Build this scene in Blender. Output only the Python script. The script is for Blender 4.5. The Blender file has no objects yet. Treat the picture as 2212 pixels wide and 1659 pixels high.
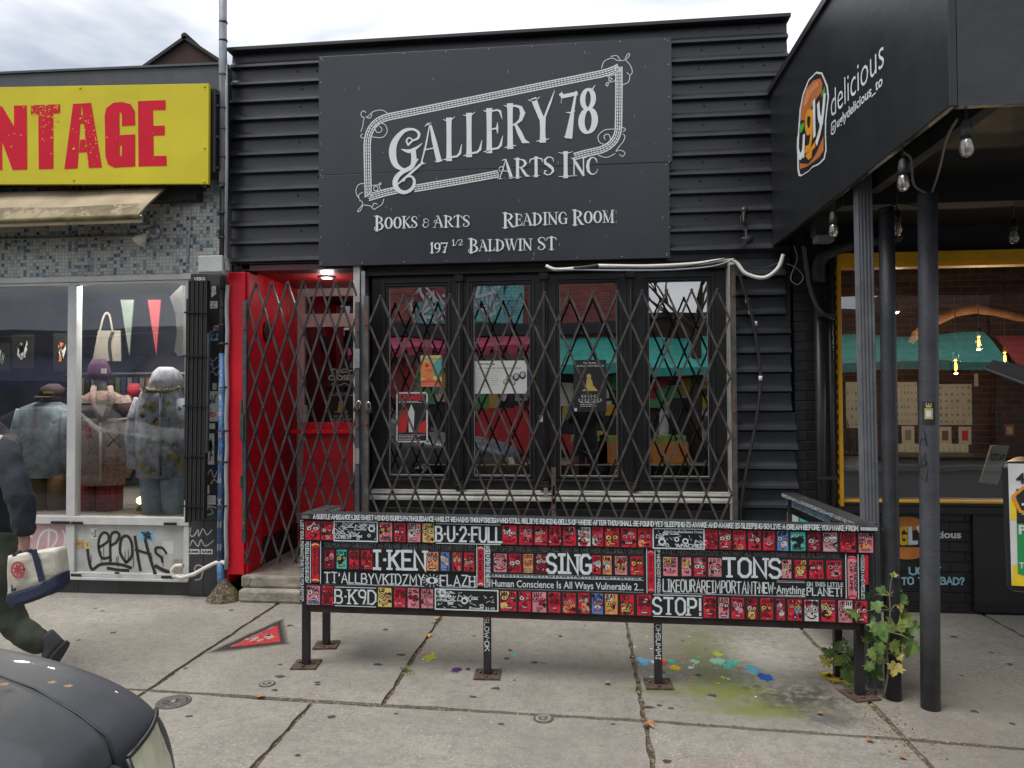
import bpy, bmesh, math, random
import numpy as np
from mathutils import Vector, Matrix, Euler
RNG = random.Random(7)
sc = bpy.context.scene
COL = sc.collection
# ------------------------------------------------------------------ camera
F_, CX, CY = 1534.0, 1106.0, 829.5          # focal length and centre in units of the 2212 px wide view
yaw, pit, rol = math.radians(5.93), math.radians(1.22), math.radians(-0.25)
fw = np.array([-math.sin(yaw)*math.cos(pit), math.cos(yaw)*math.cos(pit), math.sin(pit)])
rt0 = np.array([math.cos(yaw), math.sin(yaw), 0.0]); up0 = np.cross(rt0, fw)
rt = rt0*math.cos(rol) + up0*math.sin(rol); up = -rt0*math.sin(rol) + up0*math.cos(rol)
CAM = np.array([0, 0, 1.6])
cam_d = bpy.data.cameras.new('camera'); cam = bpy.data.objects.new('camera', cam_d); COL.objects.link(cam)
cam.matrix_world = Matrix(((rt[0], up[0], -fw[0], CAM[0]), (rt[1], up[1], -fw[1], CAM[1]), (rt[2], up[2], -fw[2], CAM[2]), (0, 0, 0, 1)))
cam_d.sensor_width = 36; cam_d.lens = 36*F_/2212; cam_d.clip_end = 2000; cam_d.clip_start = .02
sc.camera = cam
# ------------------------------------------------------------------ light
SUN_EL, SUN_AZ = math.radians(64), math.radians(226)
w = bpy.data.worlds.new('World'); sc.world = w; w.use_nodes = True
nt = w.node_tree; nt.nodes.clear(); N = nt.nodes.new; L = nt.links.new
out = N('ShaderNodeOutputWorld'); bg = N('ShaderNodeBackground'); bg.inputs[1].default_value = .124
sky = N('ShaderNodeTexSky'); sky.sky_type = 'NISHITA'; sky.sun_disc = False
sky.sun_elevation = SUN_EL; sky.sun_rotation = SUN_AZ
tc = N('ShaderNodeTexCoord'); mp = N('ShaderNodeMapping'); mp.inputs['Scale'].default_value = (1.0, 1.0, 2.6)
mp.inputs['Rotation'].default_value = (0.15, 0.25, 0.4)
n1 = N('ShaderNodeTexNoise'); n1.inputs['Scale'].default_value = 2.3; n1.inputs['Detail'].default_value = 7; n1.inputs['Roughness'].default_value = .52
n1.inputs['Distortion'].default_value = .35
rp = N('ShaderNodeValToRGB'); cr = rp.color_ramp
cr.elements[0].position = .40; cr.elements[0].color = (2.3, 2.5, 2.85, 1)
cr.elements[1].position = .60; cr.elements[1].color = (5.6, 5.6, 5.6, 1)
e = cr.elements.new(.49); e.color = (3.7, 3.85, 4.1, 1)
mx = N('ShaderNodeMixRGB'); mx.inputs[0].default_value = .9
L(tc.outputs['Generated'], mp.inputs[0]); L(mp.outputs[0], n1.inputs['Vector']); L(n1.outputs[0], rp.inputs[0])
L(sky.outputs[0], mx.inputs[1]); L(rp.outputs[0], mx.inputs[2]); L(mx.outputs[0], bg.inputs[0]); L(bg.outputs[0], out.inputs[0])
sd = bpy.data.lights.new('sun', 'SUN'); sd.energy = 1.5; sd.angle = math.radians(35); sd.color = (1, .97, .92)
so = bpy.data.objects.new('sun', sd); COL.objects.link(so)
# the sun stands behind the photographer, high and to the left, veiled by cloud
sv = Vector((math.sin(SUN_AZ)*math.cos(SUN_EL), math.cos(SUN_AZ)*math.cos(SUN_EL), math.sin(SUN_EL)))
so.rotation_euler = (-sv).to_track_quat('-Z', 'Y').to_euler(); so.location = sv*40
vs = sc.view_settings; vs.view_transform = 'Standard'; vs.look = 'None'; vs.gamma = 1; vs.exposure = .93
sc.cycles.max_bounces = 8; sc.cycles.transparent_max_bounces = 24; sc.cycles.caustics_reflective = False; sc.cycles.caustics_refractive = False
sc.cycles.use_denoising = True

# ------------------------------------------------------------------ view geometry: a pixel of the photograph -> a point on a real plane
def ray(px, py): return rt*((px-CX)/F_) - up*((py-CY)/F_) + fw
def P(px, py, Y):
    d = ray(px, py); return Vector(CAM + d*(Y/d[1]))
def G(px, py, z=0.0):
    d = ray(px, py); return Vector(CAM + d*((z-CAM[2])/d[2]))
def PX(px, py, X):
    d = ray(px, py); return Vector(CAM + d*(X/d[0]))
def PF(px, py, off=0.0):                       # front plane of the painted railing
    d = ray(px, py); n = np.array([.05, 1, 0]); n /= np.linalg.norm(n)
    c = n @ np.array([-1.69, 4.12, 0]) - off
    return Vector(CAM + d*((c - n @ CAM)/(n @ d)))
NF = -Vector((.05, 1, 0)).normalized()
NY = Vector((0, -1, 0))

# ------------------------------------------------------------------ materials
MATS = {}
def M(name, col, rough=.6, metal=0.0, var=.12, scale=6.0, bump=0.0, bscale=60.0, spec=.5, wear=None, wscale=14.0, wlim=.64, coat=0):
    if name in MATS: return MATS[name]
    m = bpy.data.materials.new(name); m.use_nodes = True; t = m.node_tree; b = t.nodes['Principled BSDF']
    b.inputs['Roughness'].default_value = rough; b.inputs['Metallic'].default_value = metal
    b.inputs['Specular IOR Level'].default_value = spec; b.inputs['Coat Weight'].default_value = coat
    co = t.nodes.new('ShaderNodeTexCoord')
    no = t.nodes.new('ShaderNodeTexNoise'); no.inputs['Scale'].default_value = scale; no.inputs['Detail'].default_value = 6; no.inputs['Roughness'].default_value = .6
    t.links.new(co.outputs['Object'], no.inputs['Vector'])
    mr = t.nodes.new('ShaderNodeMapRange'); mr.inputs[1].default_value = .3; mr.inputs[2].default_value = .7
    mr.inputs[3].default_value = 1-var*1.3; mr.inputs[4].default_value = 1+var*1.3
    t.links.new(no.outputs[0], mr.inputs[0])
    mu = t.nodes.new('ShaderNodeVectorMath'); mu.operation = 'SCALE'; mu.inputs[0].default_value = col[:3]
    t.links.new(mr.outputs[0], mu.inputs['Scale']); last = mu.outputs[0]
    if wear:
        n2 = t.nodes.new('ShaderNodeTexNoise'); n2.inputs['Scale'].default_value = wscale; n2.inputs['Detail'].default_value = 8; n2.inputs['Roughness'].default_value = .7
        t.links.new(co.outputs['Object'], n2.inputs['Vector'])
        r2 = t.nodes.new('ShaderNodeMapRange'); r2.inputs[1].default_value = wlim; r2.inputs[2].default_value = wlim+.06
        t.links.new(n2.outputs[0], r2.inputs[0])
        mm = t.nodes.new('ShaderNodeMixRGB'); mm.inputs[2].default_value = (*wear, 1)
        t.links.new(r2.outputs[0], mm.inputs[0]); t.links.new(last, mm.inputs[1]); last = mm.outputs[0]
    t.links.new(last, b.inputs['Base Color'])
    rr = t.nodes.new('ShaderNodeMapRange'); rr.inputs[3].default_value = max(.03, rough-.1); rr.inputs[4].default_value = min(1, rough+.1)
    t.links.new(no.outputs[0], rr.inputs[0]); t.links.new(rr.outputs[0], b.inputs['Roughness'])
    if bump:
        n3 = t.nodes.new('ShaderNodeTexNoise'); n3.inputs['Scale'].default_value = bscale; n3.inputs['Detail'].default_value = 4
        t.links.new(co.outputs['Object'], n3.inputs['Vector'])
        bp = t.nodes.new('ShaderNodeBump'); bp.inputs['Strength'].default_value = bump; bp.inputs['Distance'].default_value = .01
        t.links.new(n3.outputs[0], bp.inputs['Height']); t.links.new(bp.outputs[0], b.inputs['Normal'])
    MATS[name] = m; return m
def emit(name, col, strength):
    m = bpy.data.materials.new(name); m.use_nodes = True; b = m.node_tree.nodes['Principled BSDF']
    b.inputs['Base Color'].default_value = (*col, 1); b.inputs['Emission Color'].default_value = (*col, 1); b.inputs['Emission Strength'].default_value = strength
    return m
def glassmat(name, refl, tint=(.96, .98, .97), rough=0.0):
    m = bpy.data.materials.new(name); m.use_nodes = True; t = m.node_tree; t.nodes.clear()
    o = t.nodes.new('ShaderNodeOutputMaterial'); tr = t.nodes.new('ShaderNodeBsdfTransparent'); gl = t.nodes.new('ShaderNodeBsdfGlossy')
    tr.inputs[0].default_value = (*tint, 1); gl.inputs['Roughness'].default_value = rough
    co = t.nodes.new('ShaderNodeTexCoord'); no = t.nodes.new('ShaderNodeTexNoise'); no.inputs['Scale'].default_value = 1.6; no.inputs['Detail'].default_value = 1
    bp = t.nodes.new('ShaderNodeBump'); bp.inputs['Strength'].default_value = .05; bp.inputs['Distance'].default_value = .05
    t.links.new(co.outputs['Object'], no.inputs['Vector']); t.links.new(no.outputs[0], bp.inputs['Height']); t.links.new(bp.outputs[0], gl.inputs['Normal'])
    mi = t.nodes.new('ShaderNodeMixShader'); fr = t.nodes.new('ShaderNodeFresnel'); fr.inputs[0].default_value = 1.5
    ad = t.nodes.new('ShaderNodeMath'); ad.operation = 'ADD'; ad.use_clamp = True; ad.inputs[1].default_value = refl-.04
    t.links.new(fr.outputs[0], ad.inputs[0]); t.links.new(ad.outputs[0], mi.inputs[0])
    t.links.new(tr.outputs[0], mi.inputs[1]); t.links.new(gl.outputs[0], mi.inputs[2]); t.links.new(mi.outputs[0], o.inputs[0])
    return m
def clearmat():
    m = bpy.data.materials.new('clear_glass_back'); m.use_nodes = True; t = m.node_tree; t.nodes.clear(); o = t.nodes.new('ShaderNodeOutputMaterial'); tr = t.nodes.new('ShaderNodeBsdfTransparent'); t.links.new(tr.outputs[0], o.inputs[0]); return m
clear_back = clearmat()
def nodes_of(m):
    t = m.node_tree; return t, t.nodes['Principled BSDF'], t.nodes.new, t.links.new

black = M('black_paint', (.016, .017, .02), .42, var=.2, wear=(.05, .05, .055), wscale=5, wlim=.66, bump=.12, bscale=25)
black_sid = M('black_siding_paint', (.026, .028, .034), .36, var=.22, scale=3, bump=.06, bscale=30, wear=(.16, .16, .17), wscale=28, wlim=.74)
black_wood = M('black_wood_paint', (.014, .014, .016), .38, var=.25, wear=(.06, .055, .06), wscale=11, wlim=.68, bump=.2, bscale=30)
black_trim = M('black_trim_paint', (.02, .02, .022), .4, var=.2)
black_steel = M('black_steel', (.075, .076, .08), .4, metal=.35, var=.3, scale=12, wear=(.2, .19, .18), wscale=22, wlim=.69)
rust_steel = M('rusty_black_steel', (.11, .10, .092), .4, metal=.3, var=.35, scale=14, wear=(.20, .085, .04), wscale=9, wlim=.6)
rust = M('rust', (.15, .062, .032), .8, var=.4, scale=20, bump=.3)
sign_black = M('sign_panel_black', (.026, .029, .037), .3, var=.1, scale=2)
red_wood = M('red_paint', (.62, .012, .028), .42, spec=.3, var=.14, scale=4, wear=(.25, .12, .09), wscale=12, wlim=.73, bump=.08)
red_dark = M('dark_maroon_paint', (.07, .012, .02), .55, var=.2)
white_trim = M('white_trim_paint', (.52, .5, .47), .5, var=.2, wear=(.25, .22, .18), wscale=10, wlim=.68)
alu = M('white_aluminium', (.52, .52, .51), .42, var=.1, wear=(.3, .29, .27), wscale=9, wlim=.66)
letter_white = M('letter_white', (.72, .74, .73), .55, var=.04)
paint_white = M('hand_paint_white', (.62, .68, .7), .5, var=.1, scale=30)
grey_steel = M('galvanised_steel', (.3, .31, .33), .42, metal=.6, var=.2, scale=9, wear=(.16, .13, .11), wscale=8, wlim=.66)
grey_paint = M('grey_paint', (.058, .063, .07), .5, var=.18, wear=(.16, .16, .16), wscale=30, wlim=.72, bump=.15, bscale=80)
pvc_grey = M('grey_pvc', (.34, .35, .36), .5, var=.1)
pvc_white = M('white_pvc', (.66, .64, .58), .45, var=.08)
rubber = M('black_rubber', (.018, .018, .018), .6, var=.2)
yellow_paint = M('yellow_paint', (.85, .42, .015), .45, var=.1, wear=(.3, .12, .02), wscale=16, wlim=.73)
dark_room = M('dark_interior', (.02, .02, .022), .8)
conc = None

# ------------------------------------------------------------------ mesh builder
class MB:
    def __init__(s): s.v = []; s.f = []; s.m = []; s.mats = []; s.sm = []
    def mi(s, mat):
        if mat not in s.mats: s.mats.append(mat)
        return s.mats.index(mat)
    def face(s, pts, mat, smooth=False):
        i = len(s.v); s.v.extend(Vector(p) for p in pts); s.f.append(tuple(range(i, i+len(pts)))); s.m.append(s.mi(mat)); s.sm.append(smooth)
    def hexa(s, p, mat):                        # p: 4 bottom/front corners, 4 matching ones
        i = len(s.v); s.v.extend(Vector(q) for q in p); k = s.mi(mat)
        for f in ((3, 2, 1, 0), (4, 5, 6, 7), (0, 1, 5, 4), (1, 2, 6, 5), (2, 3, 7, 6), (3, 0, 4, 7)):
            s.f.append(tuple(i+j for j in f)); s.m.append(k); s.sm.append(False)
    def box(s, x0, x1, y0, y1, z0, z1, mat):
        s.hexa([(x0, y0, z0), (x1, y0, z0), (x1, y1, z0), (x0, y1, z0), (x0, y0, z1), (x1, y0, z1), (x1, y1, z1), (x0, y1, z1)], mat)
    def panebox(s, x0, x1, y0, y1, z0, z1, mat):   # a pane: the street face mirrors, the rest lets light through
        s.face([(x0, y0, z0), (x1, y0, z0), (x1, y0, z1), (x0, y0, z1)], mat); s.face([(x1, y1, z0), (x0, y1, z0), (x0, y1, z1), (x1, y1, z1)], clear_back)
        for a, b, c, d in (((x0, z0), (x1, z0), 0, 0), ((x1, z0), (x1, z1), 0, 0), ((x1, z1), (x0, z1), 0, 0), ((x0, z1), (x0, z0), 0, 0)): s.face([(a[0], y0, a[1]), (a[0], y1, a[1]), (b[0], y1, b[1]), (b[0], y0, b[1])], clear_back)
    def slab(s, c, d, mat):                     # c: 4 corners, d: thickness vector
        d = Vector(d); s.hexa([Vector(q) for q in c] + [Vector(q)+d for q in c], mat)
    def bar(s, a, b, w, t, mat, nrm=NY):        # flat bar a->b, width w in plane, thickness t along nrm
        a, b = Vector(a), Vector(b); d = (b-a).normalized(); n = Vector(nrm).normalized(); u = d.cross(n).normalized()*w/2; n = n*t/2
        s.hexa([a-u-n, a+u-n, a+u+n, a-u+n, b-u-n, b+u-n, b+u+n, b-u+n], mat)
    def tube(s, pts, r, mat, n=8, cap=True, smooth=True):
        pts = [Vector(p) for p in pts]; rs = r if isinstance(r, (list, tuple)) else [r]*len(pts)
        i0 = len(s.v); k = s.mi(mat); prev = None
        for j, p in enumerate(pts):
            d = (pts[min(j+1, len(pts)-1)] - pts[max(j-1, 0)]).normalized()
            if prev is None:
                a = Vector((0, 0, 1)) if abs(d.z) < .9 else Vector((1, 0, 0)); u = d.cross(a).normalized()
            else: u = (prev - d*prev.dot(d)).normalized()
            prev = u; v = d.cross(u)
            for q in range(n):
                an = 2*math.pi*q/n; s.v.append(p + (u*math.cos(an)+v*math.sin(an))*rs[j])
        for j in range(len(pts)-1):
            for q in range(n):
                a = i0+j*n+q; b = i0+j*n+(q+1) % n
                s.f.append((a, b, b+n, a+n)); s.m.append(k); s.sm.append(smooth)
        if cap:
            s.f.append(tuple(i0+q for q in reversed(range(n)))); s.m.append(k); s.sm.append(False)
            e0 = i0+(len(pts)-1)*n; s.f.append(tuple(e0+q for q in range(n))); s.m.append(k); s.sm.append(False)
    def lathe(s, c, prof, mat, axis=Vector((0, 0, 1)), n=16, smooth=True):   # prof: list of (radius, height)
        c = Vector(c); ax = Vector(axis).normalized()
        s.tube([c+ax*(h+j*1e-6) for j, (r, h) in enumerate(prof)], [max(r, 1e-4) for r, h in prof], mat, n, True, smooth) if False else None
        a = Vector((0, 0, 1)) if abs(ax.z) < .9 else Vector((1, 0, 0)); u = ax.cross(a).normalized(); v = ax.cross(u)
        i0 = len(s.v); k = s.mi(mat)
        for r, h in prof:
            for q in range(n):
                an = 2*math.pi*q/n; s.v.append(c + ax*h + (u*math.cos(an)+v*math.sin(an))*max(r, 1e-4))
        for j in range(len(prof)-1):
            for q in range(n):
                a_ = i0+j*n+q; b_ = i0+j*n+(q+1) % n
                s.f.append((a_, b_, b_+n, a_+n)); s.m.append(k); s.sm.append(smooth)
        s.f.append(tuple(i0+q for q in reversed(range(n)))); s.m.append(k); s.sm.append(False)
        e0 = i0+(len(prof)-1)*n; s.f.append(tuple(e0+q for q in range(n))); s.m.append(k); s.sm.append(False)
    def loft(s, rings, mat, cap=True, smooth=True, mats=None):
        i0 = len(s.v); n = len(rings[0])
        for r in rings: s.v.extend(Vector(p) for p in r)
        for j in range(len(rings)-1):
            k = s.mi(mats[j] if mats else mat)
            for q in range(n):
                a = i0+j*n+q; b = i0+j*n+(q+1) % n
                s.f.append((a, b, b+n, a+n)); s.m.append(k); s.sm.append(smooth)
        if cap:
            k = s.mi(mats[0] if mats else mat); s.f.append(tuple(i0+q for q in reversed(range(n)))); s.m.append(k); s.sm.append(False)
            k = s.mi(mats[-1] if mats else mat); e0 = i0+(len(rings)-1)*n; s.f.append(tuple(e0+q for q in range(n))); s.m.append(k); s.sm.append(False)
    def grid(s, rows, mat, smooth=True):
        i0 = len(s.v); n = len(rows[0]); k = s.mi(mat)
        for r in rows: s.v.extend(Vector(p) for p in r)
        for j in range(len(rows)-1):
            for q in range(n-1):
                a = i0+j*n+q; s.f.append((a, a+1, a+1+n, a+n)); s.m.append(k); s.sm.append(smooth)
    def build(s, name, parent=None, bevel=0, weld=False, org=None):
        if not s.v: return None
        o_ = Vector((0, 0, 0))
        q = parent
        if q is not None: o_ = WORLD[q]
        me = bpy.data.meshes.new(name)
        if parent is None:                      # own origin at the base of the thing
            xs = [v.x for v in s.v]; ys = [v.y for v in s.v]; zs = [v.z for v in s.v]
            o_ = Vector(((min(xs)+max(xs))/2, (min(ys)+max(ys))/2, min(zs))) if org is None else Vector(org)
        me.from_pydata([v-o_ for v in s.v], [], s.f)
        for m in s.mats: me.materials.append(m)
        me.polygons.foreach_set('material_index', s.m); me.polygons.foreach_set('use_smooth', s.sm)
        if weld:
            b = bmesh.new(); b.from_mesh(me); bmesh.ops.remove_doubles(b, verts=b.verts, dist=1e-4); b.to_mesh(me); b.free()
        me.update()
        ob = bpy.data.objects.new(name, me); COL.objects.link(ob)
        if parent is not None: ob.parent = parent
        else: ob.location = o_
        WORLD[ob] = o_
        if bevel:
            bv = ob.modifiers.new('bevel', 'BEVEL'); bv.width = bevel; bv.segments = 2; bv.limit_method = 'ANGLE'
        return ob
WORLD = {}
def thing(name, loc, label, cat, group=None):
    o = bpy.data.objects.new(name, None); COL.objects.link(o); o.location = loc; WORLD[o] = Vector(loc); o.empty_display_size = .1
    return tag(o, label, cat, group)
def tag(o, label, cat, group=None):
    o['label'] = label; o['category'] = cat
    if group: o['group'] = group
    return o
def struct(o): o['kind'] = 'structure'; return o
def copy_thing(o, delta):
    c = o.copy(); COL.objects.link(c); c.location = o.location+Vector(delta); WORLD[c] = WORLD[o]+Vector(delta)
    for ch in list(o.children):
        d = ch.copy(); COL.objects.link(d); d.parent = c
        for g in list(ch.children):
            h = g.copy(); COL.objects.link(h); h.parent = d
    return c

# ------------------------------------------------------------------ lettering: hand lettering as ribbons, print as font outlines
def arc(cx, cy, rx, ry, a0, a1, n=10):
    return [c for i in range(n+1) for c in (cx+rx*math.cos(math.radians(a0+(a1-a0)*i/n)), cy+ry*math.sin(math.radians(a0+(a1-a0)*i/n)))]
GL = {'A': (.7, [[0, 0, .35, 1, .7, 0], [.12, .35, .58, .35]]), 'B': (.62, [[0, 0, 0, 1, .4, 1, .55, .88, .55, .65, .4, .53, 0, .53], [.4, .53, .62, .4, .62, .14, .45, 0, 0, 0]]),
'C': (.62, [[.62, .85, .45, 1, .18, 1, 0, .8, 0, .2, .18, 0, .45, 0, .62, .15]]), 'D': (.64, [[0, 0, 0, 1, .38, 1, .64, .75, .64, .25, .38, 0, 0, 0]]),
'E': (.55, [[.55, 1, 0, 1, 0, 0, .55, 0], [0, .52, .45, .52]]), 'F': (.55, [[.55, 1, 0, 1, 0, 0], [0, .52, .45, .52]]),
'G': (.66, [[.62, .85, .45, 1, .18, 1, 0, .8, 0, .2, .18, 0, .5, 0, .66, .15, .66, .45, .38, .45]]), 'H': (.62, [[0, 0, 0, 1], [.62, 0, .62, 1], [0, .5, .62, .5]]),
'I': (.4, [[.2, 0, .2, 1], [0, 1, .4, 1], [0, 0, .4, 0]]), 'J': (.5, [[.5, 1, .5, .2, .35, 0, .15, 0, 0, .2]]), 'K': (.62, [[0, 0, 0, 1], [.6, 1, .02, .45], [.2, .6, .62, 0]]),
'L': (.52, [[0, 1, 0, 0, .52, 0]]), 'M': (.8, [[0, 0, .05, 1, .4, .35, .75, 1, .8, 0]]), 'N': (.66, [[0, 0, 0, 1, .66, 0, .66, 1]]),
'O': (.66, [[.2, 1, .46, 1, .66, .8, .66, .2, .46, 0, .2, 0, 0, .2, 0, .8, .2, 1]]), 'P': (.58, [[0, 0, 0, 1, .42, 1, .58, .86, .58, .6, .42, .46, 0, .46]]),
'Q': (.68, [[.2, 1, .46, 1, .66, .8, .66, .2, .46, 0, .2, 0, 0, .2, 0, .8, .2, 1], [.42, .25, .7, -.05]]), 'R': (.62, [[0, 0, 0, 1, .42, 1, .58, .86, .58, .62, .42, .5, 0, .5], [.3, .5, .62, 0]]),
'S': (.58, [[.56, .85, .42, 1, .16, 1, 0, .84, 0, .66, .14, .54, .44, .46, .58, .34, .58, .16, .42, 0, .14, 0, 0, .14]]), 'T': (.64, [[0, 1, .64, 1], [.32, 1, .32, 0]]),
'U': (.64, [[0, 1, 0, .2, .18, 0, .46, 0, .64, .2, .64, 1]]), 'V': (.68, [[0, 1, .34, 0, .68, 1]]), 'W': (.9, [[0, 1, .2, 0, .45, .75, .7, 0, .9, 1]]),
'X': (.64, [[0, 0, .64, 1], [0, 1, .64, 0]]), 'Y': (.64, [[0, 1, .32, .48, .64, 1], [.32, .48, .32, 0]]), 'Z': (.6, [[0, 1, .6, 1, 0, 0, .6, 0]]),
'0': (.6, [[.18, 1, .42, 1, .6, .8, .6, .2, .42, 0, .18, 0, 0, .2, 0, .8, .18, 1]]), '1': (.3, [[0, .8, .18, 1, .18, 0]]), '2': (.58, [[0, .8, .14, 1, .44, 1, .58, .82, .55, .6, 0, 0, .58, 0]]),
'4': (.6, [[.45, 0, .45, 1, 0, .3, .6, .3]]), '5': (.58, [[.55, 1, .06, 1, .03, .56, .38, .6, .58, .4, .55, .12, .4, 0, .15, 0, 0, .12]]), '7': (.58, [[0, 1, .58, 1, .2, 0]]),
'9': (.58, [[.56, .55, .4, .45, .14, .48, 0, .66, .03, .9, .2, 1, .42, 1, .58, .85, .56, .4, .4, 0]]), '!': (.14, [[.07, 1, .07, .3], [.07, .1, .07, 0]]), '?': (.5, [[0, .8, .12, 1, .4, 1, .5, .82, .48, .64, .25, .45, .25, .28], [.25, .1, .25, 0]]),
'.': (.14, [[.07, .08, .07, 0]]), '*': (.14, [[.04, .5, .1, .5]]), "'": (.12, [[.06, 1, .04, .75]]), '-': (.4, [[.02, .48, .38, .48]]), ' ': (.3, [])}
GL['SLAB'] = None
def ribbon(pts, hw):
    """2-D polyline with half widths -> list of (left, right) offsets"""
    n = len(pts); closed = n > 3 and (pts[0]-pts[-1]).length < 1e-6
    res = []
    for i in range(n):
        if closed and i in (0, n-1): a, b = pts[-2], pts[1]
        else: a, b = pts[max(i-1, 0)], pts[min(i+1, n-1)]
        d1 = (pts[i]-a); d2 = (b-pts[i])
        d1 = d1.normalized() if d1.length > 1e-9 else d2.normalized()
        d2 = d2.normalized() if d2.length > 1e-9 else d1
        t = (d1+d2); t = t.normalized() if t.length > 1e-6 else d1
        nn = Vector((-t.y, t.x)); k = 1/max(.45, abs(nn.dot(Vector((-d1.y, d1.x)))))
        p = pts[i]
        if not closed and i == 0: p = p - d2*hw[i]*.8
        if not closed and i == n-1: p = p + d1*hw[i]*.8
        res.append((p+nn*hw[i]*k, p-nn*hw[i]*k))
    return res
def stroke(mb, pts2, hw, fr, mat, lift, ext=0):
    """fr=(origin, ex, ey, n): 2-D metric coordinates to 3-D"""
    O, ex, ey, n = fr
    pts = [Vector(p) for p in pts2]; hw = hw if isinstance(hw, (list, tuple)) else [hw]*len(pts)
    r = ribbon(pts, hw); T = lambda p, l: O+ex*p.x+ey*p.y+n*l
    i0 = len(mb.v); k = mb.mi(mat); m = len(r)
    for a, b in r: mb.v.append(T(a, lift)); mb.v.append(T(b, lift))
    for j in range(m-1):
        mb.f.append((i0+2*j, i0+2*j+1, i0+2*j+3, i0+2*j+2)); mb.m.append(k); mb.sm.append(False)
    if ext:
        i1 = len(mb.v)
        for a, b in r: mb.v.append(T(a, lift-ext)); mb.v.append(T(b, lift-ext))
        for j in range(m-1):
            for s_ in (0, 1):
                a = 2*j+s_; b = a+2; mb.f.append((i0+a, i0+b, i1+b, i1+a)); mb.m.append(k); mb.sm.append(False)
        for a in (0, 2*m-2): mb.f.append((i0+a, i0+a+1, i1+a+1, i1+a)); mb.m.append(k); mb.sm.append(False)
def hand_text(mb, text, A, B, UP, n, mat, weight=.13, lift=.002, jit=.02, gap=.2, slab=False):
    """monoline lettering from A to B (3-D), cap height vector UP"""
    A, B, UP, n = Vector(A), Vector(B), Vector(UP), Vector(n)
    h = UP.length; Wd = (B-A).length; ex = (B-A)/Wd; ey = UP/h
    adv = [GL.get(c, GL['-'])[0] + gap for c in text]; tot = sum(adv)-gap; sx = Wd/tot; x = 0
    for i, c in enumerate(text):
        g = GL.get(c, GL['-']); jy = RNG.uniform(-jit, jit)*h
        for s_, pl in enumerate(g[1]):
            pts = [((x+pl[2*q]+RNG.uniform(-jit, jit)*.6)*sx, (pl[2*q+1]+RNG.uniform(-jit, jit)*.6)*h+jy) for q in range(len(pl)//2)]
            if len(pl) > 5 and pl[0] == pl[-2] and pl[1] == pl[-1]: pts[-1] = pts[0]
            stroke(mb, pts, weight*h/2, (A, ex, ey, n), mat, lift+.00015*(s_ % 3))
            if slab:
                for q in (0, -1):
                    p = pts[q]; fl = pl[1] if q == 0 else pl[-1]
                    if fl in (0, 1) and c in 'KNFHPRDBTIM' and not (c == 'T' and s_ == 0) and not (c == 'I' and s_):
                        sw = .13*h
                        stroke(mb, [(p[0]-sw, p[1]), (p[0]+sw, p[1])], weight*h*.38, (A, ex, ey, n), mat, lift+.0008)
        x += adv[i]
def print_text(mb, text, A, B, UP, n, mat, lift=.002, bold=0.0, keep=False, ext=0):
    A, B, UP, n = Vector(A), Vector(B), Vector(UP), Vector(n)
    cu = bpy.data.curves.new('t', 'FONT'); cu.body = text; cu.offset = bold; cu.resolution_u = 3; cu.fill_mode = 'FRONT'
    ob = bpy.data.objects.new('t', cu); me = bpy.data.meshes.new_from_object(ob)
    xs = [v.co.x for v in me.vertices]
    if not xs: return
    x0, x1 = min(xs), max(xs); hh = .73
    k = mb.mi(mat); i0 = len(mb.v)
    for v in me.vertices: mb.v.append(A + (B-A)*((v.co.x-x0)/(x1-x0)) + UP*(v.co.y/hh) + n*lift)
    for p in me.polygons: mb.f.append(tuple(i0+q for q in p.vertices)); mb.m.append(k); mb.sm.append(False)
    bpy.data.objects.remove(ob); bpy.data.curves.remove(cu); bpy.data.meshes.remove(me)
def flat(mb, pts2, fr, mat, lift):
    O, ex, ey, n = fr; mb.face([O+ex*p[0]+ey*p[1]+n*lift for p in pts2], mat)
def disc(mb, cx, cy, rx, ry, fr, mat, lift, n=14, a0=0, a1=360):
    full = abs(a1-a0) >= 360; m = n if full else n+1
    flat(mb, [(cx+rx*math.cos(math.radians(a0+(a1-a0)*i/n)), cy+ry*math.sin(math.radians(a0+(a1-a0)*i/n))) for i in range(m)], fr, mat, lift)
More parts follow.
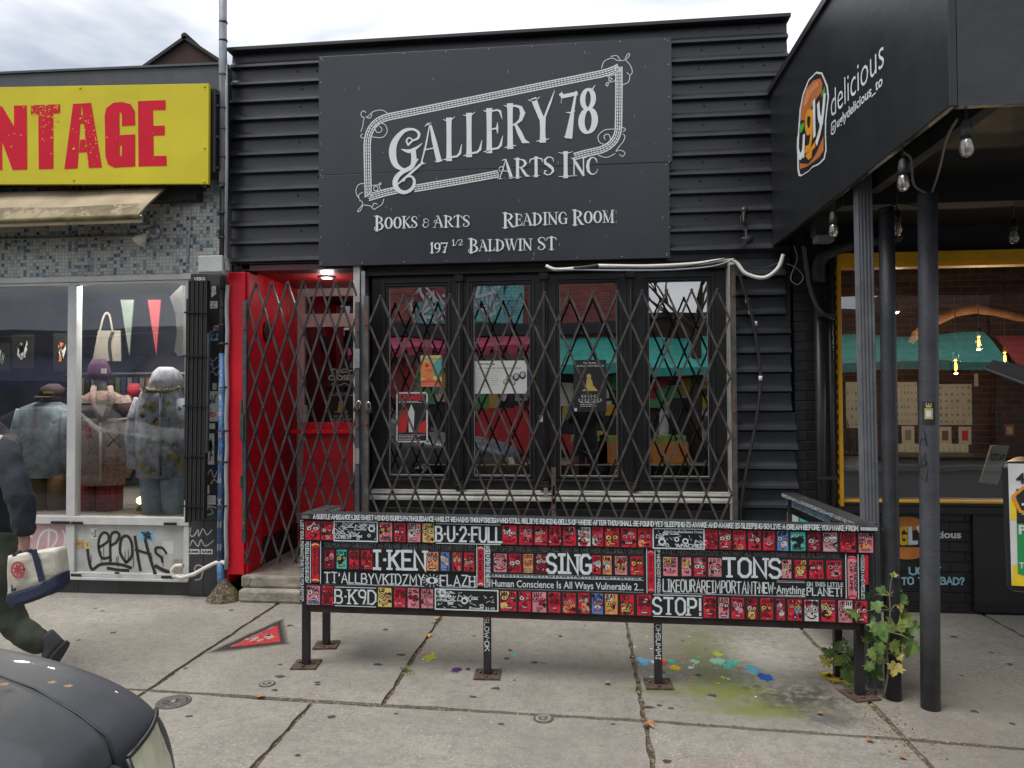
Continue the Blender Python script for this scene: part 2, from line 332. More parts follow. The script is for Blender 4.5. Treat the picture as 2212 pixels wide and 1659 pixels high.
# ================================================================== SETTING: ground
def concrete():
    m = bpy.data.materials.new('sidewalk_concrete'); m.use_nodes = True; t, b, N, L = nodes_of(m)
    co = N('ShaderNodeTexCoord'); V = co.outputs['Object']
    def noise(s, d=6, r=.6, vec=V):
        n = N('ShaderNodeTexNoise'); n.inputs['Scale'].default_value = s; n.inputs['Detail'].default_value = d; n.inputs['Roughness'].default_value = r
        L(vec, n.inputs['Vector']); return n.outputs[0]
    def rng(s, a, b_, c=0., d=1.):
        r = N('ShaderNodeMapRange'); r.inputs[1].default_value = a; r.inputs[2].default_value = b_; r.inputs[3].default_value = c; r.inputs[4].default_value = d
        L(s, r.inputs[0]); return r.outputs[0]
    def mix(fac, a, col, typ='MIX'):
        x = N('ShaderNodeMixRGB'); x.blend_type = typ
        if isinstance(fac, float): x.inputs[0].default_value = fac
        else: L(fac, x.inputs[0])
        if isinstance(a, tuple): x.inputs[1].default_value = (*a, 1)
        else: L(a, x.inputs[1])
        if isinstance(col, tuple): x.inputs[2].default_value = (*col, 1)
        else: L(col, x.inputs[2])
        return x.outputs[0]
    def math_(op, a, b_):
        x = N('ShaderNodeMath'); x.operation = op
        for i, q in enumerate((a, b_)):
            if isinstance(q, (int, float)): x.inputs[i].default_value = q
            else: L(q, x.inputs[i])
        return x.outputs[0]
    c = mix(rng(noise(1.1, 7), .35, .68), (.345, .32, .275), (.24, .223, .19))
    c = mix(rng(noise(5, 7, .7), .42, .7, 0, .55), c, (.21, .2, .18)); c = mix(rng(noise(17, 6, .75), .47, .68, 0, .75), c, (.17, .16, .145)); c = mix(rng(noise(46, 5, .75), .54, .70, 0, .7), c, (.13, .122, .11)); c = mix(rng(noise(.55, 5, .6), .5, .7, 0, .35), c, (.2, .19, .165))
    agg = rng(noise(1.7, 4), .38, .6, .25, 1.); sp = noise(62, 4, .75); c = mix(math_('MULTIPLY', rng(sp, .575, .65, 0, .9), agg), c, (.58, .55, .5))       # pale aggregate
    sp2 = noise(70, 3, .7, V); c = mix(math_('MULTIPLY', rng(sp2, .40, .31, 0, .9), agg), c, (.09, .085, .076))   # dark aggregate
    # patch areas: position masks broken up by noise (moss, worn wet dirt)
    sepx = N('ShaderNodeSeparateXYZ'); L(V, sepx.inputs[0])
    def blob(cx, cy, rx, ry, nscale, amt):
        dx = math_('DIVIDE', math_('SUBTRACT', sepx.outputs[0], cx), rx); dy = math_('DIVIDE', math_('SUBTRACT', sepx.outputs[1], cy), ry)
        d = math_('SQRT', math_('ADD', math_('MULTIPLY', dx, dx), math_('MULTIPLY', dy, dy)), 0)
        d = math_('ADD', d, rng(noise(nscale, 5, .65), .3, .7, -.55, .55))
        return rng(d, 1.35, .3, 0, amt)
    c = mix(blob(.55, 4.3, .8, .8, 3.0, .5), c, (.17, .165, .125)); c = mix(blob(-1.2, 4.3, 1.3, .5, 2.0, .35), c, (.2, .19, .16))
    c = mix(blob(.80, 4.02, .34, .14, 9.0, .9), c, (.15, .18, .028))     # moss in front of the railing
    c = mix(blob(.9, 3.80, .28, .10, 10.0, .85), c, (.15, .18, .028)); c = mix(blob(.74, 4.6, .2, .55, 8.0, .6), c, (.14, .165, .04))
    c = mix(blob(.33, 3.98, .16, .05, 6.0, .7), c, (.12, .14, .035))
    c = mix(blob(1.13, 3.97, .24, .17, 13.0, .9), c, (.04, .037, .032))  # dark spilled dirt
    c = mix(blob(1.2, 3.72, .16, .1, 15.0, .7), c, (.06, .055, .05))
    c = mix(blob(1.08, 4.5, .22, .42, 22.0, .75), c, (.45, .43, .385))
    c = mix(blob(2.0, 4.0, .6, .5, 2.0, .35), c, (.17, .15, .125))
    c = mix(blob(1.9, 3.6, .5, .5, 2.6, .4), c, (.15, .12, .10))
    c = mix(blob(.62, 3.0, .5, .25, 8.0, .22), c, (.35, .12, .10))       # faded red spray
    # broom streaks across the walk
    mp = N('ShaderNodeMapping'); mp.inputs['Scale'].default_value = (2.2, 60, 1); mp.inputs['Rotation'].default_value = (0, 0, .06); L(V, mp.inputs[0])
    st = noise(2.2, 4, .6, mp.outputs[0]); c = mix(rng(st, .45, .7, 0, .3), c, (.2, .185, .165))
    L(c, b.inputs['Base Color']); b.inputs['Roughness'].default_value = .82; b.inputs['Specular IOR Level'].default_value = .3
    bp = N('ShaderNodeBump'); bp.inputs['Strength'].default_value = .35; bp.inputs['Distance'].default_value = .006
    L(math_('ADD', noise(110, 3), math_('MULTIPLY', st, .8)), bp.inputs['Height']); L(bp.outputs[0], b.inputs['Normal'])
    return m
conc = concrete()
dirt = M('joint_dirt', (.085, .066, .046), .95, var=.5, scale=30, wear=(.3, .23, .13), wscale=60, wlim=.53, bump=.5)
asphalt = M('asphalt', (.05, .05, .052), .85, var=.25, scale=20, bump=.4, bscale=90)
kerbm = M('kerb_concrete', (.3, .285, .25), .85, var=.2, bump=.3)
mb = MB(); mb.box(-400, 400, -400, 400, -.62, -.125, asphalt); struct(mb.build('ground'))
mb = MB(); mb.box(-60, 60, 1.98, 14, -.12, -.012, dirt); struct(mb.build('sidewalk_bed'))
mb = MB()
gap = .014; EZ_ = Vector((0, 0, 1))
XS = [-30, -27.4, -24.6, -21.8, -19, -16.2, -13.4, -10.6, -8, -5.2, -2.42, -1.07, .28, 1.475, 2.9, 4.3, 5.7, 8, 11, 14, 17, 20, 24, 30]
for i in range(len(XS)-1):
    for y0, y1 in ((2.14, 3.6), (3.6, 5.75)):
        x0, x1 = XS[i]+gap, XS[i+1]-gap
        # the front joint drifts towards the road on the right, as in the photo
        def fy(x): return 3.62 - .045*max(-3, min(3, x)) - .012*max(0, min(3, x))**2
        def fx(x): return x - (.38 if abs(x+1.07) < .02 + gap and y1 < 4 else 0)
        if y1 < 4: c4 = [(fx(x0), y0, 0), (fx(x1), y0, 0), (fx(x1), fy(x1)-gap, 0), (fx(x0), fy(x0)-gap, 0)]
        else: c4 = [(x0, fy(x0)+gap, 0), (x1, fy(x1)+gap, 0), (x1, y1, 0), (x0, y1, 0)]
            # worn, uneven slab edges
        ring = []; c4 = [Vector(q) for q in c4]
        for q in range(4):
            a_, b_ = c4[q], c4[(q+1) % 4]; m_ = max(1, int((b_-a_).length/.07)) if -4 < a_.x < 4 else 1
            for s_ in range(m_): v = a_.lerp(b_, s_/m_); ring.append(v+Vector((RNG.uniform(-.007, .007), RNG.uniform(-.005, .005), 0)) if s_ else v)
        mb.face(ring, conc)
        for q in range(len(ring)): mb.face([ring[q], ring[q]-EZ_*.1, ring[(q+1) % len(ring)]-EZ_*.1, ring[(q+1) % len(ring)]], conc)
sw = struct(mb.build('sidewalk', org=(0, 0, 0)))
mb = MB()
for i in range(-12, 12): mb.box(i*2.5+.006, i*2.5+2.494, 1.98, 2.135, -.3, .002, kerbm)
struct(mb.build('kerb', bevel=.015))
mb = MB(); mb.box(-60, 60, -9.2, -6.2, -.12, .0, conc); struct(mb.build('sidewalk'))
mb = MB(); mb.box(-60, 60, -6.2, -6.05, -.3, .004, kerbm); struct(mb.build('kerb', bevel=.015))

# ---- marks on the pavement
def splat_pts(r, n=15, irr=.35):
    return [(r*(1+RNG.uniform(-irr, irr))*math.cos(2*math.pi*i/n), r*(1+RNG.uniform(-irr, irr))*math.sin(2*math.pi*i/n)) for i in range(n)]
def wp(name, col): return M('spilled_paint_'+name, col, .45, var=.25, scale=40)
PAINTS = {'teal': (.1, .42, .36), 'yellow': (.62, .45, .02), 'blue': (.03, .14, .5), 'sky': (.16, .38, .6), 'red': (.5, .06, .05), 'white': (.6, .6, .58), 'purple': (.09, .03, .13), 'orange': (.55, .2, .08), 'mint': (.25, .5, .38), 'lime': (.4, .42, .05)}
k = 2212/3840; sx = 1560/2212*k
def r5(x, y): return (1340*k + x*sx, 2100*k + y*sx)
spl = [(385, 520, 30, 'lime'), (355, 507, 9, 'red'), (352, 528, 8, 'white'), (400, 500, 8, 'yellow'), (525, 585, 24, 'purple'), (590, 580, 12, 'purple'), (830, 507, 20, 'teal'), (812, 480, 10, 'purple'),
 (1525, 537, 32, 'sky'), (1500, 545, 14, 'blue'), (1575, 542, 16, 'white'), (1625, 550, 20, 'red'), (1632, 530, 13, 'orange'), (1670, 540, 20, 'teal'), (1690, 574, 26, 'yellow'), (1772, 572, 14, 'white'), (1565, 626, 12, 'mint'),
 (1795, 540, 20, 'mint'), (1915, 502, 20, 'lime'), (1920, 540, 32, 'mint'), (2010, 552, 34, 'teal'), (2055, 545, 14, 'orange'), (2030, 565, 22, 'orange'), (2090, 575, 26, 'teal'), (2110, 590, 26, 'sky'), (2100, 598, 20, 'mint'), (2165, 624, 30, 'blue'), (1945, 625, 14, 'lime'), (1970, 565, 20, 'teal'), (2070, 570, 24, 'sky'),
 (1975, 632, 9, 'mint'), (1540, 410, 6, 'yellow'), (1210, 348, 7, 'blue'), (1745, 455, 8, 'orange'), (1475, 462, 6, 'white'), (2118, 728, 5, 'white'), (1850, 475, 6, 'blue'), (1910, 578, 9, 'teal')]
mb = MB()
for x, y, r, c in spl:
    p = G(*r5(x, y)); rr = r*sx*.0029
    for q in range(3 if r > 18 else 1):
        dx = RNG.uniform(-.6, .6)*rr if q else 0; dy = RNG.uniform(-.5, .8)*rr if q else 0; s_ = .55 if q else 1
        mb.face([(p.x+dx+a*s_*1.1, p.y+dy+b*s_*1.5, .0012+.0003*q+RNG.random()*.0002) for a, b in splat_pts(rr, 17, .45)], wp(c, PAINTS[c]))
for q in range(46):
    p = G(*r5(RNG.uniform(1500, 2200), RNG.uniform(380, 660))); c = RNG.choice(['teal', 'mint', 'sky', 'white', 'orange', 'lime'])
    r = RNG.uniform(.003, .009); mb.face([(p.x+a*RNG.uniform(.8, 2.4), p.y+b, .0013) for a, b in splat_pts(r, 9, .4)], wp(c, PAINTS[c]))
o = mb.build('paint_splatter'); o['kind'] = 'stuff'; tag(o, 'dried splashes of blue, teal, yellow and white paint on the pavement under the painted railing', 'paint splashes')
gum = M('old_gum', (.05, .047, .044), .8, var=.4, scale=60)
mb = MB()
for x, y in [(110, 556), (795, 525), (205, 818), (765, 873), (620, 404), (232, 505), (945, 545), (985, 549), (740, 683), (1620, 597), (1815, 612), (1550, 783), (1605, 773), (1670, 788), (1360, 873), (1730, 430), (150, 371), (400, 335), (1890, 720), (1650, 1070), (615, 728), (835, 640)]:
    p = G(*r5(x, y)); mb.face([(p.x+a*1.2, p.y+b*.9, .0011) for a, b in splat_pts(.014*RNG.uniform(.6, 1.6), 13, .4)], gum)
for x, y in [(672, 747), (466, 792), (1370, 613), (1662, 1007), (1880, 1042), (1880, 1055), (1628, 1088), (1965, 1247), (1765, 1475), (1120, 1242), (1660, 937), (605, 620), (565, 603), (1718, 705), (1100, 958)]:
    p = G(x*.3645, 1094.4+y*.3645); mb.face([(p.x+a*1.2, p.y+b, .0011) for a, b in splat_pts(.017*RNG.uniform(.6, 1.4), 13, .4)], gum)
for x, y in [(800, 1098), (655, 1210), (720, 1385), (620, 1022), (890, 1155), (905, 1445)]:
    p = G(1785.6+x*.4445, 921.6+y*.4445); mb.face([(p.x+a*1.2, p.y+b, .0011) for a, b in splat_pts(.017*RNG.uniform(.6, 1.2), 13, .4)], gum)
o = mb.build('gum_spots'); o['kind'] = 'stuff'; tag(o, 'dark flattened chewing gum spots scattered over the concrete pavement', 'gum')
# red sprayed triangle
redspray = M('red_spray_paint', (.40, .035, .04), .75, var=.25, scale=18, spec=.2, wear=(.27, .2, .17), wscale=45, wlim=.57)
def spraymat():
    m = bpy.data.materials.new('dark_overspray'); m.use_nodes = True; t, b, N, L = nodes_of(m); b.inputs['Base Color'].default_value = (.035, .02, .022, 1)
    a = N('ShaderNodeAttribute'); a.attribute_name = 'fade'; L(a.outputs['Fac'], b.inputs['Alpha']); b.inputs['Roughness'].default_value = .8
    return m
tri = [G(478, 1402), G(606, 1388), G(598, 1347)]
cen = (tri[0]+tri[1]+tri[2])/3
mb = MB(); mb.face([cen+(p-cen)*.86+Vector((.02, 0, .0022)) for p in tri], redspray)
wm = M('pale_spray_paint', (.34, .24, .21), .8, var=.4, scale=50)
for dx, dy, r in ((-.03, -.02, .03), (.05, .02, .035), (.02, -.05, .022), (-.07, -.04, .02), (.03, .05, .02)):
    mb.face([(cen.x+dx+a*.9, cen.y+dy+b*1.4, .0034) for a, b in splat_pts(r, 13, .5)], wm)
tr = mb.build('spray_triangle')
tag(tr, 'red triangle with pale squiggle spray-painted on the pavement left of the railing', 'graffiti')
me = bpy.data.meshes.new('overspray'); vs_, fs_, al_ = [], [], []
edge = []
for i in range(3):
    for q in range(12): edge.append(tri[i].lerp(tri[(i+1) % 3], q/12))
for ri, a_ in ((.8, .98), (1.1, .8), (1.5, 0)):
    for p in edge:
        d = cen+(p-cen)*ri; vs_.append((d.x+RNG.uniform(-.006, .006), d.y+RNG.uniform(-.006, .006), .0013)); al_.append(a_)
n = len(edge)
for j in range(2):
    for i in range(n): fs_.append((j*n+i, j*n+(i+1) % n, (j+1)*n+(i+1) % n, (j+1)*n+i))
me.from_pydata([Vector(v)-WORLD[tr] for v in vs_], [], fs_); at = me.attributes.new('fade', 'FLOAT', 'POINT'); at.data.foreach_set('value', al_); me.materials.append(spraymat())
o = bpy.data.objects.new('overspray', me); COL.objects.link(o); o.parent = tr; WORLD[o] = WORLD[tr]

# covers, leaves
iron = M('cast_iron', (.12, .11, .1), .7, metal=.3, var=.3, scale=30, bump=.3, wear=(.12, .07, .04), wscale=30, wlim=.62)
def cover(px, py, r, label, cat):
    c = G(px, py); t = thing('valve_cover', c, label, cat)
    mb = MB(); mb.lathe(c+Vector((0, 0, .0005)), [(r, 0), (r, .004), (r*.93, .006), (r*.84, .006), (r*.82, .003), (r*.8, .003)], iron, n=32); mb.build('rim', t)
    mb = MB(); mb.lathe(c+Vector((0, 0, .0005)), [(r*.79, 0), (r*.79, .005), (r*.6, .006), (r*.58, .004), (r*.2, .004), (r*.17, .007), (.01, .007)], iron if r > .07 else conc, n=32)
    for q in range(8):
        a = q*math.pi/4; mb.bar(c+Vector((math.cos(a)*r*.25, math.sin(a)*r*.25, .006)), c+Vector((math.cos(a)*r*.55, math.sin(a)*r*.55, .006)), r*.1, .003, iron, (0, 0, 1))
    mb.build('lid', t); mb = MB(); mb.lathe(c+Vector((0, 0, .0076)), [(.017, 0), (.012, .003)], grey_steel, n=8); mb.build('bolt', t)
cover(375, 1517, .088, 'large round iron access cover with a bolt, in the pavement by the car', 'access cover')
cover(577, 1478, .045, 'small round water valve cover in the pavement behind the larger cover', 'valve cover')
cover(1174, 1553, .05, 'small round valve cover on the joint below the middle railing leg', 'valve cover')
leafm = [M('dry_leaf_tan', (.30, .18, .09), .7, var=.25, scale=40), M('dry_leaf_yellow', (.5, .32, .06), .7, var=.25, scale=40), M('dry_leaf_orange', (.33, .15, .07), .7, var=.25, scale=40)]
LOBES = [(0, -.3), (.22, -.44), (.48, -.34), (.46, -.14), (.82, -.02), (.58, .16), (.66, .42), (.34, .36), (.28, .66), (0, .98), (-.28, .66), (-.34, .36), (-.66, .42), (-.58, .16), (-.82, -.02), (-.46, -.14), (-.48, -.34), (-.22, -.44)]
def leaf_mesh(mb, c, size, ax, ay, nrm, mat, curl=.2):
    c, ax, ay, nrm = Vector(c), Vector(ax).normalized(), Vector(ay).normalized(), Vector(nrm).normalized()
    i0 = len(mb.v); k = mb.mi(mat); mb.v.append(c+nrm*.0)
    J = [(x*RNG.uniform(.85, 1.15), y*RNG.uniform(.85, 1.15)) for x, y in LOBES]
    for x, y in J: mb.v.append(c+ax*x*size+ay*y*size+nrm*size*curl*(abs(x)*.9-.6*y*y+RNG.uniform(-.06, .06)))
    n = len(J)
    for i in range(n): mb.f.append((i0, i0+1+i, i0+1+(i+1) % n)); mb.m.append(k); mb.sm.append(False)
LV = [(558, 1508, .05, 0, 'tan fallen leaf on the joint left of the railing, near the iron covers'), (925, 1385-10, .045, 1, 'yellow fallen leaf on the slanting joint under the railing'), (1400, 1567, .06, 2, 'large brown fallen leaf where two pavement joints meet'),
 (1313, 1479, .035, 0, 'curled dry leaf on the slab right of the middle leg'), (1207, 1352-62+0, .0, 0, ''), (1210, 1375, .03, 0, 'small tan leaf below the railing, between its two front legs'), (943, 1338, .03, 1, 'curled yellow leaf just under the lower rail edge'), (1948, 1640, .03, 2, 'orange leaf scrap in the joint in front of the posts'), (1772, 1545, .03, 2, 'orange leaf on the dark stain left of the posts'), (1880, 1603, .035, 2, 'brown leaf in the gutter joint, left of the orange scraps')]
for x, y, s_, c, lab in LV:
    if s_ == 0: continue
    p = G(x, y); a = RNG.uniform(0, 6.28); mb = MB()
    leaf_mesh(mb, p+Vector((0, 0, .012)), s_*.75, (math.cos(a), math.sin(a), 0), (-math.sin(a), math.cos(a), 0), (0, 0, 1), leafm[c], .3)
    tag(mb.build('fallen_leaf'), lab, 'leaf', 'fallen leaves on the pavement')
mb = MB()
for q in range(900):
    t_ = RNG.random()
    if t_ < .3: x, y = RNG.uniform(1.3, 1.6), RNG.uniform(3.35, 4.2)
    elif t_ < .6: x, y = RNG.uniform(-3, -1.7), RNG.uniform(5.3, 5.5)
    else:
        x = RNG.uniform(-2.4, 2.4); y = 3.62-.045*x-.012*max(0, x)**2+RNG.uniform(-.02, .02)
        if RNG.random() < .5: x = RNG.choice([-2.42, -1.07, .28, 1.475])+RNG.uniform(-.02, .02); y = RNG.uniform(3.6, 5.4)
    s_ = RNG.uniform(.003, .009); a = RNG.uniform(0, 6.28); d = Vector((math.cos(a), math.sin(a), RNG.uniform(-.2, .2)))*s_; e = Vector((-math.sin(a), math.cos(a), RNG.uniform(-.3, .3)))*s_*.5
    c = Vector((x, y, .005)); mb.face([c-d, c-e, c+d, c+e], RNG.choice(leafm+[dirt]))
o = mb.build('leaf_litter'); o['kind'] = 'stuff'; tag(o, 'crumbs of dead leaves and grit lying along the pavement joints', 'leaf litter')

# ================================================================== brick and tile materials
def tilemat(name, pitch, cols, grout, gw=.12, rough=.35, offset=False, aspect=1.0, bump=.4, plane='xz'):
    """running tiles in the wall plane: cell colours picked by chance from cols [(limit, colour)]"""
    m = bpy.data.materials.new(name); m.use_nodes = True; t, b, N, L = nodes_of(m)
    co = N('ShaderNodeTexCoord'); se = N('ShaderNodeSeparateXYZ'); L(co.outputs['Object'], se.inputs[0])
    def mt(op, a, b_=0.):
        x = N('ShaderNodeMath'); x.operation = op
        for i, q in enumerate((a, b_)):
            if isinstance(q, (int, float)): x.inputs[i].default_value = q
            else: L(q, x.inputs[i])
        return x.outputs[0]
    u = mt('DIVIDE', se.outputs[0 if plane == 'xz' else 1], pitch*aspect); v = mt('DIVIDE', se.outputs[2], pitch)
    fv = mt('FLOOR', v)
    if offset: u = mt('ADD', u, mt('MULTIPLY', mt('MODULO', mt('ABSOLUTE', fv), 2.), .5))
    fu = mt('FLOOR', u); cv = N('ShaderNodeCombineXYZ'); L(fu, cv.inputs[0]); L(fv, cv.inputs[1])
    wn = N('ShaderNodeTexWhiteNoise'); wn.noise_dimensions = '2D'; L(cv.outputs[0], wn.inputs['Vector'])
    rp = N('ShaderNodeValToRGB'); rp.color_ramp.interpolation = 'CONSTANT'; els = rp.color_ramp.elements
    els[0].position = 0; els[0].color = (*cols[0][1], 1); els[1].position = cols[0][0]; els[1].color = (*cols[1][1], 1)
    for i in range(2, len(cols)): e = els.new(cols[i-1][0]); e.color = (*cols[i][1], 1)
    L(wn.outputs['Value'], rp.inputs[0])
    def edge(f, g):
        fr = mt('FRACT', f); d = mt('MINIMUM', fr, mt('SUBTRACT', 1., fr)); r = N('ShaderNodeMapRange'); r.inputs[1].default_value = g*.4; r.inputs[2].default_value = g; L(d, r.inputs[0]); return r.outputs[0]
    k_ = mt('MINIMUM', edge(u, gw/aspect), edge(v, gw))
    no = N('ShaderNodeTexNoise'); no.inputs['Scale'].default_value = 3; no.inputs['Detail'].default_value = 6; L(co.outputs['Object'], no.inputs['Vector'])
    r2 = N('ShaderNodeMapRange'); r2.inputs[1].default_value = .3; r2.inputs[2].default_value = .7; r2.inputs[3].default_value = .75; r2.inputs[4].default_value = 1.15; L(no.outputs[0], r2.inputs[0])
    mi = N('ShaderNodeMixRGB'); mi.inputs[1].default_value = (*grout, 1); L(rp.outputs[0], mi.inputs[2]); L(k_, mi.inputs[0])
    sc_ = N('ShaderNodeVectorMath'); sc_.operation = 'SCALE'; L(mi.outputs[0], sc_.inputs[0]); L(r2.outputs[0], sc_.inputs['Scale']); L(sc_.outputs[0], b.inputs['Base Color'])
    b.inputs['Roughness'].default_value = rough
    n4 = N('ShaderNodeTexNoise'); n4.inputs['Scale'].default_value = 60; L(co.outputs['Object'], n4.inputs['Vector'])
    bp = N('ShaderNodeBump'); bp.inputs['Strength'].default_value = bump; bp.inputs['Distance'].default_value = .008
    L(mt('ADD', k_, mt('MULTIPLY', n4.outputs[0], .3)), bp.inputs['Height']); L(bp.outputs[0], b.inputs['Normal'])
    return m
mosaic = tilemat('mosaic_tile', .0292, [(.40, (.50, .50, .45)), (.62, (.41, .43, .41)), (.76, (.28, .35, .36)), (.87, (.16, .25, .29)), (.96, (.05, .12, .19)), (1, (.03, .05, .075))], (.26, .25, .23), .1, .3)
black_brick = tilemat('black_painted_brick', .075, [(.5, (.017, .017, .019)), (.8, (.02, .02, .022)), (1, (.014, .014, .016))], (.007, .007, .008), .1, .42, True, 3.0, .9)
granite = tilemat('black_granite', .62, [(.5, (.035, .036, .038)), (1, (.045, .046, .05))], (.016, .016, .016), .012, .3, False, .6, .1)
red_brick = tilemat('red_brick', .075, [(.5, (.34, .08, .07)), (.8, (.4, .1, .08)), (1, (.27, .06, .055))], (.3, .26, .22), .1, .8, True, 3.0, .5)
dark_brick = tilemat('dark_brick', .075, [(.5, (.05, .02, .018)), (.8, (.07, .03, .024)), (1, (.035, .016, .015))], (.1, .08, .07), .1, .8, True, 3.0, .5)
teal_brick = tilemat('teal_mural_brick', .075, [(.5, (.22, .58, .6)), (.8, (.26, .64, .66)), (1, (.2, .52, .55))], (.08, .3, .3), .1, .7, True, 3.0, .5)
# ================================================================== GALLERY: the black shop in the middle
def lamp_light(name, loc, watts, col, r):
    l_ = bpy.data.lights.new(name, 'POINT'); l_.energy = watts; l_.color = col; l_.shadow_soft_size = r; o = bpy.data.objects.new(name, l_); COL.objects.link(o); o.location = loc
gal = thing('gallery_building', (-.6, 5.6, 0), 'black corrugated gallery shopfront with red doorway and four tall windows', 'shop building')
def ribs(mb, x0, x1, ztop, zbot, yf, mat, pitch=.1455, dep=.034, ragged=None):
    z = ztop; first = True; prof = []
    while z > zbot+.01:
        zb = max(z-pitch, zbot); h = pitch
        prof += [(yf+.004, z), (yf, z-h*.54), (yf-dep, z-h*.76), (yf-dep-.003, z-h*.90), (yf+.004, z-h*.95)]
        z -= pitch
    rows = [[(x0, y, zz), (x1, y, zz)] for y, zz in prof if zz >= zbot-.001]
    mb.grid(rows, mat, smooth=False)
    for x in (x0, x1):
        for i in range(0, len(rows)-4, 5): q = [(x, r[0][1], r[0][2]) for r in rows[i:i+5]]; mb.face(q if x == x0 else q[::-1], mat)
def ribside(mb, x, ztop, zbot, yf, yb, mat):
    mb.face([(x, yf+.01, ztop), (x, yb, ztop), (x, yb, zbot), (x, yf+.01, zbot)], mat)
mb = MB(); ribs(mb, -2.885, 1.54, 4.46, 2.69, 5.535, black_sid)
for x in (-2.885, 1.54): ribside(mb, x, 4.46, 2.69, 5.535, 5.75, black_sid)
mb.box(-2.88, 1.535, 5.56, 5.72, 2.66, 4.46, black_trim)
for x in (-2.3, -2.15, .9, 1.35, 1.2):                                # screw heads
    for q in range(11): 
        if RNG.random() < .7: mb.lathe((x+RNG.uniform(-.03, .03), 5.534, 4.43-q*.1455), [(.008, 0), (.005, .005)], black_trim, NY, 8)
mb.build('cladding', gal)
mb = MB(); mb.slab([(-2.9, 5.47, 4.455), (1.555, 5.47, 4.47), (1.555, 5.8, 4.47), (-2.9, 5.8, 4.455)], (0, 0, .03), black_trim)
mb.build('roof_flashing', gal, bevel=.004)
# shell: side walls, back, roof, floor
wallm = M('gallery_inside_wall', (.05, .05, .052), .8)
mb = MB()
mb.box(-2.89, -2.83, 5.75, 11, 0, 4.3, wallm); mb.box(1.49, 1.55, 5.57, 11, 0, 4.3, black_trim); mb.box(-2.89, 1.55, 11, 11.1, 0, 4.3, wallm)
mb.build('wall', gal)
mb = MB(); mb.box(-2.89, 1.55, 5.8, 11.1, 4.3, 4.4, black_trim); mb.build('roof', gal)
mb = MB(); mb.box(-1.8, 1.45, 5.7, 11, .3, .42, M('gallery_floor', (.05, .03, .02), .5)); mb.box(-1.84, -1.79, 5.76, 11, .2, 4.2, wallm)
mb.box(-1.79, 1.49, 7.6, 7.65, .42, 4.2, dark_room); mb.box(-1.79, 1.49, 5.73, 7.6, 2.9, 2.95, dark_room); mb.build('interior', gal)
# lower cladding on the right with stepped edge
mb = MB(); z = 2.655; i = 0
while z > .15:
    xr = 1.50 if z > 2.3 else (1.535 if z > 1.55 else 1.565+.01*(i % 2))
    ribs(mb, 1.125, xr, z, max(z-.1455, .02), 5.535, black_sid); ribside(mb, xr, z, z-.14, 5.52, 5.6, black_sid); z -= .1455; i += 1
mb.box(1.13, 1.49, 5.56, 5.6, .0, 2.66, black_trim); mb.build('cladding', gal)
# header above the bay, boards under the sill
mb = MB(); mb.box(-1.76, 1.12, 5.585, 5.72, 2.605, 2.70, black_wood); mb.box(-1.75, 1.12, 5.57, 5.6, 2.655, 2.685, M('old_wood_edge', (.1, .05, .03), .8, var=.4)); mb.build('header', gal)
mb = MB(); mb.box(-1.76, 1.11, 5.60, 5.72, .0, .80, black_wood); mb.box(-1.74, 1.09, 5.575, 5.599, .66, .74, black_wood); mb.box(-1.74, 1.09, 5.585, 5.599, .1, .6, black_wood); mb.build('stall_riser', gal, bevel=.006)
mb = MB(); mb.slab([(-1.74, 5.55, .80), (1.095, 5.55, .80), (1.095, 5.67, .82), (-1.74, 5.67, .82)], (0, 0, .025), white_trim)
mb.box(-1.735, 1.09, 5.585, 5.67, .846, .862, white_trim); mb.box(-1.73, 1.085, 5.61, 5.67, .863, .876, white_trim); mb.build('window_sill', gal, bevel=.004)
glass = glassmat('window_glass', .50)
PANES = [(-1.594, -1.128), (-.897, -.446), (-.205, .244), (.494, .949)]; OUT = [(-1.735, -1.022), (-.988, -.342), (-.308, .339), (.373, 1.085)]
def frame(mb, x0, x1, z0, z1, X0, X1, Z0, Z1, y0, y1, mat):          # hole inside, outline outside
    mb.box(X0, x0, y0, y1, Z0, Z1, mat); mb.box(x1, X1, y0, y1, Z0, Z1, mat); mb.box(x0, x1, y0, y1, z1, Z1, mat); mb.box(x0, x1, y0, y1, Z0, z0, mat)
WIN = []
for (a, b_), (A_, B_) in zip(PANES, OUT):
    z0, z1 = .99, 2.518; mb = MB()
    frame(mb, a, b_, z0, z1, A_, B_, .878, 2.604, 5.64, 5.70, black_wood)
    frame(mb, a-.028, b_+.028, z0-.028, z1+.028, a-.045, b_+.045, z0-.045, z1+.045, 5.626, 5.639, black_trim)
    frame(mb, a-.004, b_+.004, z0-.004, z1+.004, a-.016, b_+.016, z0-.016, z1+.016, 5.632, 5.6395, black_trim)
    w_ = mb.build('window', gal, bevel=.003)
    mb = MB(); mb.panebox(a-.001, b_+.001, 5.668, 5.674, z0-.001, z1+.001, glass); mb.build('pane', w_)
    mb = MB(); frame(mb, a+.007, b_-.007, z0+.007, z1-.007, a, b_, z0, z1, 5.655, 5.667, white_trim) if False else frame(mb, a+.006, b_-.002, z0+.004, z1-.003, a, b_, z0, z1, 5.6605, 5.6675, white_trim); mb.build('glazing_bead', w_)
for x in (-1.005, -.325, .356):
    mb = MB(); mb.box(x-.026, x+.026, 5.61, 5.66, .878, 2.604, black_wood)
    mb.tube([(x, 5.612, .96), (x, 5.612, 2.53)], .016, black_wood, 10)
    for z0, z1 in ((.88, .95), (2.545, 2.60)): mb.box(x-.034, x+.034, 5.585, 5.6095, z0, z1, black_wood); mb.box(x-.04, x+.04, 5.58, 5.6095, (z0+z1)/2-.008, (z0+z1)/2+.008, black_trim)
    mb.build('mullion', gal, bevel=.003)
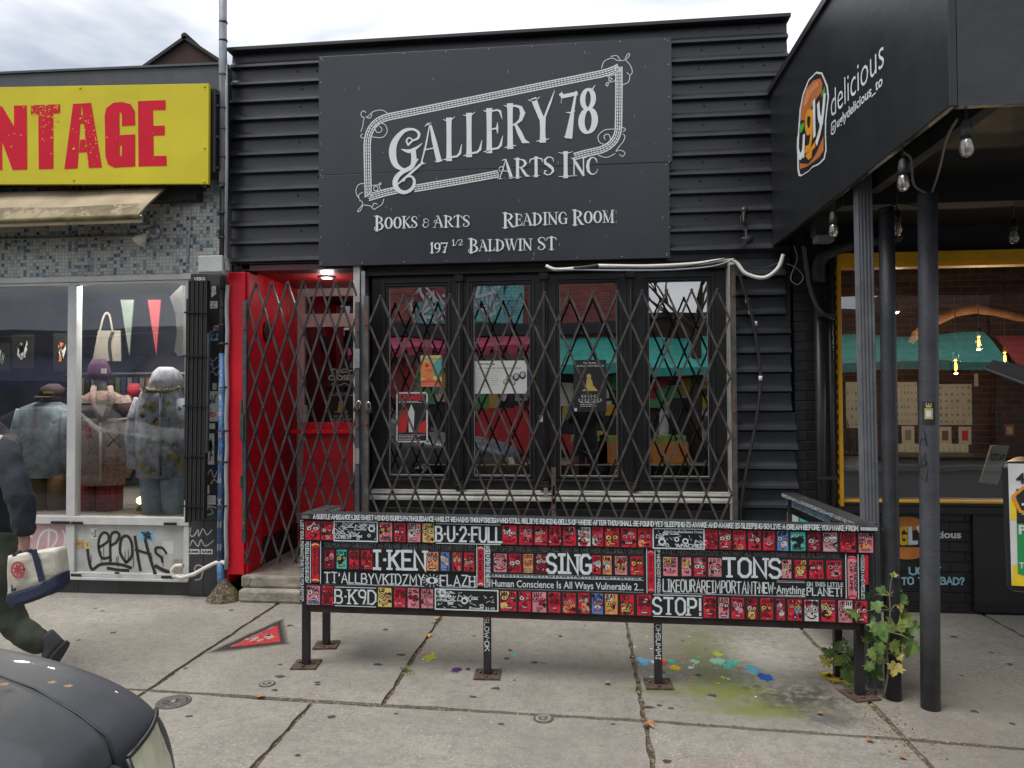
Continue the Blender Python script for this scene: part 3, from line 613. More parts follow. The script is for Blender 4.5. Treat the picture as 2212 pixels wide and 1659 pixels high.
mb = MB(); mb.box(-.365, -.335, 5.606, 5.609, 1.42, 1.47, white_trim); mb.build('latch_plate', gal)
# side posts of the bay
mb = MB(); mb.box(-1.845, -1.79, 5.50, 5.75, 1.0, 2.672, white_trim); mb.box(-1.845, -1.79, 5.505, 5.75, .2, .998, red_dark); mb.build('door_jamb', gal, bevel=.004)
mb = MB(); mb.box(1.088, 1.125, 5.5, 5.7, .1, 2.66, white_trim); mb.build('corner_trim', gal, bevel=.003)
# ---- red doorway
mb = MB(); mb.box(-2.875, -2.735, 5.47, 5.75, .2, 2.64, red_wood); mb.box(-2.735, -2.715, 5.495, 5.75, .2, 2.64, red_wood); mb.box(-2.9, -2.875, 5.49, 5.7, .12, 2.63, red_wood); mb.build('pillar', gal, bevel=.006)
mb = MB()
y = 5.75
while y < 6.58: mb.box(-2.80, -2.772, y+.003, y+.085, .42, 2.677, red_wood); y += .088
mb.box(-2.82, -2.80, 5.75, 6.66, .2, 2.677, red_dark); wl = mb.build('recess_wall', gal)
mb = MB(); mb.box(-2.8, -2.762, 5.75, 6.6, .2, .42, red_dark); mb.build('baseboard', wl)
mb = MB(); c = Vector((-2.765, 5.95, 2.2)); mb.lathe(c, [(.09, 0), (.09, .012), (.07, .016), (.06, .01), (.03, .014), (.012, .02)], red_dark, (1, 0, 0), 20); mb.build('rosette', wl)
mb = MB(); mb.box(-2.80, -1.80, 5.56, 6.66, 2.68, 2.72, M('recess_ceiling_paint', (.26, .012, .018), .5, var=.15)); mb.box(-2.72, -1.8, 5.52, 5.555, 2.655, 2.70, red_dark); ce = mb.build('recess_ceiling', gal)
mb = MB(); c = Vector((-2.25, 6.0, 2.679)); mb.lathe(c, [(.075, 0), (.075, -.008), (.055, -.01)], rubber, n=20); mb.lathe(c+Vector((0, 0, -.011)), [(.05, 0), (.045, -.004)], emit('downlight_lens', (1, .9, .75), .5), n=20); mb.build('downlight', ce); lamp_light('downlight', c-Vector((0, 0, .08)), 1.8, (1, .93, .84), .05)
mb = MB(); mb.box(-1.84, -1.80, 5.76, 6.66, .2, 2.677, red_wood); mb.build('recess_wall', gal)
# door: pale frame, transom, dark glass
df = M('door_frame_paint', (.50, .38, .38), .5, var=.12, wear=(.2, .1, .1), wscale=15, wlim=.7)
dglass = glassmat('door_glass', .2, (.5, .52, .54))
mb = MB(); frame(mb, -2.70, -1.9, .3, 2.60, -2.772, -1.84, .2, 2.678, 6.6, 6.66, df); mb.box(-2.70, -1.9, 6.6, 6.66, 2.36, 2.43, df); mb.box(-2.7, -1.9, 6.585, 6.5995, 2.30, 2.36, df); dr = mb.build('door', gal, bevel=.004)
mb = MB(); mb.panebox(-2.70, -1.9, 6.63, 6.64, .3, 2.36, dglass); mb.panebox(-2.70, -1.9, 6.63, 6.64, 2.43, 2.6, dglass); mb.build('pane', dr)
mb = MB(); mb.box(-2.69, -2.655, 6.55, 6.599, 1.2, 1.55, white_trim); mb.box(-2.715, -2.69, 6.53, 6.599, 1.25, 1.5, white_trim); mb.build('handle', dr)
mb = MB(); mb.box(-2.8, -1.8, 7.4, 7.45, .2, 4, dark_room); mb.box(-2.8, -2.79, 6.7, 7.4, .2, 4, dark_room); mb.box(-2.79, -1.84, 6.67, 7.4, 3.0, 3.05, dark_room); mb.box(-2.79, -1.84, 6.67, 7.4, .2, .25, dark_room); mb.build('interior', gal)
mb = MB(); mb.slab([(-2.60, 6.2, .25), (-1.90, 6.2, .25), (-1.90, 6.17, 1.30), (-2.52, 6.17, 1.30)], (0, .03, 0), M('half_door_red', (.46, .012, .022), .42, var=.25, scale=3, wear=(.3, .09, .03), wscale=5, wlim=.68))
mb.slab([(-2.62, 6.1, 1.30), (-2.03, 6.1, 1.30), (-2.03, 6.24, 1.30), (-2.56, 6.24, 1.30)], (0, 0, .035), red_wood); mb.box(-2.55, -2.03, 6.21, 6.24, 1.336, 1.40, red_wood); mb.slab([(-1.93, 6.15, .3), (-1.90, 6.15, .3), (-1.90, 6.15, 1.1), (-1.915, 6.15, 1.1)], (0, .015, 0), M('bare_plywood', (.45, .32, .18), .7)); mb.build('half_door', gal, bevel=.004)
# steps
stepc = M('step_concrete', (.3, .27, .22), .85, var=.3, scale=9, bump=.6, bscale=40, wear=(.13, .11, .08), wscale=10, wlim=.6)
mb = MB(); mb.box(-2.76, -1.75, 5.46, 6.66, .10, .2, stepc); mb.box(-2.75, -1.75, 5.40, 5.75, .0, .1, stepc); mb.build('step', gal, bevel=.02)
mb = MB(); mb.box(1.545, 1.62, 5.9, 7, 3.5, 4.18, M('grey_parapet', (.12, .12, .125), .6)); mb.build('chimney', gal)

# ================================================================== GALLERY SIGN
sg = thing('shop_sign', (-.73, 5.48, 2.67), 'big black rectangular sign with white ornate lettering and slanted scroll frame', 'sign')
mb = MB(); mb.box(-2.119, .668, 5.465, 5.49, 3.402, 4.36, sign_black); mb.box(-2.117, .645, 5.467, 5.49, 2.668, 3.399, sign_black); 
for x, z in [(-2.09, 4.33), (.64, 4.33), (-2.09, 2.7), (.62, 2.7), (-2.09, 3.38), (.62, 3.38), (-2.09, 3.44), (.64, 3.44)] + [(-2.1+.34*i, 2.685) for i in range(9)] + [(-2.1+.34*i, 4.345) for i in range(9)] + [(-2.1, 2.9+.25*i) for i in range(6)] + [(.645, 2.9+.25*i) for i in range(6)]:
    mb.lathe((x, 5.4645, z), [(.006, 0), (.004, .003)], grey_steel, NY, 6)
mb.build('panel', sg, bevel=.002)
mb = MB()
for q in range(46):                                                    # scuffs and bird-lime ticks on the sign face
    x, z = RNG.uniform(-2.05, .6), RNG.uniform(2.72, 4.32); w2, h2 = RNG.uniform(.002, .005), RNG.uniform(.002, .014); mb.face([(x-w2, 5.4642 if z > 3.4 else 5.4662, z-h2), (x+w2, 5.4642 if z > 3.4 else 5.4662, z-h2), (x+w2*.6, 5.4642 if z > 3.4 else 5.4662, z+h2), (x-w2*.6, 5.4642 if z > 3.4 else 5.4662, z+h2)], M('scuff_grey', (.2, .2, .21), .7))
o = mb.build('scuffs', sg); o['kind'] = 'stuff'
YS = 5.4645; s4 = 1400/2212; k_ = 2212/3840
def r4(x, y): return ((1180+x*s4)*k_, (130+y*s4)*k_)
def S(x, y, Y=YS): return P(*r4(x, y), Y)
ORG = Vector((0, YS, 0)); FR = (ORG, Vector((1, 0, 0)), Vector((0, 0, 1)), NY)
def s2(x, y): p = S(x, y); return (p.x, p.z)
# display letters as variable-width strokes; units: height 1
def sp(*a): return list(a)
def stem(x, w=.17, y0=0, y1=1): return [(x, y0, w*1.12), (x, y0+.12, w*.96), (x, (y0+y1)/2, w*.9), (x, y1-.12, w*.96), (x, y1, w*1.12)]
def serif(x0, x1, y, up=.03, w=.05): m_ = (x0+x1)/2; return [(x0, y+up*1.6, .006), (x0+(x1-x0)*.2, y+up*.4, w*.6), (m_, y, w), (x1-(x1-x0)*.2, y+up*.4, w*.6), (x1, y+up*1.6, .006)]
def curve(cx, cy, rx, ry, a0, a1, wf, n=14): return [(cx+rx*math.cos(math.radians(a0+(a1-a0)*i/n)), cy+ry*math.sin(math.radians(a0+(a1-a0)*i/n)), wf(i/n)) for i in range(n+1)]
swell = lambda lo, hi: (lambda t: lo+(hi-lo)*math.sin(math.pi*t)**1.3)
DG = {
'A': (.74, [[(.33, 1.02, .03), (.2, .5, .055), (.04, .02, .04)], [(.34, 1.03, .05), (.47, .55, .15), (.62, .02, .17)], [(.14, .36, .04), (.5, .36, .04)], serif(-.06, .18, .0, -.0, .04), serif(.48, .78, 0, -.0, .05), [(.16, .98, .008), (.26, 1.03, .05), (.36, 1.0, .06)]]),
'a': (.78, [[(.36, 1.02, .03), (.22, .5, .055), (.06, .02, .04)], [(.37, 1.03, .05), (.5, .55, .15), (.65, .02, .17)], [(.2, .42, .04), (.53, .36, .04)], curve(.14, .52, .11, .13, -20, 300, lambda t: .05*(1-t*.5)), serif(-.06, .2, .0, 0, .04), serif(.5, .8, 0, 0, .05), [(.18, .98, .008), (.28, 1.03, .05), (.38, 1.0, .06)]]),
'L': (.6, [stem(.16), serif(-.03, .36, 1), serif(-.03, .2, 0, 0), [(.1, .03, .06), (.42, .02, .06), (.52, .08, .08), (.58, .3, .01)]]),
'E': (.62, [stem(.16), [(-.03, 1.04, .008), (.1, .98, .05), (.42, .97, .05), (.52, .92, .07), (.58, .72, .01)], [(.16, .52, .04), (.42, .52, .05)], [(.43, .66, .008), (.42, .52, .07), (.43, .38, .008)], serif(-.03, .2, 0, 0), [(.1, .03, .06), (.44, .02, .06), (.53, .08, .08), (.6, .3, .01)]]),
'R': (.74, [stem(.16), [(-.04, 1.05, .008), (.1, .98, .05), (.34, .97, .06), (.5, .9, .1), (.57, .75, .15), (.5, .6, .1), (.34, .52, .05), (.16, .51, .04)], [(.32, .53, .06), (.46, .3, .14), (.6, .06, .13), (.78, .0, .01)], serif(-.03, .35, 0, 0)]),
'Y': (.78, [[(.14, 1, .17), (.24, .78, .15), (.4, .48, .15)], [(.8, 1.12, .01), (.66, .86, .06), (.43, .46, .06)], stem(.41, .17, 0, .5), serif(.2, .62, 0, 0), serif(-.06, .32, 1)]),
'7': (.6, [[(.0, .98, .1), (.06, .93, .1), (.56, .94, .1)], [(.56, .98, .05), (.44, .6, .08), (.28, .02, .2)], [(.02, 1.04, .01), (.0, .78, .01)], [(.18, .55, .01), (.4, .52, .05), (.52, .56, .01)], [(.1, .02, .01), (.28, -.02, .05), (.4, .0, .03)]]),
'8': (.62, [curve(.3, .77, .2, .22, 90, 450, lambda t: .07+.07*abs(math.cos(2*math.pi*t+1.57)), 18), curve(.3, .27, .25, .27, 90, 450, lambda t: .07+.1*abs(math.cos(2*math.pi*t+1.57)), 18), [(.44, .95, .05), (.56, 1.06, .01)]]),
'T': (.66, [stem(.33), [(.0, .74, .008), (.04, .92, .07), (.14, .97, .06), (.5, .97, .06), (.62, .92, .07), (.66, .74, .008)], serif(.14, .52, 0, 0)]),
'S': (.6, [[(.52, .72, .008), (.5, .9, .05), (.36, 1.0, .05), (.2, .98, .07), (.08, .84, .11), (.12, .66, .14), (.3, .52, .17), (.46, .36, .14), (.5, .18, .11), (.36, .02, .06), (.2, .0, .05), (.06, .1, .07), (.08, .24, .06), (.18, .24, .03)]]),
'I': (.36, [stem(.18), serif(-.02, .38, 1), serif(-.02, .38, 0, 0)]),
'N': (.8, [stem(.12, .07), [(.08, 1.0, .1), (.36, .5, .17), (.66, .0, .12)], stem(.66, .07), serif(-.06, .22, 1), serif(-.04, .28, 0, 0), serif(.52, .84, 1)]),
'C': (.68, [[(.62, .68, .01), (.58, .86, .07), (.44, 1.0, .05), (.26, .97, .08), (.12, .78, .15), (.08, .5, .18), (.12, .22, .15), (.26, .03, .08), (.44, 0, .05), (.58, .1, .04), (.66, .3, .01)]]),
'O': (.76, [curve(.37, .5, .28, .49, 90, 450, lambda t: .055+.12*abs(math.sin(2*math.pi*t)), 22)]),
'B': (.7, [stem(.18), [(-.04, 1.05, .008), (.12, .98, .05), (.34, .97, .06), (.48, .9, .1), (.53, .77, .13), (.48, .63, .1), (.34, .55, .05), (.18, .54, .04)], [(.34, .54, .05), (.52, .44, .1), (.6, .28, .15), (.52, .1, .1), (.34, .02, .06), (.1, .02, .05)], curve(.12, .12, .12, .12, 80, 380, lambda t: .05*(1-.6*t))]),
'K': (.76, [stem(.16), [(.7, 1.06, .01), (.5, .84, .06), (.2, .5, .05)], [(.28, .56, .06), (.48, .26, .15), (.64, .04, .13), (.8, 0, .01)], serif(-.03, .35, 1), serif(-.03, .33, 0, 0)]),
'&': (.66, [[(.6, .6, .01), (.5, .92, .05), (.34, 1, .05), (.16, .9, .09), (.14, .72, .1), (.3, .56, .06), (.14, .46, .08), (.06, .24, .13), (.2, .02, .08), (.4, .0, .06), (.56, .2, .06), (.6, .42, .01)], [(.3, .56, .05), (.48, .52, .01)]]),
'D': (.78, [stem(.16), [(-.04, 1.04, .008), (.1, .98, .05), (.36, .97, .06), (.58, .8, .13), (.66, .5, .18), (.58, .2, .13), (.36, .02, .06), (-.03, .02, .04)]]),
'M': (.98, [stem(.14, .07), [(.1, 1.0, .1), (.28, .55, .16), (.46, .04, .1)], [(.8, 1.0, .03), (.64, .5, .05), (.47, .04, .04)], stem(.8, .16), serif(-.05, .22, 1), serif(-.03, .3, 0, 0), serif(.6, .98, 0, 0), serif(.72, .98, 1)]),
'G': (.74, [[(.62, .7, .01), (.58, .86, .07), (.44, 1.0, .05), (.26, .97, .08), (.12, .78, .15), (.08, .5, .18), (.12, .22, .15), (.26, .03, .08), (.44, 0, .05), (.58, .08, .07)], stem(.6, .14, .06, .42), serif(.42, .76, .43)]),
'W': (1.08, [[(.12, 1, .17), (.22, .5, .15), (.34, .02, .08)], [(.56, 1, .04), (.46, .5, .05), (.35, .02, .04)], [(.52, 1, .17), (.64, .5, .15), (.76, .02, .08)], [(1.06, 1.08, .01), (.92, .7, .05), (.77, .02, .04)], serif(-.06, .28, 1), serif(.4, .7, 1)]),
'1': (.36, [stem(.18), [(.02, .8, .01), (.12, .96, .05), (.18, 1, .1)], serif(0, .36, 0, 0)]),
'2': (.6, [[(.06, .72, .01), (.1, .9, .07), (.28, 1, .06), (.46, .92, .1), (.48, .72, .14), (.34, .44, .1), (.06, .06, .05)], [(.06, .05, .1), (.4, .04, .09), (.56, .22, .01)]]),
'9': (.6, [curve(.28, .68, .22, .3, 90, 450, lambda t: .06+.09*abs(math.sin(2*math.pi*t)), 18), [(.5, .7, .12), (.5, .4, .12), (.4, .12, .09), (.16, -.02, .02)]]),
'/': (.4, [[(.02, -.05, .06), (.4, 1.05, .06)]]), ' ': (.4, [])}
def sign_text(mb, text, A, B, hA, hB, mat, ext=.006, gap=.06, big=(), drop=0, wf=1.05):
    """A,B baseline ends (x,z); cap heights at both ends"""
    ad = [DG[c][0]*(1.25 if i in big else 1)+gap for i, c in enumerate(text)]; tot = sum(ad)-gap; Wd = B[0]-A[0]; sx = Wd/tot; x = 0
    for i, c in enumerate(text):
        f = (1.25 if i in big else 1)
        for j, st in enumerate(DG[c][1]):
            pts = []; hw = []
            for (px, py, ww) in st:
                X = (x+px*f)*sx; t = X/Wd; h = (hA+(hB-hA)*t)*f
                pts.append((A[0]+X, A[1]+(B[1]-A[1])*t + py*h - (h*(1-1/f)*.5 if f > 1 and drop else 0))); hw.append(max(.0016, ww*h/2*wf))
            stroke(mb, pts, hw, FR, mat, .0045+.0003*(j % 4), ext if ext else 0)
        x += ad[i]
mb = MB()
# big word, drawn letter G by hand, then the rest rising to the right
a = s2(625, 770); b2_ = s2(1420, 612); hL = (S(690, 560)-S(690, 752)).length
sign_text(mb, 'ALLERY', a, b2_, .30, .33, letter_white, gap=.06, wf=.80)
c1 = s2(1462, 612); c2 = s2(1672, 570); sign_text(mb, '78', c1, c2, .345, .335, letter_white, gap=.1, wf=.85)
gp = [(555, 655, 12), (580, 630, 10), (612, 615, 13), (618, 585, 15), (585, 562, 13), (530, 572, 22), (478, 630, 36), (462, 700, 44), (480, 770, 32), (530, 800, 14), (575, 785, 12), (610, 740, 10)]
def px_stroke(mb, pts, mat, ext=.006, lift=.005):
    sc_ = (S(900, 600)-S(901, 600)).length
    # smooth the hand-placed points
    P2 = []
    for i in range(len(pts)-1):
        p0, p1, p2, p3 = [np.array(pts[max(0, min(len(pts)-1, i+d))], float) for d in (-1, 0, 1, 2)]
        for t in np.linspace(0, 1, 5)[:-1]:
            P2.append(.5*((2*p1)+(-p0+p2)*t+(2*p0-5*p1+4*p2-p3)*t*t+(-p0+3*p1-3*p2+p3)*t**3))
    P2.append(np.array(pts[-1], float))
    stroke(mb, [s2(p[0], p[1]) for p in P2], [max(.5, p[2])*sc_/2 for p in P2], FR, mat, lift, ext)
px_stroke(mb, gp, letter_white)
px_stroke(mb, [(555, 655, 10), (545, 630, 9), (560, 612, 8), (578, 622, 7)], letter_white, lift=.0055)
px_stroke(mb, [(515, 680, 4), (560, 692, 22), (600, 675, 16), (638, 645, 3)], letter_white, lift=.0056)
px_stroke(mb, [(585, 690, 30), (588, 740, 30), (575, 785, 26), (520, 815, 26), (485, 850, 30), (478, 890, 30), (500, 925, 26), (540, 935, 20), (580, 910, 20), (592, 870, 16), (575, 842, 12), (545, 845, 9), (528, 870, 6)], letter_white, lift=.0058)
px_stroke(mb, [(455, 920, 3), (560, 830, 14), (640, 760, 12)], letter_white, lift=.0059)
sign_text(mb, 'aRTS', s2(1090, 855), s2(1425, 828), .115*1.25, .125*1.1, letter_white, gap=.03)
sign_text(mb, 'I', s2(1450, 842), s2(1525, 838), .18, .18, letter_white)
sign_text(mb, 'NC', s2(1525, 838), s2(1680, 826), .135, .13, letter_white, gap=.02)
mb.build('lettering', sg); mb = MB()
for tx, A_, B_, h in (('BOOKS', (355, 1152), (612, 1143), .088), ('&', (638, 1143), (680, 1142), .07), ('aRTS', (706, 1143), (922, 1137), .088), ('READING', (1115, 1136), (1500, 1120), .09), ('ROOM', (1528, 1120), (1776, 1112), .09), ('197', (684, 1294), (790, 1290), .078), ('1/2', (815, 1250), (880, 1248), .045), ('BALDWIN', (912, 1284), (1290, 1276), .085), ('ST', (1320, 1275), (1432, 1272), .095)):
    sign_text(mb, tx, s2(*A_), s2(*B_), h, h, letter_white, .003, gap=.03, big=(0,) if tx in ('BOOKS', 'READING', 'ROOM', 'BALDWIN') else (), drop=1)
mb.build('lettering', sg)
# slanted border: three lines with a beaded band, plus corner scrolls
mb = MB()
def offs(path, d):                                            # offset a pixel path sideways
    o = []
    for i, p in enumerate(path):
        a = np.array(path[max(0, i-1)], float); b = np.array(path[min(len(path)-1, i+1)], float); t = b-a; t /= np.hypot(*t); o.append((p[0]-t[1]*d, p[1]+t[0]*d))
    return o
def bez(p0, p1, p2, n=8): return [tuple((1-t)**2*np.array(p0)+2*t*(1-t)*np.array(p1)+t*t*np.array(p2)) for t in np.linspace(0, 1, n)]
top = [(330+i*(1770-430)/30+90, 497-(i/30)*272) for i in range(31)]
path1 = [(500, 918), (420, 935), (320, 965)]; 
loop = [(590, 912), (700, 893), (850, 868), (980, 845), (1085, 825)]
left = [(318, 960), (316, 880), (313, 760), (311, 660)]
cTL = bez((311, 660), (312, 515), (440, 487), 8)
topl = [(440+i*(1700-440)/16, 487+i*(232-487)/16) for i in range(17)]
cTR = bez((1700, 232), (1770, 215), (1802, 192), 5)
right = [(1802, 192), (1803, 300), (1802, 420), (1800, 540)]
cBR = bez((1800, 540), (1800, 650), (1690, 685), 8)
bot2 = [(1690, 685), (1610, 703), (1540, 722)]
main = left[1:]+cTL[1:]+topl[1:]+cTR[1:]
for path in (path1, [(318, 962)]+left[1:]+cTL[1:]+topl[1:]+cTR[1:], right+cBR[1:]+bot2[1:], loop):
    for d, wd in ((-18, 5), (18, 5), (-13, 0), (0, 0)):
        if wd: stroke(mb, [s2(*p) for p in offs(path, d)], wd*.00095, FR, letter_white, .0015)
    # beads
    pts = [np.array(p, float) for p in path]; seg = [np.hypot(*(pts[i+1]-pts[i])) for i in range(len(pts)-1)]; tot = sum(seg); q = 8
    while q < tot:
        r = q; i = 0
        while i < len(seg)-1 and r > seg[i]: r -= seg[i]; i += 1
        t = (pts[i+1]-pts[i])/seg[i]; c = pts[i]+t*r; nrm = np.array((-t[1], t[0]))
        for sgn in (-1, 1):
            cc = c+nrm*sgn*3.0; ring = [s2(*(cc+t*9.2*math.cos(an)+nrm*sgn*8.5*math.sin(an))) for an in np.linspace(0, math.pi, 7)]
            flat(mb, ring if sgn > 0 else ring[::-1], FR, letter_white, .0022)
        q += 19
def thin(pts, wdt=4): px_stroke(mb, [(x, y, wdt) for x, y in pts], letter_white, 0, .0028)
for pts in ([(430, 465), (400, 448), (350, 455), (315, 485), (285, 490), (275, 468), (290, 452), (303, 462)], [(340, 470), (330, 495), (300, 490), (290, 510), (285, 545), (275, 575)], [(300, 610), (280, 612), (273, 598), (285, 590)], [(330, 605), (400, 610), (430, 575), (418, 535), (385, 525), (358, 550), (370, 580), (395, 575), (398, 555), (385, 545)],
            [(1700, 200), (1715, 160), (1760, 140), (1800, 155), (1840, 150), (1865, 125), (1860, 112), (1845, 130), (1838, 152)], [(1755, 130), (1790, 125), (1810, 150)], [(1840, 150), (1868, 180), (1882, 220), (1868, 240), (1850, 225)], [(1868, 240), (1860, 280), (1825, 298)], [(1735, 250), (1780, 240), (1776, 275), (1735, 285), (1725, 298), (1735, 305), (1740, 290)], [(1745, 255), (1762, 262), (1750, 275), (1742, 268), (1745, 255)],
            [(1800, 555), (1830, 552), (1842, 565), (1828, 575)], [(1780, 560), (1720, 565), (1680, 600), (1690, 640), (1730, 650), (1752, 620), (1740, 590), (1715, 600), (1720, 622)], [(1825, 590), (1838, 600), (1830, 630), (1815, 650), (1785, 690), (1810, 685), (1838, 700), (1825, 722), (1808, 712)], [(1680, 715), (1730, 728), (1780, 705)],
            [(300, 880), (260, 890), (245, 930), (262, 970), (285, 1000), (262, 1035), (255, 1048), (270, 1045), (287, 1012)], [(285, 935), (262, 950), (268, 985)], [(290, 1010), (330, 1015), (350, 1035), (370, 1025), (400, 1005), (410, 975)], [(345, 1020), (350, 1000), (372, 1005)], [(335, 895), (375, 890), (388, 878), (395, 885), (383, 895), (388, 925), (350, 935)], [(350, 905), (370, 900), (375, 920), (355, 925), (350, 905)]):
    thin(pts)
mb.build('border_ornament', sg)

# ================================================================== SCISSOR GATES
def lattice(mb, rv, xl, xr, z_top, z_bot, x0, pitch, slope, Y, mat, wd=.0145, tilt=0):
    k = -60
    while k < 80:
        xp = x0+k*pitch
        for sgn, dy in ((-1, -.007), (1, .007)):
            # line through the peak (xp, z_top) going down with x = xp + sgn*(z_top-z)/slope
            za, zb = z_top, z_bot; lim = []
            for xx in (xl, xr):
                if sgn: lim.append(z_top-(xx-xp)*sgn*slope)
            lo, hi = min(lim), max(lim); a = min(za, hi); b = max(zb, lo)
            if a-b > .03: 
                p = Vector((xp+sgn*(z_top-a)/slope, Y+dy, a)); q = Vector((xp+sgn*(z_top-b)/slope, Y+dy, b))
                e = (p-q).normalized()*.012
                if a == za: p = p+e
                if b == zb: q = q-e
                mb.bar(p, q, wd, .009, mat); u = (p-q).normalized().cross(NY)*wd*.42
                for s_ in (-1, 1): mb.bar(p+u*s_, q+u*s_, .0022, .014, mat)
        k += 1
    rows = int((z_top-z_bot)/(slope*pitch/2))+1
    for r in range(rows):
        z = z_top-r*slope*pitch/2; k = -60
        while k < 80:
            x = x0+k*pitch+(pitch/2 if r % 2 else 0)
            if xl-.01 <= x <= xr+.01: rv.lathe((x, Y-.0135, z), [(.0065, 0), (.0055, .003), (.002, .005)], rust, NY, 6)
            k += 1
gt = thing('scissor_gate', (-.3, 5.45, .3), 'wide rusty black folding lattice gate closed across the four gallery windows', 'gate', 'folding security gates')
mb = MB(); rv = MB(); lattice(mb, rv, -1.70, 1.075, 2.415, .36, -1.606, .185, 2.36, 5.45, rust_steel); mb.build('lattice', gt); rv.build('rivets', gt)
def channel(name, par, x, z0, z1, Y, mat, wd=.034, rustend=True):
    mb = MB(); mb.box(x-wd/2, x+wd/2, Y-.006, Y+.002, z0, z1, mat); mb.box(x-wd/2, x-wd/2+.005, Y+.0021, Y+.03, z0, z1, mat); mb.box(x+wd/2-.005, x+wd/2, Y+.0021, Y+.03, z0, z1, mat)
    if rustend:
        for zz in (z1-.28, z0+.1, (z0+z1)/2):
            if zz > z0+.05 and zz+.24 < z1+.01: mb.box(x-.006, x+.006, Y-.0085, Y-.0061, zz, zz+.22, rust); mb.lathe((x, Y-.009, zz+.05), [(.012, 0), (.009, .006)], rust, NY, 8)
    return mb.build(name, par)
channel('side_channel', gt, -1.715, .3, 2.42, 5.435, rust_steel); channel('side_channel', gt, 1.10, .3, 2.60, 5.435, rust_steel)
channel('side_channel', gt, -1.752, .25, 2.62, 5.47, grey_steel, .03, False)
channel('lock_post', gt, -.248, .36, 1.08, 5.425, rust_steel)
mb = MB(); mb.box(-.36, -.25, 5.43, 5.436, .845, .855, M('old_bracket', (.3, .26, .2), .6)); mb.box(-.325, -.295, 5.43, 5.45, .86, .92, grey_steel); mb.build('bracket', gt)
dg = thing('scissor_gate', (-2.25, 5.5, .3), 'narrow black folding lattice gate closed across the red doorway', 'gate', 'folding security gates')
mb = MB(); rv = MB(); lattice(mb, rv, -2.715, -1.80, 2.535, .315, -2.629, .132, 3.02, 5.44, black_steel, .015); mb.build('lattice', dg); rv.build('rivets', dg)
channel('side_channel', dg, -2.712, .47, 2.40, 5.42, black_steel); channel('side_channel', dg, -1.785, .3, 2.37, 5.42, black_steel)
mb = MB(); mb.box(-1.80, -1.762, 5.405, 5.413, 1.85, 2.0, grey_steel); mb.box(-1.795, -1.765, 5.405, 5.413, 1.1, 1.22, M('lock_case', (.3, .29, .27), .5, metal=.5)); mb.box(-2.742, -2.725, 5.405, 5.44, .9, 1.0, black_steel); mb.box(-2.742, -2.725, 5.405, 5.44, 1.5, 1.6, black_steel); mb.box(-2.74, -2.71, 5.40, 5.414, 1.28, 1.5, black_steel); mb.build('lock_plate', dg)
def padlock(c, tilt, lab):
    t = thing('padlock', c, lab, 'padlock', 'padlocks between the gates'); c = Vector(c); a = Vector((math.sin(tilt), 0, math.cos(tilt))); s_ = Vector((math.cos(tilt), 0, -math.sin(tilt)))
    mb = MB(); mb.slab([c-s_*.022-Vector((0, .012, 0)), c+s_*.022-Vector((0, .012, 0)), c+s_*.024+a*.038-Vector((0, .012, 0)), c-s_*.024+a*.038-Vector((0, .012, 0))], (0, .024, 0), rubber); mb.build('body', t, bevel=.006)
    mb = MB(); mb.tube([c-s_*.015+a*.03, c-s_*.015+a*.075, c-s_*.008+a*.088, c+s_*.008+a*.088, c+s_*.015+a*.075, c+s_*.015+a*.03], .0045, M('chrome', (.65, .65, .66), .2, metal=1), 8); mb.build('shackle', t)
p = P(768, 890, 5.39); padlock(p, .35, 'black padlock tilted on the edge of the doorway gate')
p = P(798, 893, 5.39); padlock(p, -.12, 'black padlock hanging upright on the edge of the window gate')

# ================================================================== posters and goods in the gallery windows
s5 = 1500/2212*k_
def r5w(x, y): return (1340*k_+x*s5, 950*k_+y*s5)
def rect(x0, y0, x1, y1, Y, rr=r5w): a = P(*rr(x0, y0), Y); b = P(*rr(x1, y1), Y); return a.x, b.x, b.z, a.z
def paper(name, r, Y, mat, label, draw=None, cat='poster', group='posters in the gallery windows'):
    x0, x1, z0, z1 = r; mb = MB(); mb.box(x0, x1, Y, Y+.0015, z0, z1, mat)
    if draw: draw(mb, x0, x1, z0, z1, (Vector((x0, Y, z0)), Vector((1, 0, 0)), Vector((0, 0, 1)), NY), x1-x0, z1-z0)
    return tag(mb.build(name), label, cat, group)
pw = M('paper_white', (.68, .68, .66), .6, var=.05); pk = M('paper_black', (.02, .02, .022), .5); pr_ = M('ink_red', (.6, .03, .03), .5); po = M('ink_orange', (.75, .25, .08), .5); py_ = M('ink_yellow', (.75, .55, .2), .5); pg = M('ink_grey', (.25, .25, .25), .6); pt = M('ink_teal', (.1, .35, .3), .5); gold = M('ink_gold', (.55, .4, .12), .5); pb = M('ink_blue', (.05, .12, .4), .5)
def lines(mb, fr, w_, h_, y0, y1, n, mat, x0=.08, x1=.92, th=.012):
    for i in range(n):
        y = y0+(y1-y0)*i/max(1, n-1); e = x0+(x1-x0)*RNG.uniform(.6, 1); x = x0
        while x < e: q = RNG.uniform(.03, .09); flat(mb, [(x*w_, y*h_), (min(e, x+q)*w_, y*h_), (min(e, x+q)*w_, (y+th)*h_), (x*w_, (y+th)*h_)], fr, mat, .0006); x += q+.018
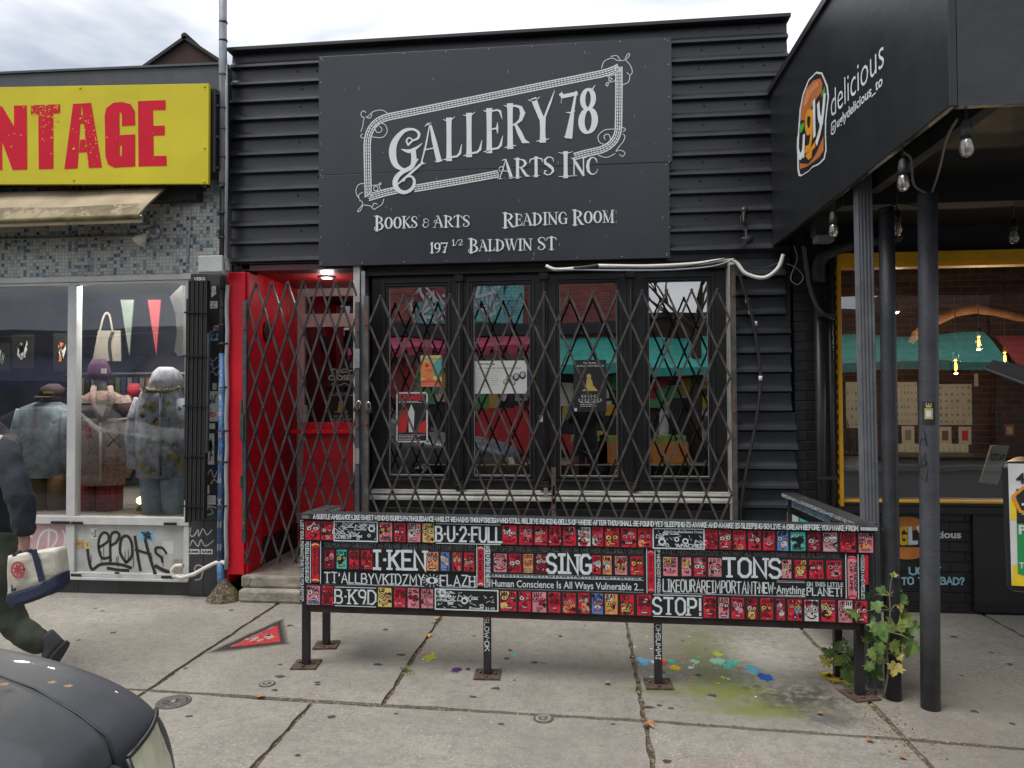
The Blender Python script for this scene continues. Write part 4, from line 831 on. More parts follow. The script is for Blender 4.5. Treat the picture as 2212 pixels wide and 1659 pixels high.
def d1(mb, x0, x1, z0, z1, fr, w_, h_):
    flat(mb, [(0, h_*.8), (0, h_*.3), (w_*.6, h_*.2), (w_*.6, h_*.8)], fr, po, .0004); flat(mb, [(w_*.6, h_*.75), (w_*.62, h_*.35), (w_, h_*.3), (w_, h_)], fr, pt, .0004)
    flat(mb, [(0, 0), (w_, 0), (w_, h_*.16), (w_*.4, h_*.26), (0, h_*.2)], fr, M('ink_coral', (.75, .12, .05), .5), .0005); print_text(mb, 'FALL RISING', fr[0]+Vector((w_*.12, 0, h_*.84)), fr[0]+Vector((w_*.95, 0, h_*.84)), (0, 0, h_*.09), NY, pg, .0008, .02)
    print_text(mb, 'recital', fr[0]+Vector((w_*.2, 0, h_*.5)), fr[0]+Vector((w_*.6, 0, h_*.5)), (0, 0, h_*.07), NY, pr_, .0008, .02); disc(mb, w_*.3, h_*.68, w_*.1, h_*.06, fr, pr_, .0008); lines(mb, fr, w_, h_, .04, .09, 2, pw)
paper('poster', rect(350, 565, 467, 738, 5.6655), 5.6655, py_, 'orange and yellow poster high in the leftmost gallery window', d1)
def d2(mb, x0, x1, z0, z1, fr, w_, h_):
    e = .012; 
    for a in ([(0, 0), (w_, 0), (w_, e), (0, e)], [(0, h_-e), (w_, h_-e), (w_, h_), (0, h_)], [(0, 0), (e, 0), (e, h_), (0, h_)], [(w_-e, 0), (w_, 0), (w_, h_), (w_-e, h_)]): flat(mb, a, fr, pw, .0006)
    print_text(mb, 'CABARET', fr[0]+Vector((w_*.06, 0, h_*.84)), fr[0]+Vector((w_*.92, 0, h_*.84)), (0, 0, h_*.12), NY, pr_, .0009, .05)
    flat(mb, [(w_*.05, h_*.18), (w_*.3, h_*.2), (w_*.42, h_*.6), (w_*.3, h_*.72), (w_*.1, h_*.62)], fr, pr_, .0005); flat(mb, [(w_*.4, h_*.2), (w_*.55, h_*.2), (w_*.58, h_*.6), (w_*.48, h_*.76), (w_*.38, h_*.6)], fr, pw, .0007); flat(mb, [(w_*.6, h_*.2), (w_*.95, h_*.18), (w_*.95, h_*.45), (w_*.7, h_*.35)], fr, pr_, .0005)
    lines(mb, fr, w_, h_, .05, .14, 4, pw); lines(mb, fr, w_, h_, .79, .81, 2, pw)
paper('poster', rect(215, 768, 390, 1045, 5.6655), 5.6655, pk, 'black and red poster with pale border low in the leftmost gallery window', d2)
def d3(mb, x0, x1, z0, z1, fr, w_, h_):
    print_text(mb, 'The Holy Gasp', fr[0]+Vector((w_*.12, 0, h_*.88)), fr[0]+Vector((w_*.4, 0, h_*.88)), (0, 0, h_*.06), NY, pk, .0006, .03); print_text(mb, 'AND THE LORD HATH TAKEN AWAY', fr[0]+Vector((w_*.08, 0, h_*.74)), fr[0]+Vector((w_*.9, 0, h_*.74)), (0, 0, h_*.06), NY, pg, .0006, .02)
    lines(mb, fr, w_, h_, .2, .66, 8, pg, .08, .55)
    for cx, cy, r in ((.68, .45, .09), (.8, .5, .08), (.92, .55, .08), (.6, .35, .06), (.74, .34, .07)): disc(mb, cx*w_, cy*h_, r*w_*.8, r*h_*1.5, fr, pg if cx < .8 else pk, .0005+cx*.0002); disc(mb, cx*w_, (cy+.02)*h_, r*w_*.5, r*h_, fr, M('ink_pale', (.5, .48, .46), .6), .0009+cx*.0001)
paper('poster', rect(643, 595, 938, 775, 5.6655), 5.6655, pw, 'white landscape poster of small print in the second gallery window', d3)
def d4(mb, x0, x1, z0, z1, fr, w_, h_):
    print_text(mb, 'The Holy Gasp', fr[0]+Vector((w_*.3, 0, h_*.93)), fr[0]+Vector((w_*.7, 0, h_*.93)), (0, 0, h_*.025), NY, pw, .0006, .03); print_text(mb, 'AND THE LORD HATH TAKEN AWAY', fr[0]+Vector((w_*.06, 0, h_*.87)), fr[0]+Vector((w_*.94, 0, h_*.87)), (0, 0, h_*.03), NY, pw, .0006, .02)
    disc(mb, w_*.47, h_*.68, w_*.07, h_*.05, fr, gold, .0006); flat(mb, [(w_*.36, h_*.42), (w_*.4, h_*.62), (w_*.47, h_*.66), (w_*.56, h_*.62), (w_*.6, h_*.5), (w_*.72, h_*.42)], fr, gold, .0005); flat(mb, [(w_*.25, h_*.4), (w_*.75, h_*.4), (w_*.7, h_*.43), (w_*.3, h_*.43)], fr, gold, .0004)
    for r, n in ((.3, 3), (.22, 4)):
        for i in range(n): c = (i-(n-1)/2)*.19+.5; stroke(mb, [(c*w_+w_*.065*math.cos(a), h_*r+h_*.026*math.sin(a)) for a in np.linspace(2.0, 7.4, 9)], .0022, fr, pw, .0006)
    lines(mb, fr, w_, h_, .1, .17, 3, pw, .2, .8); flat(mb, [(w_*.02, h_*.01), (w_*.1, h_*.01), (w_*.1, h_*.07), (w_*.02, h_*.07)], fr, pw, .0006)
paper('poster', rect(1195, 590, 1378, 875, 5.6655), 5.6655, pk, 'black poster of a golden seated figure in the third gallery window', d4)
def d5(mb, x0, x1, z0, z1, fr, w_, h_): lines(mb, fr, w_, h_, .25, .8, 5, pw, .1, .9, .04)
paper('placard', rect(1283, 1172, 1385, 1235, 5.70), 5.70, pk, 'small black placard of white lines at the foot of the third gallery window', d5, 'placard')
woodm = M('pale_pine', (.55, .36, .17), .6, var=.25, scale=9)
x0, x1, z0, z1 = rect(643, 1120, 893, 1240, 5.85); mb = MB(); mb.box(x0-.12, x1, 5.8, 6.1, .93, z1, woodm); mb.box(x0-.14, x1+.02, 5.79, 5.798, z1-.05, z1, woodm); tag(mb.build('wooden_box', bevel=.004), 'pale pine box standing low behind the second gallery window', 'box')
bluep = M('blue_fabric', (.03, .16, .5), .6, var=.4, scale=20); x0, x1, z0, z1 = rect(640, 1070, 880, 1120, 5.9); mb = MB(); mb.box(x0, x1, 5.86, 6.2, z0-.02, z1, bluep); tag(mb.build('folded_cloth', bevel=.02), 'blue patterned cloth folded on the pine box in the second window', 'cloth')
for i, (x, w_, c) in enumerate(((898, 50, (.7, .22, .08)), (1125, 55, (.62, .1, .05)), (1180, 45, (.7, .3, .05)), (1390, 48, (.75, .3, .08)))):
    x0, x1, z0, z1 = rect(x, 1125+8*(i % 2), x+w_, 1240, 5.8); mb = MB(); mb.slab([(x0, 5.78, z0-.03), (x1, 5.78, z0-.03), (x1-.02*(i % 2), 5.86, z1), (x0+.03*(i % 2), 5.86, z1)], (0, .03, 0), M('book_cover_%d' % i, c, .5))
    tag(mb.build('standing_book'), ['orange book beside the pine box in the second gallery window', 'red book leaning at the left foot of the third gallery window', 'amber book beside the red one in the third gallery window', 'orange book right of the small placard in the third window'][i], 'book', 'books on the window ledge')
grn = M('green_glaze', (.03, .12, .035), .15, var=.4, scale=25)
for i, (x, y, r) in enumerate(((1790, 1150, 32), (1740, 1190, 38), (1830, 1190, 34), (1650, 1215, 30), (1700, 1220, 28), (1790, 1215, 34))):
    p = P(*r5w(x, y), 5.9); rr = r*s5*.0038*.9; mb = MB(); mb.lathe(p-Vector((0, 0, rr)), [(rr*.5, 0), (rr*.9, rr*.45), (rr, rr), (rr*.85, rr*1.6), (rr*.4, rr*1.95)], grn, n=14)
    tag(mb.build('green_vase'), ['topmost round green vase in the rightmost gallery window', 'larger round green vase left of the pile, rightmost window', 'round green vase at the right of the pile, rightmost window', 'leftmost small green vase in the rightmost gallery window', 'low green vase second from left in the rightmost window', 'front round green vase under the topmost one, rightmost window'][i], 'vase', 'green vases on the ledge')
mb = MB(); mb.box(-1.75, 1.1, 5.72, 7.5, .86, .93, dark_room); mb.build('display_ledge', gal)
# on the door glass
def d6(mb, x0, x1, z0, z1, fr, w_, h_):
    print_text(mb, 'SORRY', fr[0]+Vector((w_*.3, 0, h_*.72)), fr[0]+Vector((w_*.7, 0, h_*.72)), (0, 0, h_*.1), NY, pw, .0006, .02); print_text(mb, 'CLOSED', fr[0]+Vector((w_*.04, 0, h_*.36)), fr[0]+Vector((w_*.96, 0, h_*.36)), (0, 0, h_*.26), NY, pw, .0006, .02)
    for y in (.14, .88): stroke(mb, [(w_*(.15+.7*t), h_*(y+.05*math.sin(t*12.5))) for t in np.linspace(0, 1, 15)], .003, fr, pw, .0006)
def r3(x, y): return ((820+x*.783)*k_, (950+y*.783)*k_)
paper('closed_sign', rect(520, 548, 660, 640, 6.6, r3), 6.6, pk, 'black sign reading CLOSED on the door glass above the seated-figure poster', d6, 'sign', 'papers on the door glass')
paper('poster', rect(518, 660, 658, 830, 6.6, r3), 6.6, pk, 'black seated-figure poster on the door glass below the closed sign', d4, 'poster', 'papers on the door glass')
# ================================================================== LEFT SHOP: mosaic front under the yellow sign
k_ = 2212/3840
vin = thing('clothing_shop', (-4.6, 5.6, 0), 'clothing shop with mosaic tile wall above a white framed display window', 'shop building')
mb = MB(); mb.box(-9, -3.0, 5.55, 5.7, 2.646, 3.35, mosaic); mb.box(-9, -3.0, 5.552, 5.7, 3.351, 4.14, mosaic); w_ = mb.build('wall', vin)
mb = MB()
ybk = tilemat('yellow_brick', .075, [(.5, (.34, .22, .08)), (.8, (.4, .27, .1)), (1, (.28, .17, .06))], (.05, .045, .04), .12, .7, True, 2.6, .6)
mb.box(-3.3, -2.935, 5.53, 5.56, 3.44, 4.12, ybk); mb.build('brick_edge', vin)
mb = MB(); mb.slab([(-9, 5.44, 4.2), (-4.98, 5.44, 4.13), (-4.98, 5.44, 4.36), (-9, 5.44, 4.40)], (0, .25, 0), grey_paint)
mb.slab([(-4.975, 5.445, 4.10), (-2.93, 5.445, 4.05), (-2.93, 5.445, 4.325), (-4.975, 5.445, 4.355)], (0, .25, 0), grey_paint); mb.slab([(-9, 5.43, 4.401), (-2.93, 5.43, 4.327), (-2.93, 5.7, 4.327), (-9, 5.7, 4.401)], (0, 0, .018), grey_paint); mb.build('parapet', vin)
mb = MB(); mb.box(-3.0, -2.9, 5.57, 11, 0, 4.05, wallm); mb.box(-9, -2.9, 11, 11.1, 0, 4.05, wallm); mb.box(-9, -2.9, 5.7, 11, 4.0, 4.1, black_trim); mb.box(-9.05, -9, 5.57, 11, 0, 4.05, wallm); mb.build('shell', vin)
lglass = glassmat('shop_window_glass', .12)
mb = MB()
mb.box(-8.9, -3.235, 5.53, 5.60, 2.600, 2.646, alu); mb.box(-8.9, -3.235, 5.545, 5.60, 2.575, 2.599, alu)
for x0, x1 in ((-8.9, -8.8), (-6.6, -6.5), (-4.322, -4.242), (-3.283, -3.235)): mb.box(x0, x1, 5.53, 5.60, .64 if x0 > -8.5 else .14, 2.5749, alu)
mb.box(-8.9, -3.235, 5.52, 5.61, .575, .6399, alu); mb.box(-8.9, -3.235, 5.525, 5.60, .14, .178, alu); mb.box(-8.9, -3.235, 5.51, 5.60, .118, .1399, alu)
for x0, x1 in ((-6.6, -6.5), (-4.322, -4.242), (-3.283, -3.235)): mb.box(x0, x1, 5.527, 5.60, .1781, .5749, alu)
fr_ = mb.build('storefront_frame', vin, bevel=.004)
def r8(x, y): return (x*.3645, 1094.4+y*.3645)
tape = M('black_tape', (.012, .012, .013), .4)
mb = MB()
for a in ((305, 85, 418, 103), (423, 88, 495, 105), (973, 93, 1050, 110), (423, 397, 485, 413), (365, 397, 415, 413), (957, 408, 1027, 425), (683, 386, 710, 398), (910, 390, 932, 400)):
    p = P(*r8(a[0], a[1]), 5.515); q = P(*r8(a[2], a[3]), 5.515); mb.box(p.x, q.x, 5.508, 5.5095, q.z, p.z, tape)
mb.build('tape_strip', fr_)
for x0, x1 in ((-6.5, -4.322), (-4.242, -3.283)):
    mb = MB(); mb.panebox(x0-.002, x1+.002, 5.565, 5.571, .638, 2.577, lglass); mb.build('pane', vin)
panel_grey = M('panel_grey', (.42, .42, .41), .5, var=.15, wear=(.3, .29, .28), wscale=8, wlim=.63)
mb = MB(); mb.box(-4.242, -3.283, 5.55, 5.59, .178, .575, panel_grey); pn = mb.build('lower_panel', vin)
mb = MB(); mb.box(-8.9, -4.322, 5.55, 5.59, .178, .575, M('panel_pink', (.46, .29, .31), .5, var=.2)); pn2 = mb.build('lower_panel', vin)
spray = M('black_spray', (.018, .018, .02), .5, var=.1)
FRL = (Vector((0, 5.549, 0)), Vector((1, 0, 0)), Vector((0, 0, 1)), NY)
def pstroke(mb, pts, wd, fn, mat, Y, lift=.0, fr=None):
    P2 = []
    for i in range(len(pts)-1):
        p0, p1, p2, p3 = [np.array(pts[max(0, min(len(pts)-1, i+d))], float) for d in (-1, 0, 1, 2)]
        for t in np.linspace(0, 1, 5)[:-1]: P2.append(.5*((2*p1)+(-p0+p2)*t+(2*p0-5*p1+4*p2-p3)*t*t+(-p0+3*p1-3*p2+p3)*t**3))
    P2.append(np.array(pts[-1], float)); q = [P(*fn(*p), Y) for p in P2]; s_ = (P(*fn(0, 0), Y)-P(*fn(1, 0), Y)).length
    stroke(mb, [(v.x, v.z) for v in q], wd*s_/2, (Vector((0, Y, 0)), Vector((1, 0, 0)), Vector((0, 0, 1)), NY), mat, lift)
mb = MB()
for i, (pts, wd) in enumerate((([(518, 245), (526, 310), (545, 372), (590, 345), (650, 338), (720, 345), (775, 362)], 17), ([(590, 240), (640, 205), (640, 165), (612, 155), (588, 190), (585, 250), (605, 305), (650, 300)], 15), ([(655, 320), (655, 180), (685, 150), (708, 170), (690, 210), (662, 228)], 15), ([(745, 330), (712, 270), (720, 190), (755, 175), (780, 215), (782, 290), (752, 328)], 16), ([(640, 365), (700, 375), (760, 378)], 16),
     ([(800, 180), (815, 280), (832, 375)], 16), ([(805, 255), (850, 270), (890, 280)], 14), ([(862, 200), (885, 290), (918, 390)], 17), ([(985, 275), (962, 245), (925, 245), (925, 275), (955, 300), (962, 325)], 14), ([(925, 352), (960, 372), (1000, 388)], 20))): pstroke(mb, pts, wd, r8, spray, 5.549, .0002*i)
for x in (600, 615, 648, 690, 700, 742, 760, 790, 812, 965, 540, 900): y = RNG.uniform(270, 340); pstroke(mb, [(x, y-40), (x+1, y+RNG.uniform(0, 40))], 3.2, r8, spray, 5.549, .0025)
mb.build('graffiti', pn)
mb = MB(); wsp = M('white_spray', (.6, .56, .57), .5)
for i, (pts, wd) in enumerate((([(215, 270), (235, 180), (275, 140), (330, 150), (335, 200), (300, 260), (330, 310)], 12), ([(290, 130), (285, 260), (270, 320)], 12), ([(370, 140), (385, 180), (375, 260)], 10), ([(120, 320), (110, 200), (150, 140), (190, 180)], 11))): pstroke(mb, pts, wd, r8, wsp, 5.549, .0002*i)
mb.build('graffiti', pn2)
def sticker(par, r, fn, Y, mat, deco=None, name='sticker'):
    p = P(*fn(r[0], r[1]), Y); q = P(*fn(r[2], r[3]), Y); mb = MB(); mb.box(p.x, q.x, Y-.0008, Y, q.z, p.z, mat)
    fr = (Vector((p.x, Y-.0008, q.z)), Vector((1, 0, 0)), Vector((0, 0, 1)), NY); w_, h_ = q.x-p.x, p.z-q.z
    if deco: deco(mb, fr, w_, h_)
    return mb.build(name, par)
def txt(s, mat, bold=.03): return lambda mb, fr, w_, h_: print_text(mb, s, fr[0]+Vector((w_*.08, 0, h_*.25)), fr[0]+Vector((w_*.92, 0, h_*.25)), (0, 0, h_*.5), NY, mat, .0006, bold)
def scrib(mat, n=3): 
    def f(mb, fr, w_, h_):
        for i in range(n): stroke(mb, [(w_*RNG.uniform(.1, .9), h_*RNG.uniform(.1, .9)) for _ in range(6)], min(w_, h_)*.045, fr, mat, .0006+.0002*i)
    return f
sw_ = M('sticker_white', (.6, .6, .58), .5, var=.1); sb_ = M('sticker_blue', (.2, .45, .6), .5)
sticker(pn, (540, 125, 577, 190), r8, 5.549, sw_, scrib(pk, 2)); sticker(pn, (825, 140, 908, 205), r8, 5.549, sb_, scrib(pk, 5)); sticker(pn, (962, 205, 1030, 282), r8, 5.549, M('paper_remnant', (.52, .51, .49), .7), None)
sticker(pn, (505, 203, 533, 250), r8, 5.549, M('sticker_yellow', (.6, .5, .1), .5), scrib(pb, 2)); sticker(pn, (450, 197, 498, 250), r8, 5.549, M('sticker_olive', (.36, .33, .14), .5), scrib(pr_, 1)); sticker(pn, (1030, 312, 1077, 395), r8, 5.545, M('weathered_board', (.3, .26, .2), .8, var=.3), None, 'cover_plate')
# base and pillar of black granite
mb = MB(); mb.box(-9, -3.232, 5.56, 5.6, -.05, .1179, granite); mb.build('base', vin)
mb = MB(); mb.box(-3.2349, -2.975, 5.535, 5.7, -.05, 2.645, granite); pil = mb.build('pillar', vin)
def r2(x, y): return (x*.434, 576+y*.434)
for i, (r, m_, dc) in enumerate((((958, 45, 1027, 75), pk, txt('VEKS', pw, .04)), ((1045, 90, 1080, 160), pk, scrib(pw, 4)), ((1045, 172, 1083, 208), sw_, scrib(pg, 1)), ((1042, 235, 1066, 300), pk, None), ((1042, 320, 1085, 368), sb_, scrib(pk, 3)), ((1062, 292, 1088, 330), M('sticker_pink', (.6, .3, .4), .5), scrib(pk, 2)),
    ((1058, 580, 1078, 612), sw_, scrib(gold, 2)), ((1036, 620, 1088, 690), sw_, scrib(pk, 2)), ((1034, 690, 1092, 770), sw_, scrib(pr_, 1)), ((1030, 780, 1070, 808), sw_, None), ((1028, 830, 1066, 985), sw_, scrib(pk, 2)), ((1024, 865, 1055, 918), pk, None), ((1018, 1088, 1042, 1130), sw_, scrib(pg, 1)), ((1015, 1138, 1074, 1184), sw_, lambda mb, fr, w_, h_: lines(mb, fr, w_, h_, .2, .8, 6, pg, .1, .9, .05)), ((937, 1406, 993, 1431), sw_, txt('KEME', pk, .05)), ((1000, 1406, 1058, 1431), sw_, txt('SAM', pk, .05)), ((1012, 1018, 1030, 1060), sw_, None))):
    sticker(pil, r, r2, 5.5335, m_, dc)
mb = MB(); ws2 = M('white_marker', (.4, .4, .39), .5)
for pts in ([(950, 1300), (945, 1335), (965, 1340), (985, 1310), (990, 1340), (1010, 1305), (1030, 1335), (1055, 1310)], [(945, 1390), (960, 1362), (985, 1392), (1000, 1360), (1020, 1390), (1050, 1375), (1062, 1362)], [(1015, 1210), (1040, 1190), (1020, 1235), (1060, 1225), (1045, 1195), (1075, 1200)], [(985, 1530), (968, 1505), (985, 1485), (1010, 1500), (1000, 1550), (972, 1560)], [(1040, 500), (1055, 480), (1062, 510), (1085, 495)], [(1040, 535), (1060, 520), (1075, 540), (1088, 525)], [(1045, 455), (1060, 470), (1080, 452)], [(1030, 1040), (1050, 1010), (1065, 1050), (1080, 1020)], [(1050, 1080), (1065, 1060), (1085, 1075)]): pstroke(mb, pts, 5, r2, ws2, 5.5345, 0)
mb.build('graffiti', pil)
# interior
mb = MB(); mb.box(-8.9, -3.0, 5.61, 8.2, .58, .62, M('display_floor', (.3, .28, .25), .6)); mb.box(-8.9, -3.02, 8.2, 8.25, .62, 2.9, M('back_wall_navy', (.03, .035, .06), .8, var=.3)); mb.box(-8.9, -3.02, 5.71, 8.2, 2.9, 2.95, M('shop_ceiling', (.22, .22, .22), .8)); mb.box(-3.04, -3.02, 5.71, 8.2, .62, 2.9, M('side_wall_grey', (.2, .2, .2), .8)); mb.build('interior', vin)
lamp = emit('warm_bulb', (1, .62, .22), 6)
for px, py in ((118*.434, 576+143*.434), (706*.434, 576+138*.434)):
    c = P(px, py, 6.6); mb = MB(); mb.lathe((c.x, 6.6, 2.895), [(.075, 0), (.07, -.02)], alu, n=16); mb.lathe((c.x, 6.6, 2.873), [(.055, 0), (.05, -.008)], emit('warm_lamp', (1, .8, .5), 5), n=16); mb.build('ceiling_lamp', vin); lamp_light('display_lamp_and_fill', (c.x, 6.45, 2.83), 12, (1, .88, .7), .06)
for x in (-3.55, -4.05, -4.8): lamp_light('display_lamp_and_fill', (x, 5.82, 2.66), 17, (1, .95, .88), .05)  # added fill lights just behind the glass to brighten the mannequins, no fixtures here
t = thing('globe_bulb', P(303, 1112, 5.85), 'glowing globe bulb on a socket at the feet of the camouflage coat', 'light bulb'); c = P(303, 1081, 5.85)
mb = MB(); mb.lathe(c, [(.01, -.03), (.025, -.02), (.032, 0), (.025, .02), (.005, .032)], lamp, n=14); mb.build('bulb', t); mb = MB(); mb.lathe(c, [(.03, -.09), (.03, -.06), (.016, -.05), (.014, -.03)], rubber, n=12); mb.build('socket', t)
# ---- dressed mannequins
def rings(cols):                                 # cols: (px, py, half width px, depth m, Y)
    out = []
    for px, py, hw, dp, Y in cols:
        c = P(px, py, Y); w_ = abs((P(px+hw, py, Y)-c).x); out.append([(c.x+w_*math.cos(a), c.y+dp*math.sin(a), c.z) for a in np.linspace(0, 2*math.pi, 21)[:-1]])
    return out
def banded(name, cols, zs):                      # knit bands by real height
    m = M(name, cols[0], .85, var=.2, scale=30, bump=.6, bscale=120); return m
knit = M('knit_dusty_pink', (.31, .22, .195), .95, var=.35, scale=45, bump=.7, bscale=110); knit_d = M('knit_dark', (.045, .03, .028), .9, bump=.6, bscale=110); knit_c = M('knit_cream', (.5, .44, .35), .9, bump=.6, bscale=110); skin_g = M('mannequin_grey', (.2, .2, .2), .4)
Ym = 6.0
def px_tube(mb, pts, r, mat, Y=Ym, n=10): mb.tube([P(p[0], p[1], Y-(p[2] if len(p) > 2 else 0)) for p in pts], r, mat, n)
m2 = thing('mannequin', P(215, 1112, Ym), 'mannequin in a patterned pink knit cardigan, purple beanie and red plaid trousers', 'mannequin', 'mannequins in the display window')
mb = MB(); mb.loft(rings([(214, 775, 12, .04, Ym), (214, 790, 20, .075, Ym), (215, 806, 23, .085, Ym), (215, 819, 22, .085, Ym)]), M('purple_beanie', (.06, .025, .06), .9, bump=.5, bscale=150)); be = mb.build('beanie', m2)
mb = MB(); p = P(219, 802, 5.9); mb.box(p.x, p.x+.045, 5.895, 5.905, p.z-.02, p.z+.025, sw_); mb.build('patch', be)
mb = MB(); mb.loft(rings([(217, 815, 15, .06, Ym), (217, 830, 12, .05, Ym), (217, 850, 16, .06, Ym)]), skin_g); mb.build('head', m2)
mb = MB(); mb.loft(rings([(219, 846, 17, .07, Ym), (219, 862, 22, .1, Ym), (219, 885, 24, .11, Ym)]), sw_); mb.face([P(x, y, Ym-.165) for x, y in ((206, 866), (237, 866), (230, 888), (221, 903), (212, 888))], sw_); mb.build('shirt', m2)
mb = MB(); cols = [(221, 844, 18, .08, Ym), (223, 853, 36, .11, Ym), (225, 862, 48, .135, Ym), (225, 866, 49, .14, Ym), (225, 871, 49, .14, Ym), (224, 903, 50, .145, Ym), (224, 909, 50, .145, Ym), (224, 960, 50, .15, Ym), (222, 1005, 50, .15, Ym), (222, 1012, 46, .14, Ym), (222, 1046, 45, .14, Ym)]
mb.loft(rings(cols), knit, mats=[knit, knit, knit, knit_c, knit_d, knit_c, knit, knit, knit, knit])
for sx, s_ in ((1, 1), (-1, -1)):
    base = 268 if sx > 0 else 180; a = [(base-sx*6, 858), (base+sx*6, 900), (base+sx*11, 950), (base+sx*4, 1000), (base-sx*2, 1030)]
    px_tube(mb, a, [.07, .085, .085, .075, .055], knit); px_tube(mb, [(base+sx*2, 872), (base+sx*6, 903)], [.088, .091], knit_d); px_tube(mb, [(base+sx*6, 903), (base+sx*6.5, 908)], [.0915, .0915], knit_c)
for k in range(2): px_tube(mb, [(246-14+k*0, 935+k*30, .16), (246+14, 965-k*30, .16)], .008, knit_d)
px_tube(mb, [(188, 925, .15), (193, 945, .16)], .02, M('knit_red', (.35, .03, .04), .9))
mb.build('cardigan', m2)
mb = MB(); px_tube(mb, [(203, 836, .08), (199, 862, .15), (217, 910, .17)], [.024, .028, .016], knit); px_tube(mb, [(238, 836, .08), (243, 862, .15), (223, 910, .17)], [.024, .028, .016], knit); px_tube(mb, [(218, 905, .158), (217, 1040, .16)], .012, knit_c); mb.build('collar', m2)
plaid = tilemat('red_plaid', .04, [(.5, (.28, .015, .02)), (.8, (.33, .02, .025)), (1, (.2, .012, .02))], (.08, .01, .015), .14, .85, False, .8, .1)
mb = MB(); 
for x in (196, 238): mb.loft(rings([(x, 1036, 24, .11, Ym), (x-1, 1075, 24, .11, Ym), (x-1, 1113, 23, .1, Ym)]), plaid)
mb.build('trousers', m2)
mb = MB(); p = P(210, 926, 5.82); mb.box(p.x, p.x+.05, 5.82, 5.823, p.z-.03, p.z+.01, sw_); mb.build('price_tag', m2)
camo = M('camo_grey', (.36, .38, .44), .8, var=.4, scale=14, wear=(.36, .26, .1), wscale=13, wlim=.60, bump=.3)
Yc = 5.88
m3 = thing('mannequin', P(345, 1112, Yc), 'mannequin in a grey leaf-camouflage hooded coat with fur trim and pale jeans', 'mannequin', 'mannequins in the display window')
mb = MB(); mb.loft(rings([(350, 838, 38, .13, Yc), (348, 860, 46, .14, Yc), (346, 900, 50, .15, Yc), (347, 960, 51, .15, Yc), (348, 1030, 50, .15, Yc)]), camo)
px_tube(mb, [(305, 862), (293, 905), (288, 950), (292, 990), (285, 1010)], [.06, .075, .075, .065, .05], camo, Yc); px_tube(mb, [(390, 862), (398, 905), (399, 960), (395, 1000)], [.06, .075, .07, .055], camo, Yc)
for q in range(34): 
    p = P(RNG.uniform(305, 390), RNG.uniform(860, 1025), Yc-.156); leaf_mesh(mb, p, RNG.uniform(.022, .05), (1, 0, RNG.uniform(-.6, .6)), (RNG.uniform(-.6, .6), 0, 1), NY, RNG.choice([M('leaf_print_gold', (.4, .25, .06), .8), M('leaf_print_gold', (.4, .25, .06), .8), M('leaf_print_green', (.12, .2, .1), .8), M('leaf_print_pale', (.5, .5, .5), .8)]), 0)
px_tube(mb, [(347, 845, .14), (345, 1028, .156)], .01, M('zip_fabric', (.2, .22, .27), .8), Yc); mb.build('coat', m3)
mb = MB(); mb.loft(rings([(358, 793, 14, .05, Yc), (360, 803, 27, .09, Yc), (360, 820, 33, .12, Yc), (356, 838, 36, .13, Yc)]), camo); hd = mb.build('hood', m3)
mb = MB(); fur = M('fur_tan', (.36, .3, .22), .95, var=.4, scale=60, bump=1, bscale=200)
for q in range(240):
    t_ = RNG.random(); a = P(306+t_*92, 838+8*math.sin(t_*3.1)-4*t_, Yc-.13-.03*math.sin(t_*3.1)); d = Vector((RNG.uniform(-1, 1), RNG.uniform(-1, .3), RNG.uniform(-1, 1))).normalized()*.035; s_ = d.cross(NY).normalized()*.006; mb.face([a-s_, a+s_, a+d], fur)
px_tube(mb, [(306, 838, .1), (325, 843, .15), (350, 845, .16), (375, 842, .15), (396, 835, .1)], .016, fur, Yc); mb.build('fur_trim', hd)
den = M('pale_denim', (.3, .38, .44), .85, var=.25, scale=8, bump=.3)
mb = MB()
for x in (328, 372): mb.loft(rings([(x, 1020, 24, .1, Yc), (x+2, 1060, 23, .1, Yc), (x+6, 1113, 23, .1, Yc)]), den)
mb.build('jeans', m3)
flor = M('floral_jacket', (.22, .27, .31), .8, var=.4, scale=12, wear=(.55, .35, .4), wscale=16, wlim=.64)
m1 = thing('mannequin', P(100, 1112, Ym), 'mannequin in a blossom-print dark jacket and brown trousers under a cap', 'mannequin', 'mannequins in the display window')
mb = MB(); mb.loft(rings([(105, 868, 24, .08, Ym), (98, 880, 50, .12, Ym), (93, 930, 52, .14, Ym), (95, 1030, 50, .14, Ym)]), flor); px_tube(mb, [(50, 885), (42, 930), (44, 990)], [.06, .075, .06], flor); px_tube(mb, [(140, 885), (146, 930), (143, 1000)], [.06, .075, .06], flor)
for q in range(12):
    p = P(RNG.choice([50, 76, 112, 84])+RNG.uniform(-9, 9), 916+RNG.uniform(-14, 24), Ym-.145); mb.face([p+Vector((a, -.001*q*.2, b)) for a, b in splat_pts(.015, 9, .3)], M('blossom_pink', (.6, .35, .42), .8))
mb.build('jacket', m1)
mb = MB(); mb.loft(rings([(113, 868, 12, .06, Ym), (113, 855, 20, .08, Ym), (112, 840, 20, .08, Ym)]), skin_g); mb.build('head', m1)
mb = MB(); capm = M('cap_maroon', (.05, .03, .035), .8); mb.loft(rings([(116, 829, 9, .04, Ym), (114, 838, 22, .08, Ym), (112, 856, 25, .1, Ym)]), capm); a = P(112, 857, Ym); mb.loft([[(a.x+.09*math.cos(t), a.y-.07+(-.09)*max(0, math.sin(t)), a.z-.012*abs(math.sin(t))+dz) for t in np.linspace(0, math.pi, 9)] for dz in (0, .008)], capm)
print_text(mb, 'HAWAIIAN', P(93, 850, Ym-.105), P(117, 850, Ym-.105), (0, 0, .02), NY, gold, 0, .05); mb.build('cap', m1)
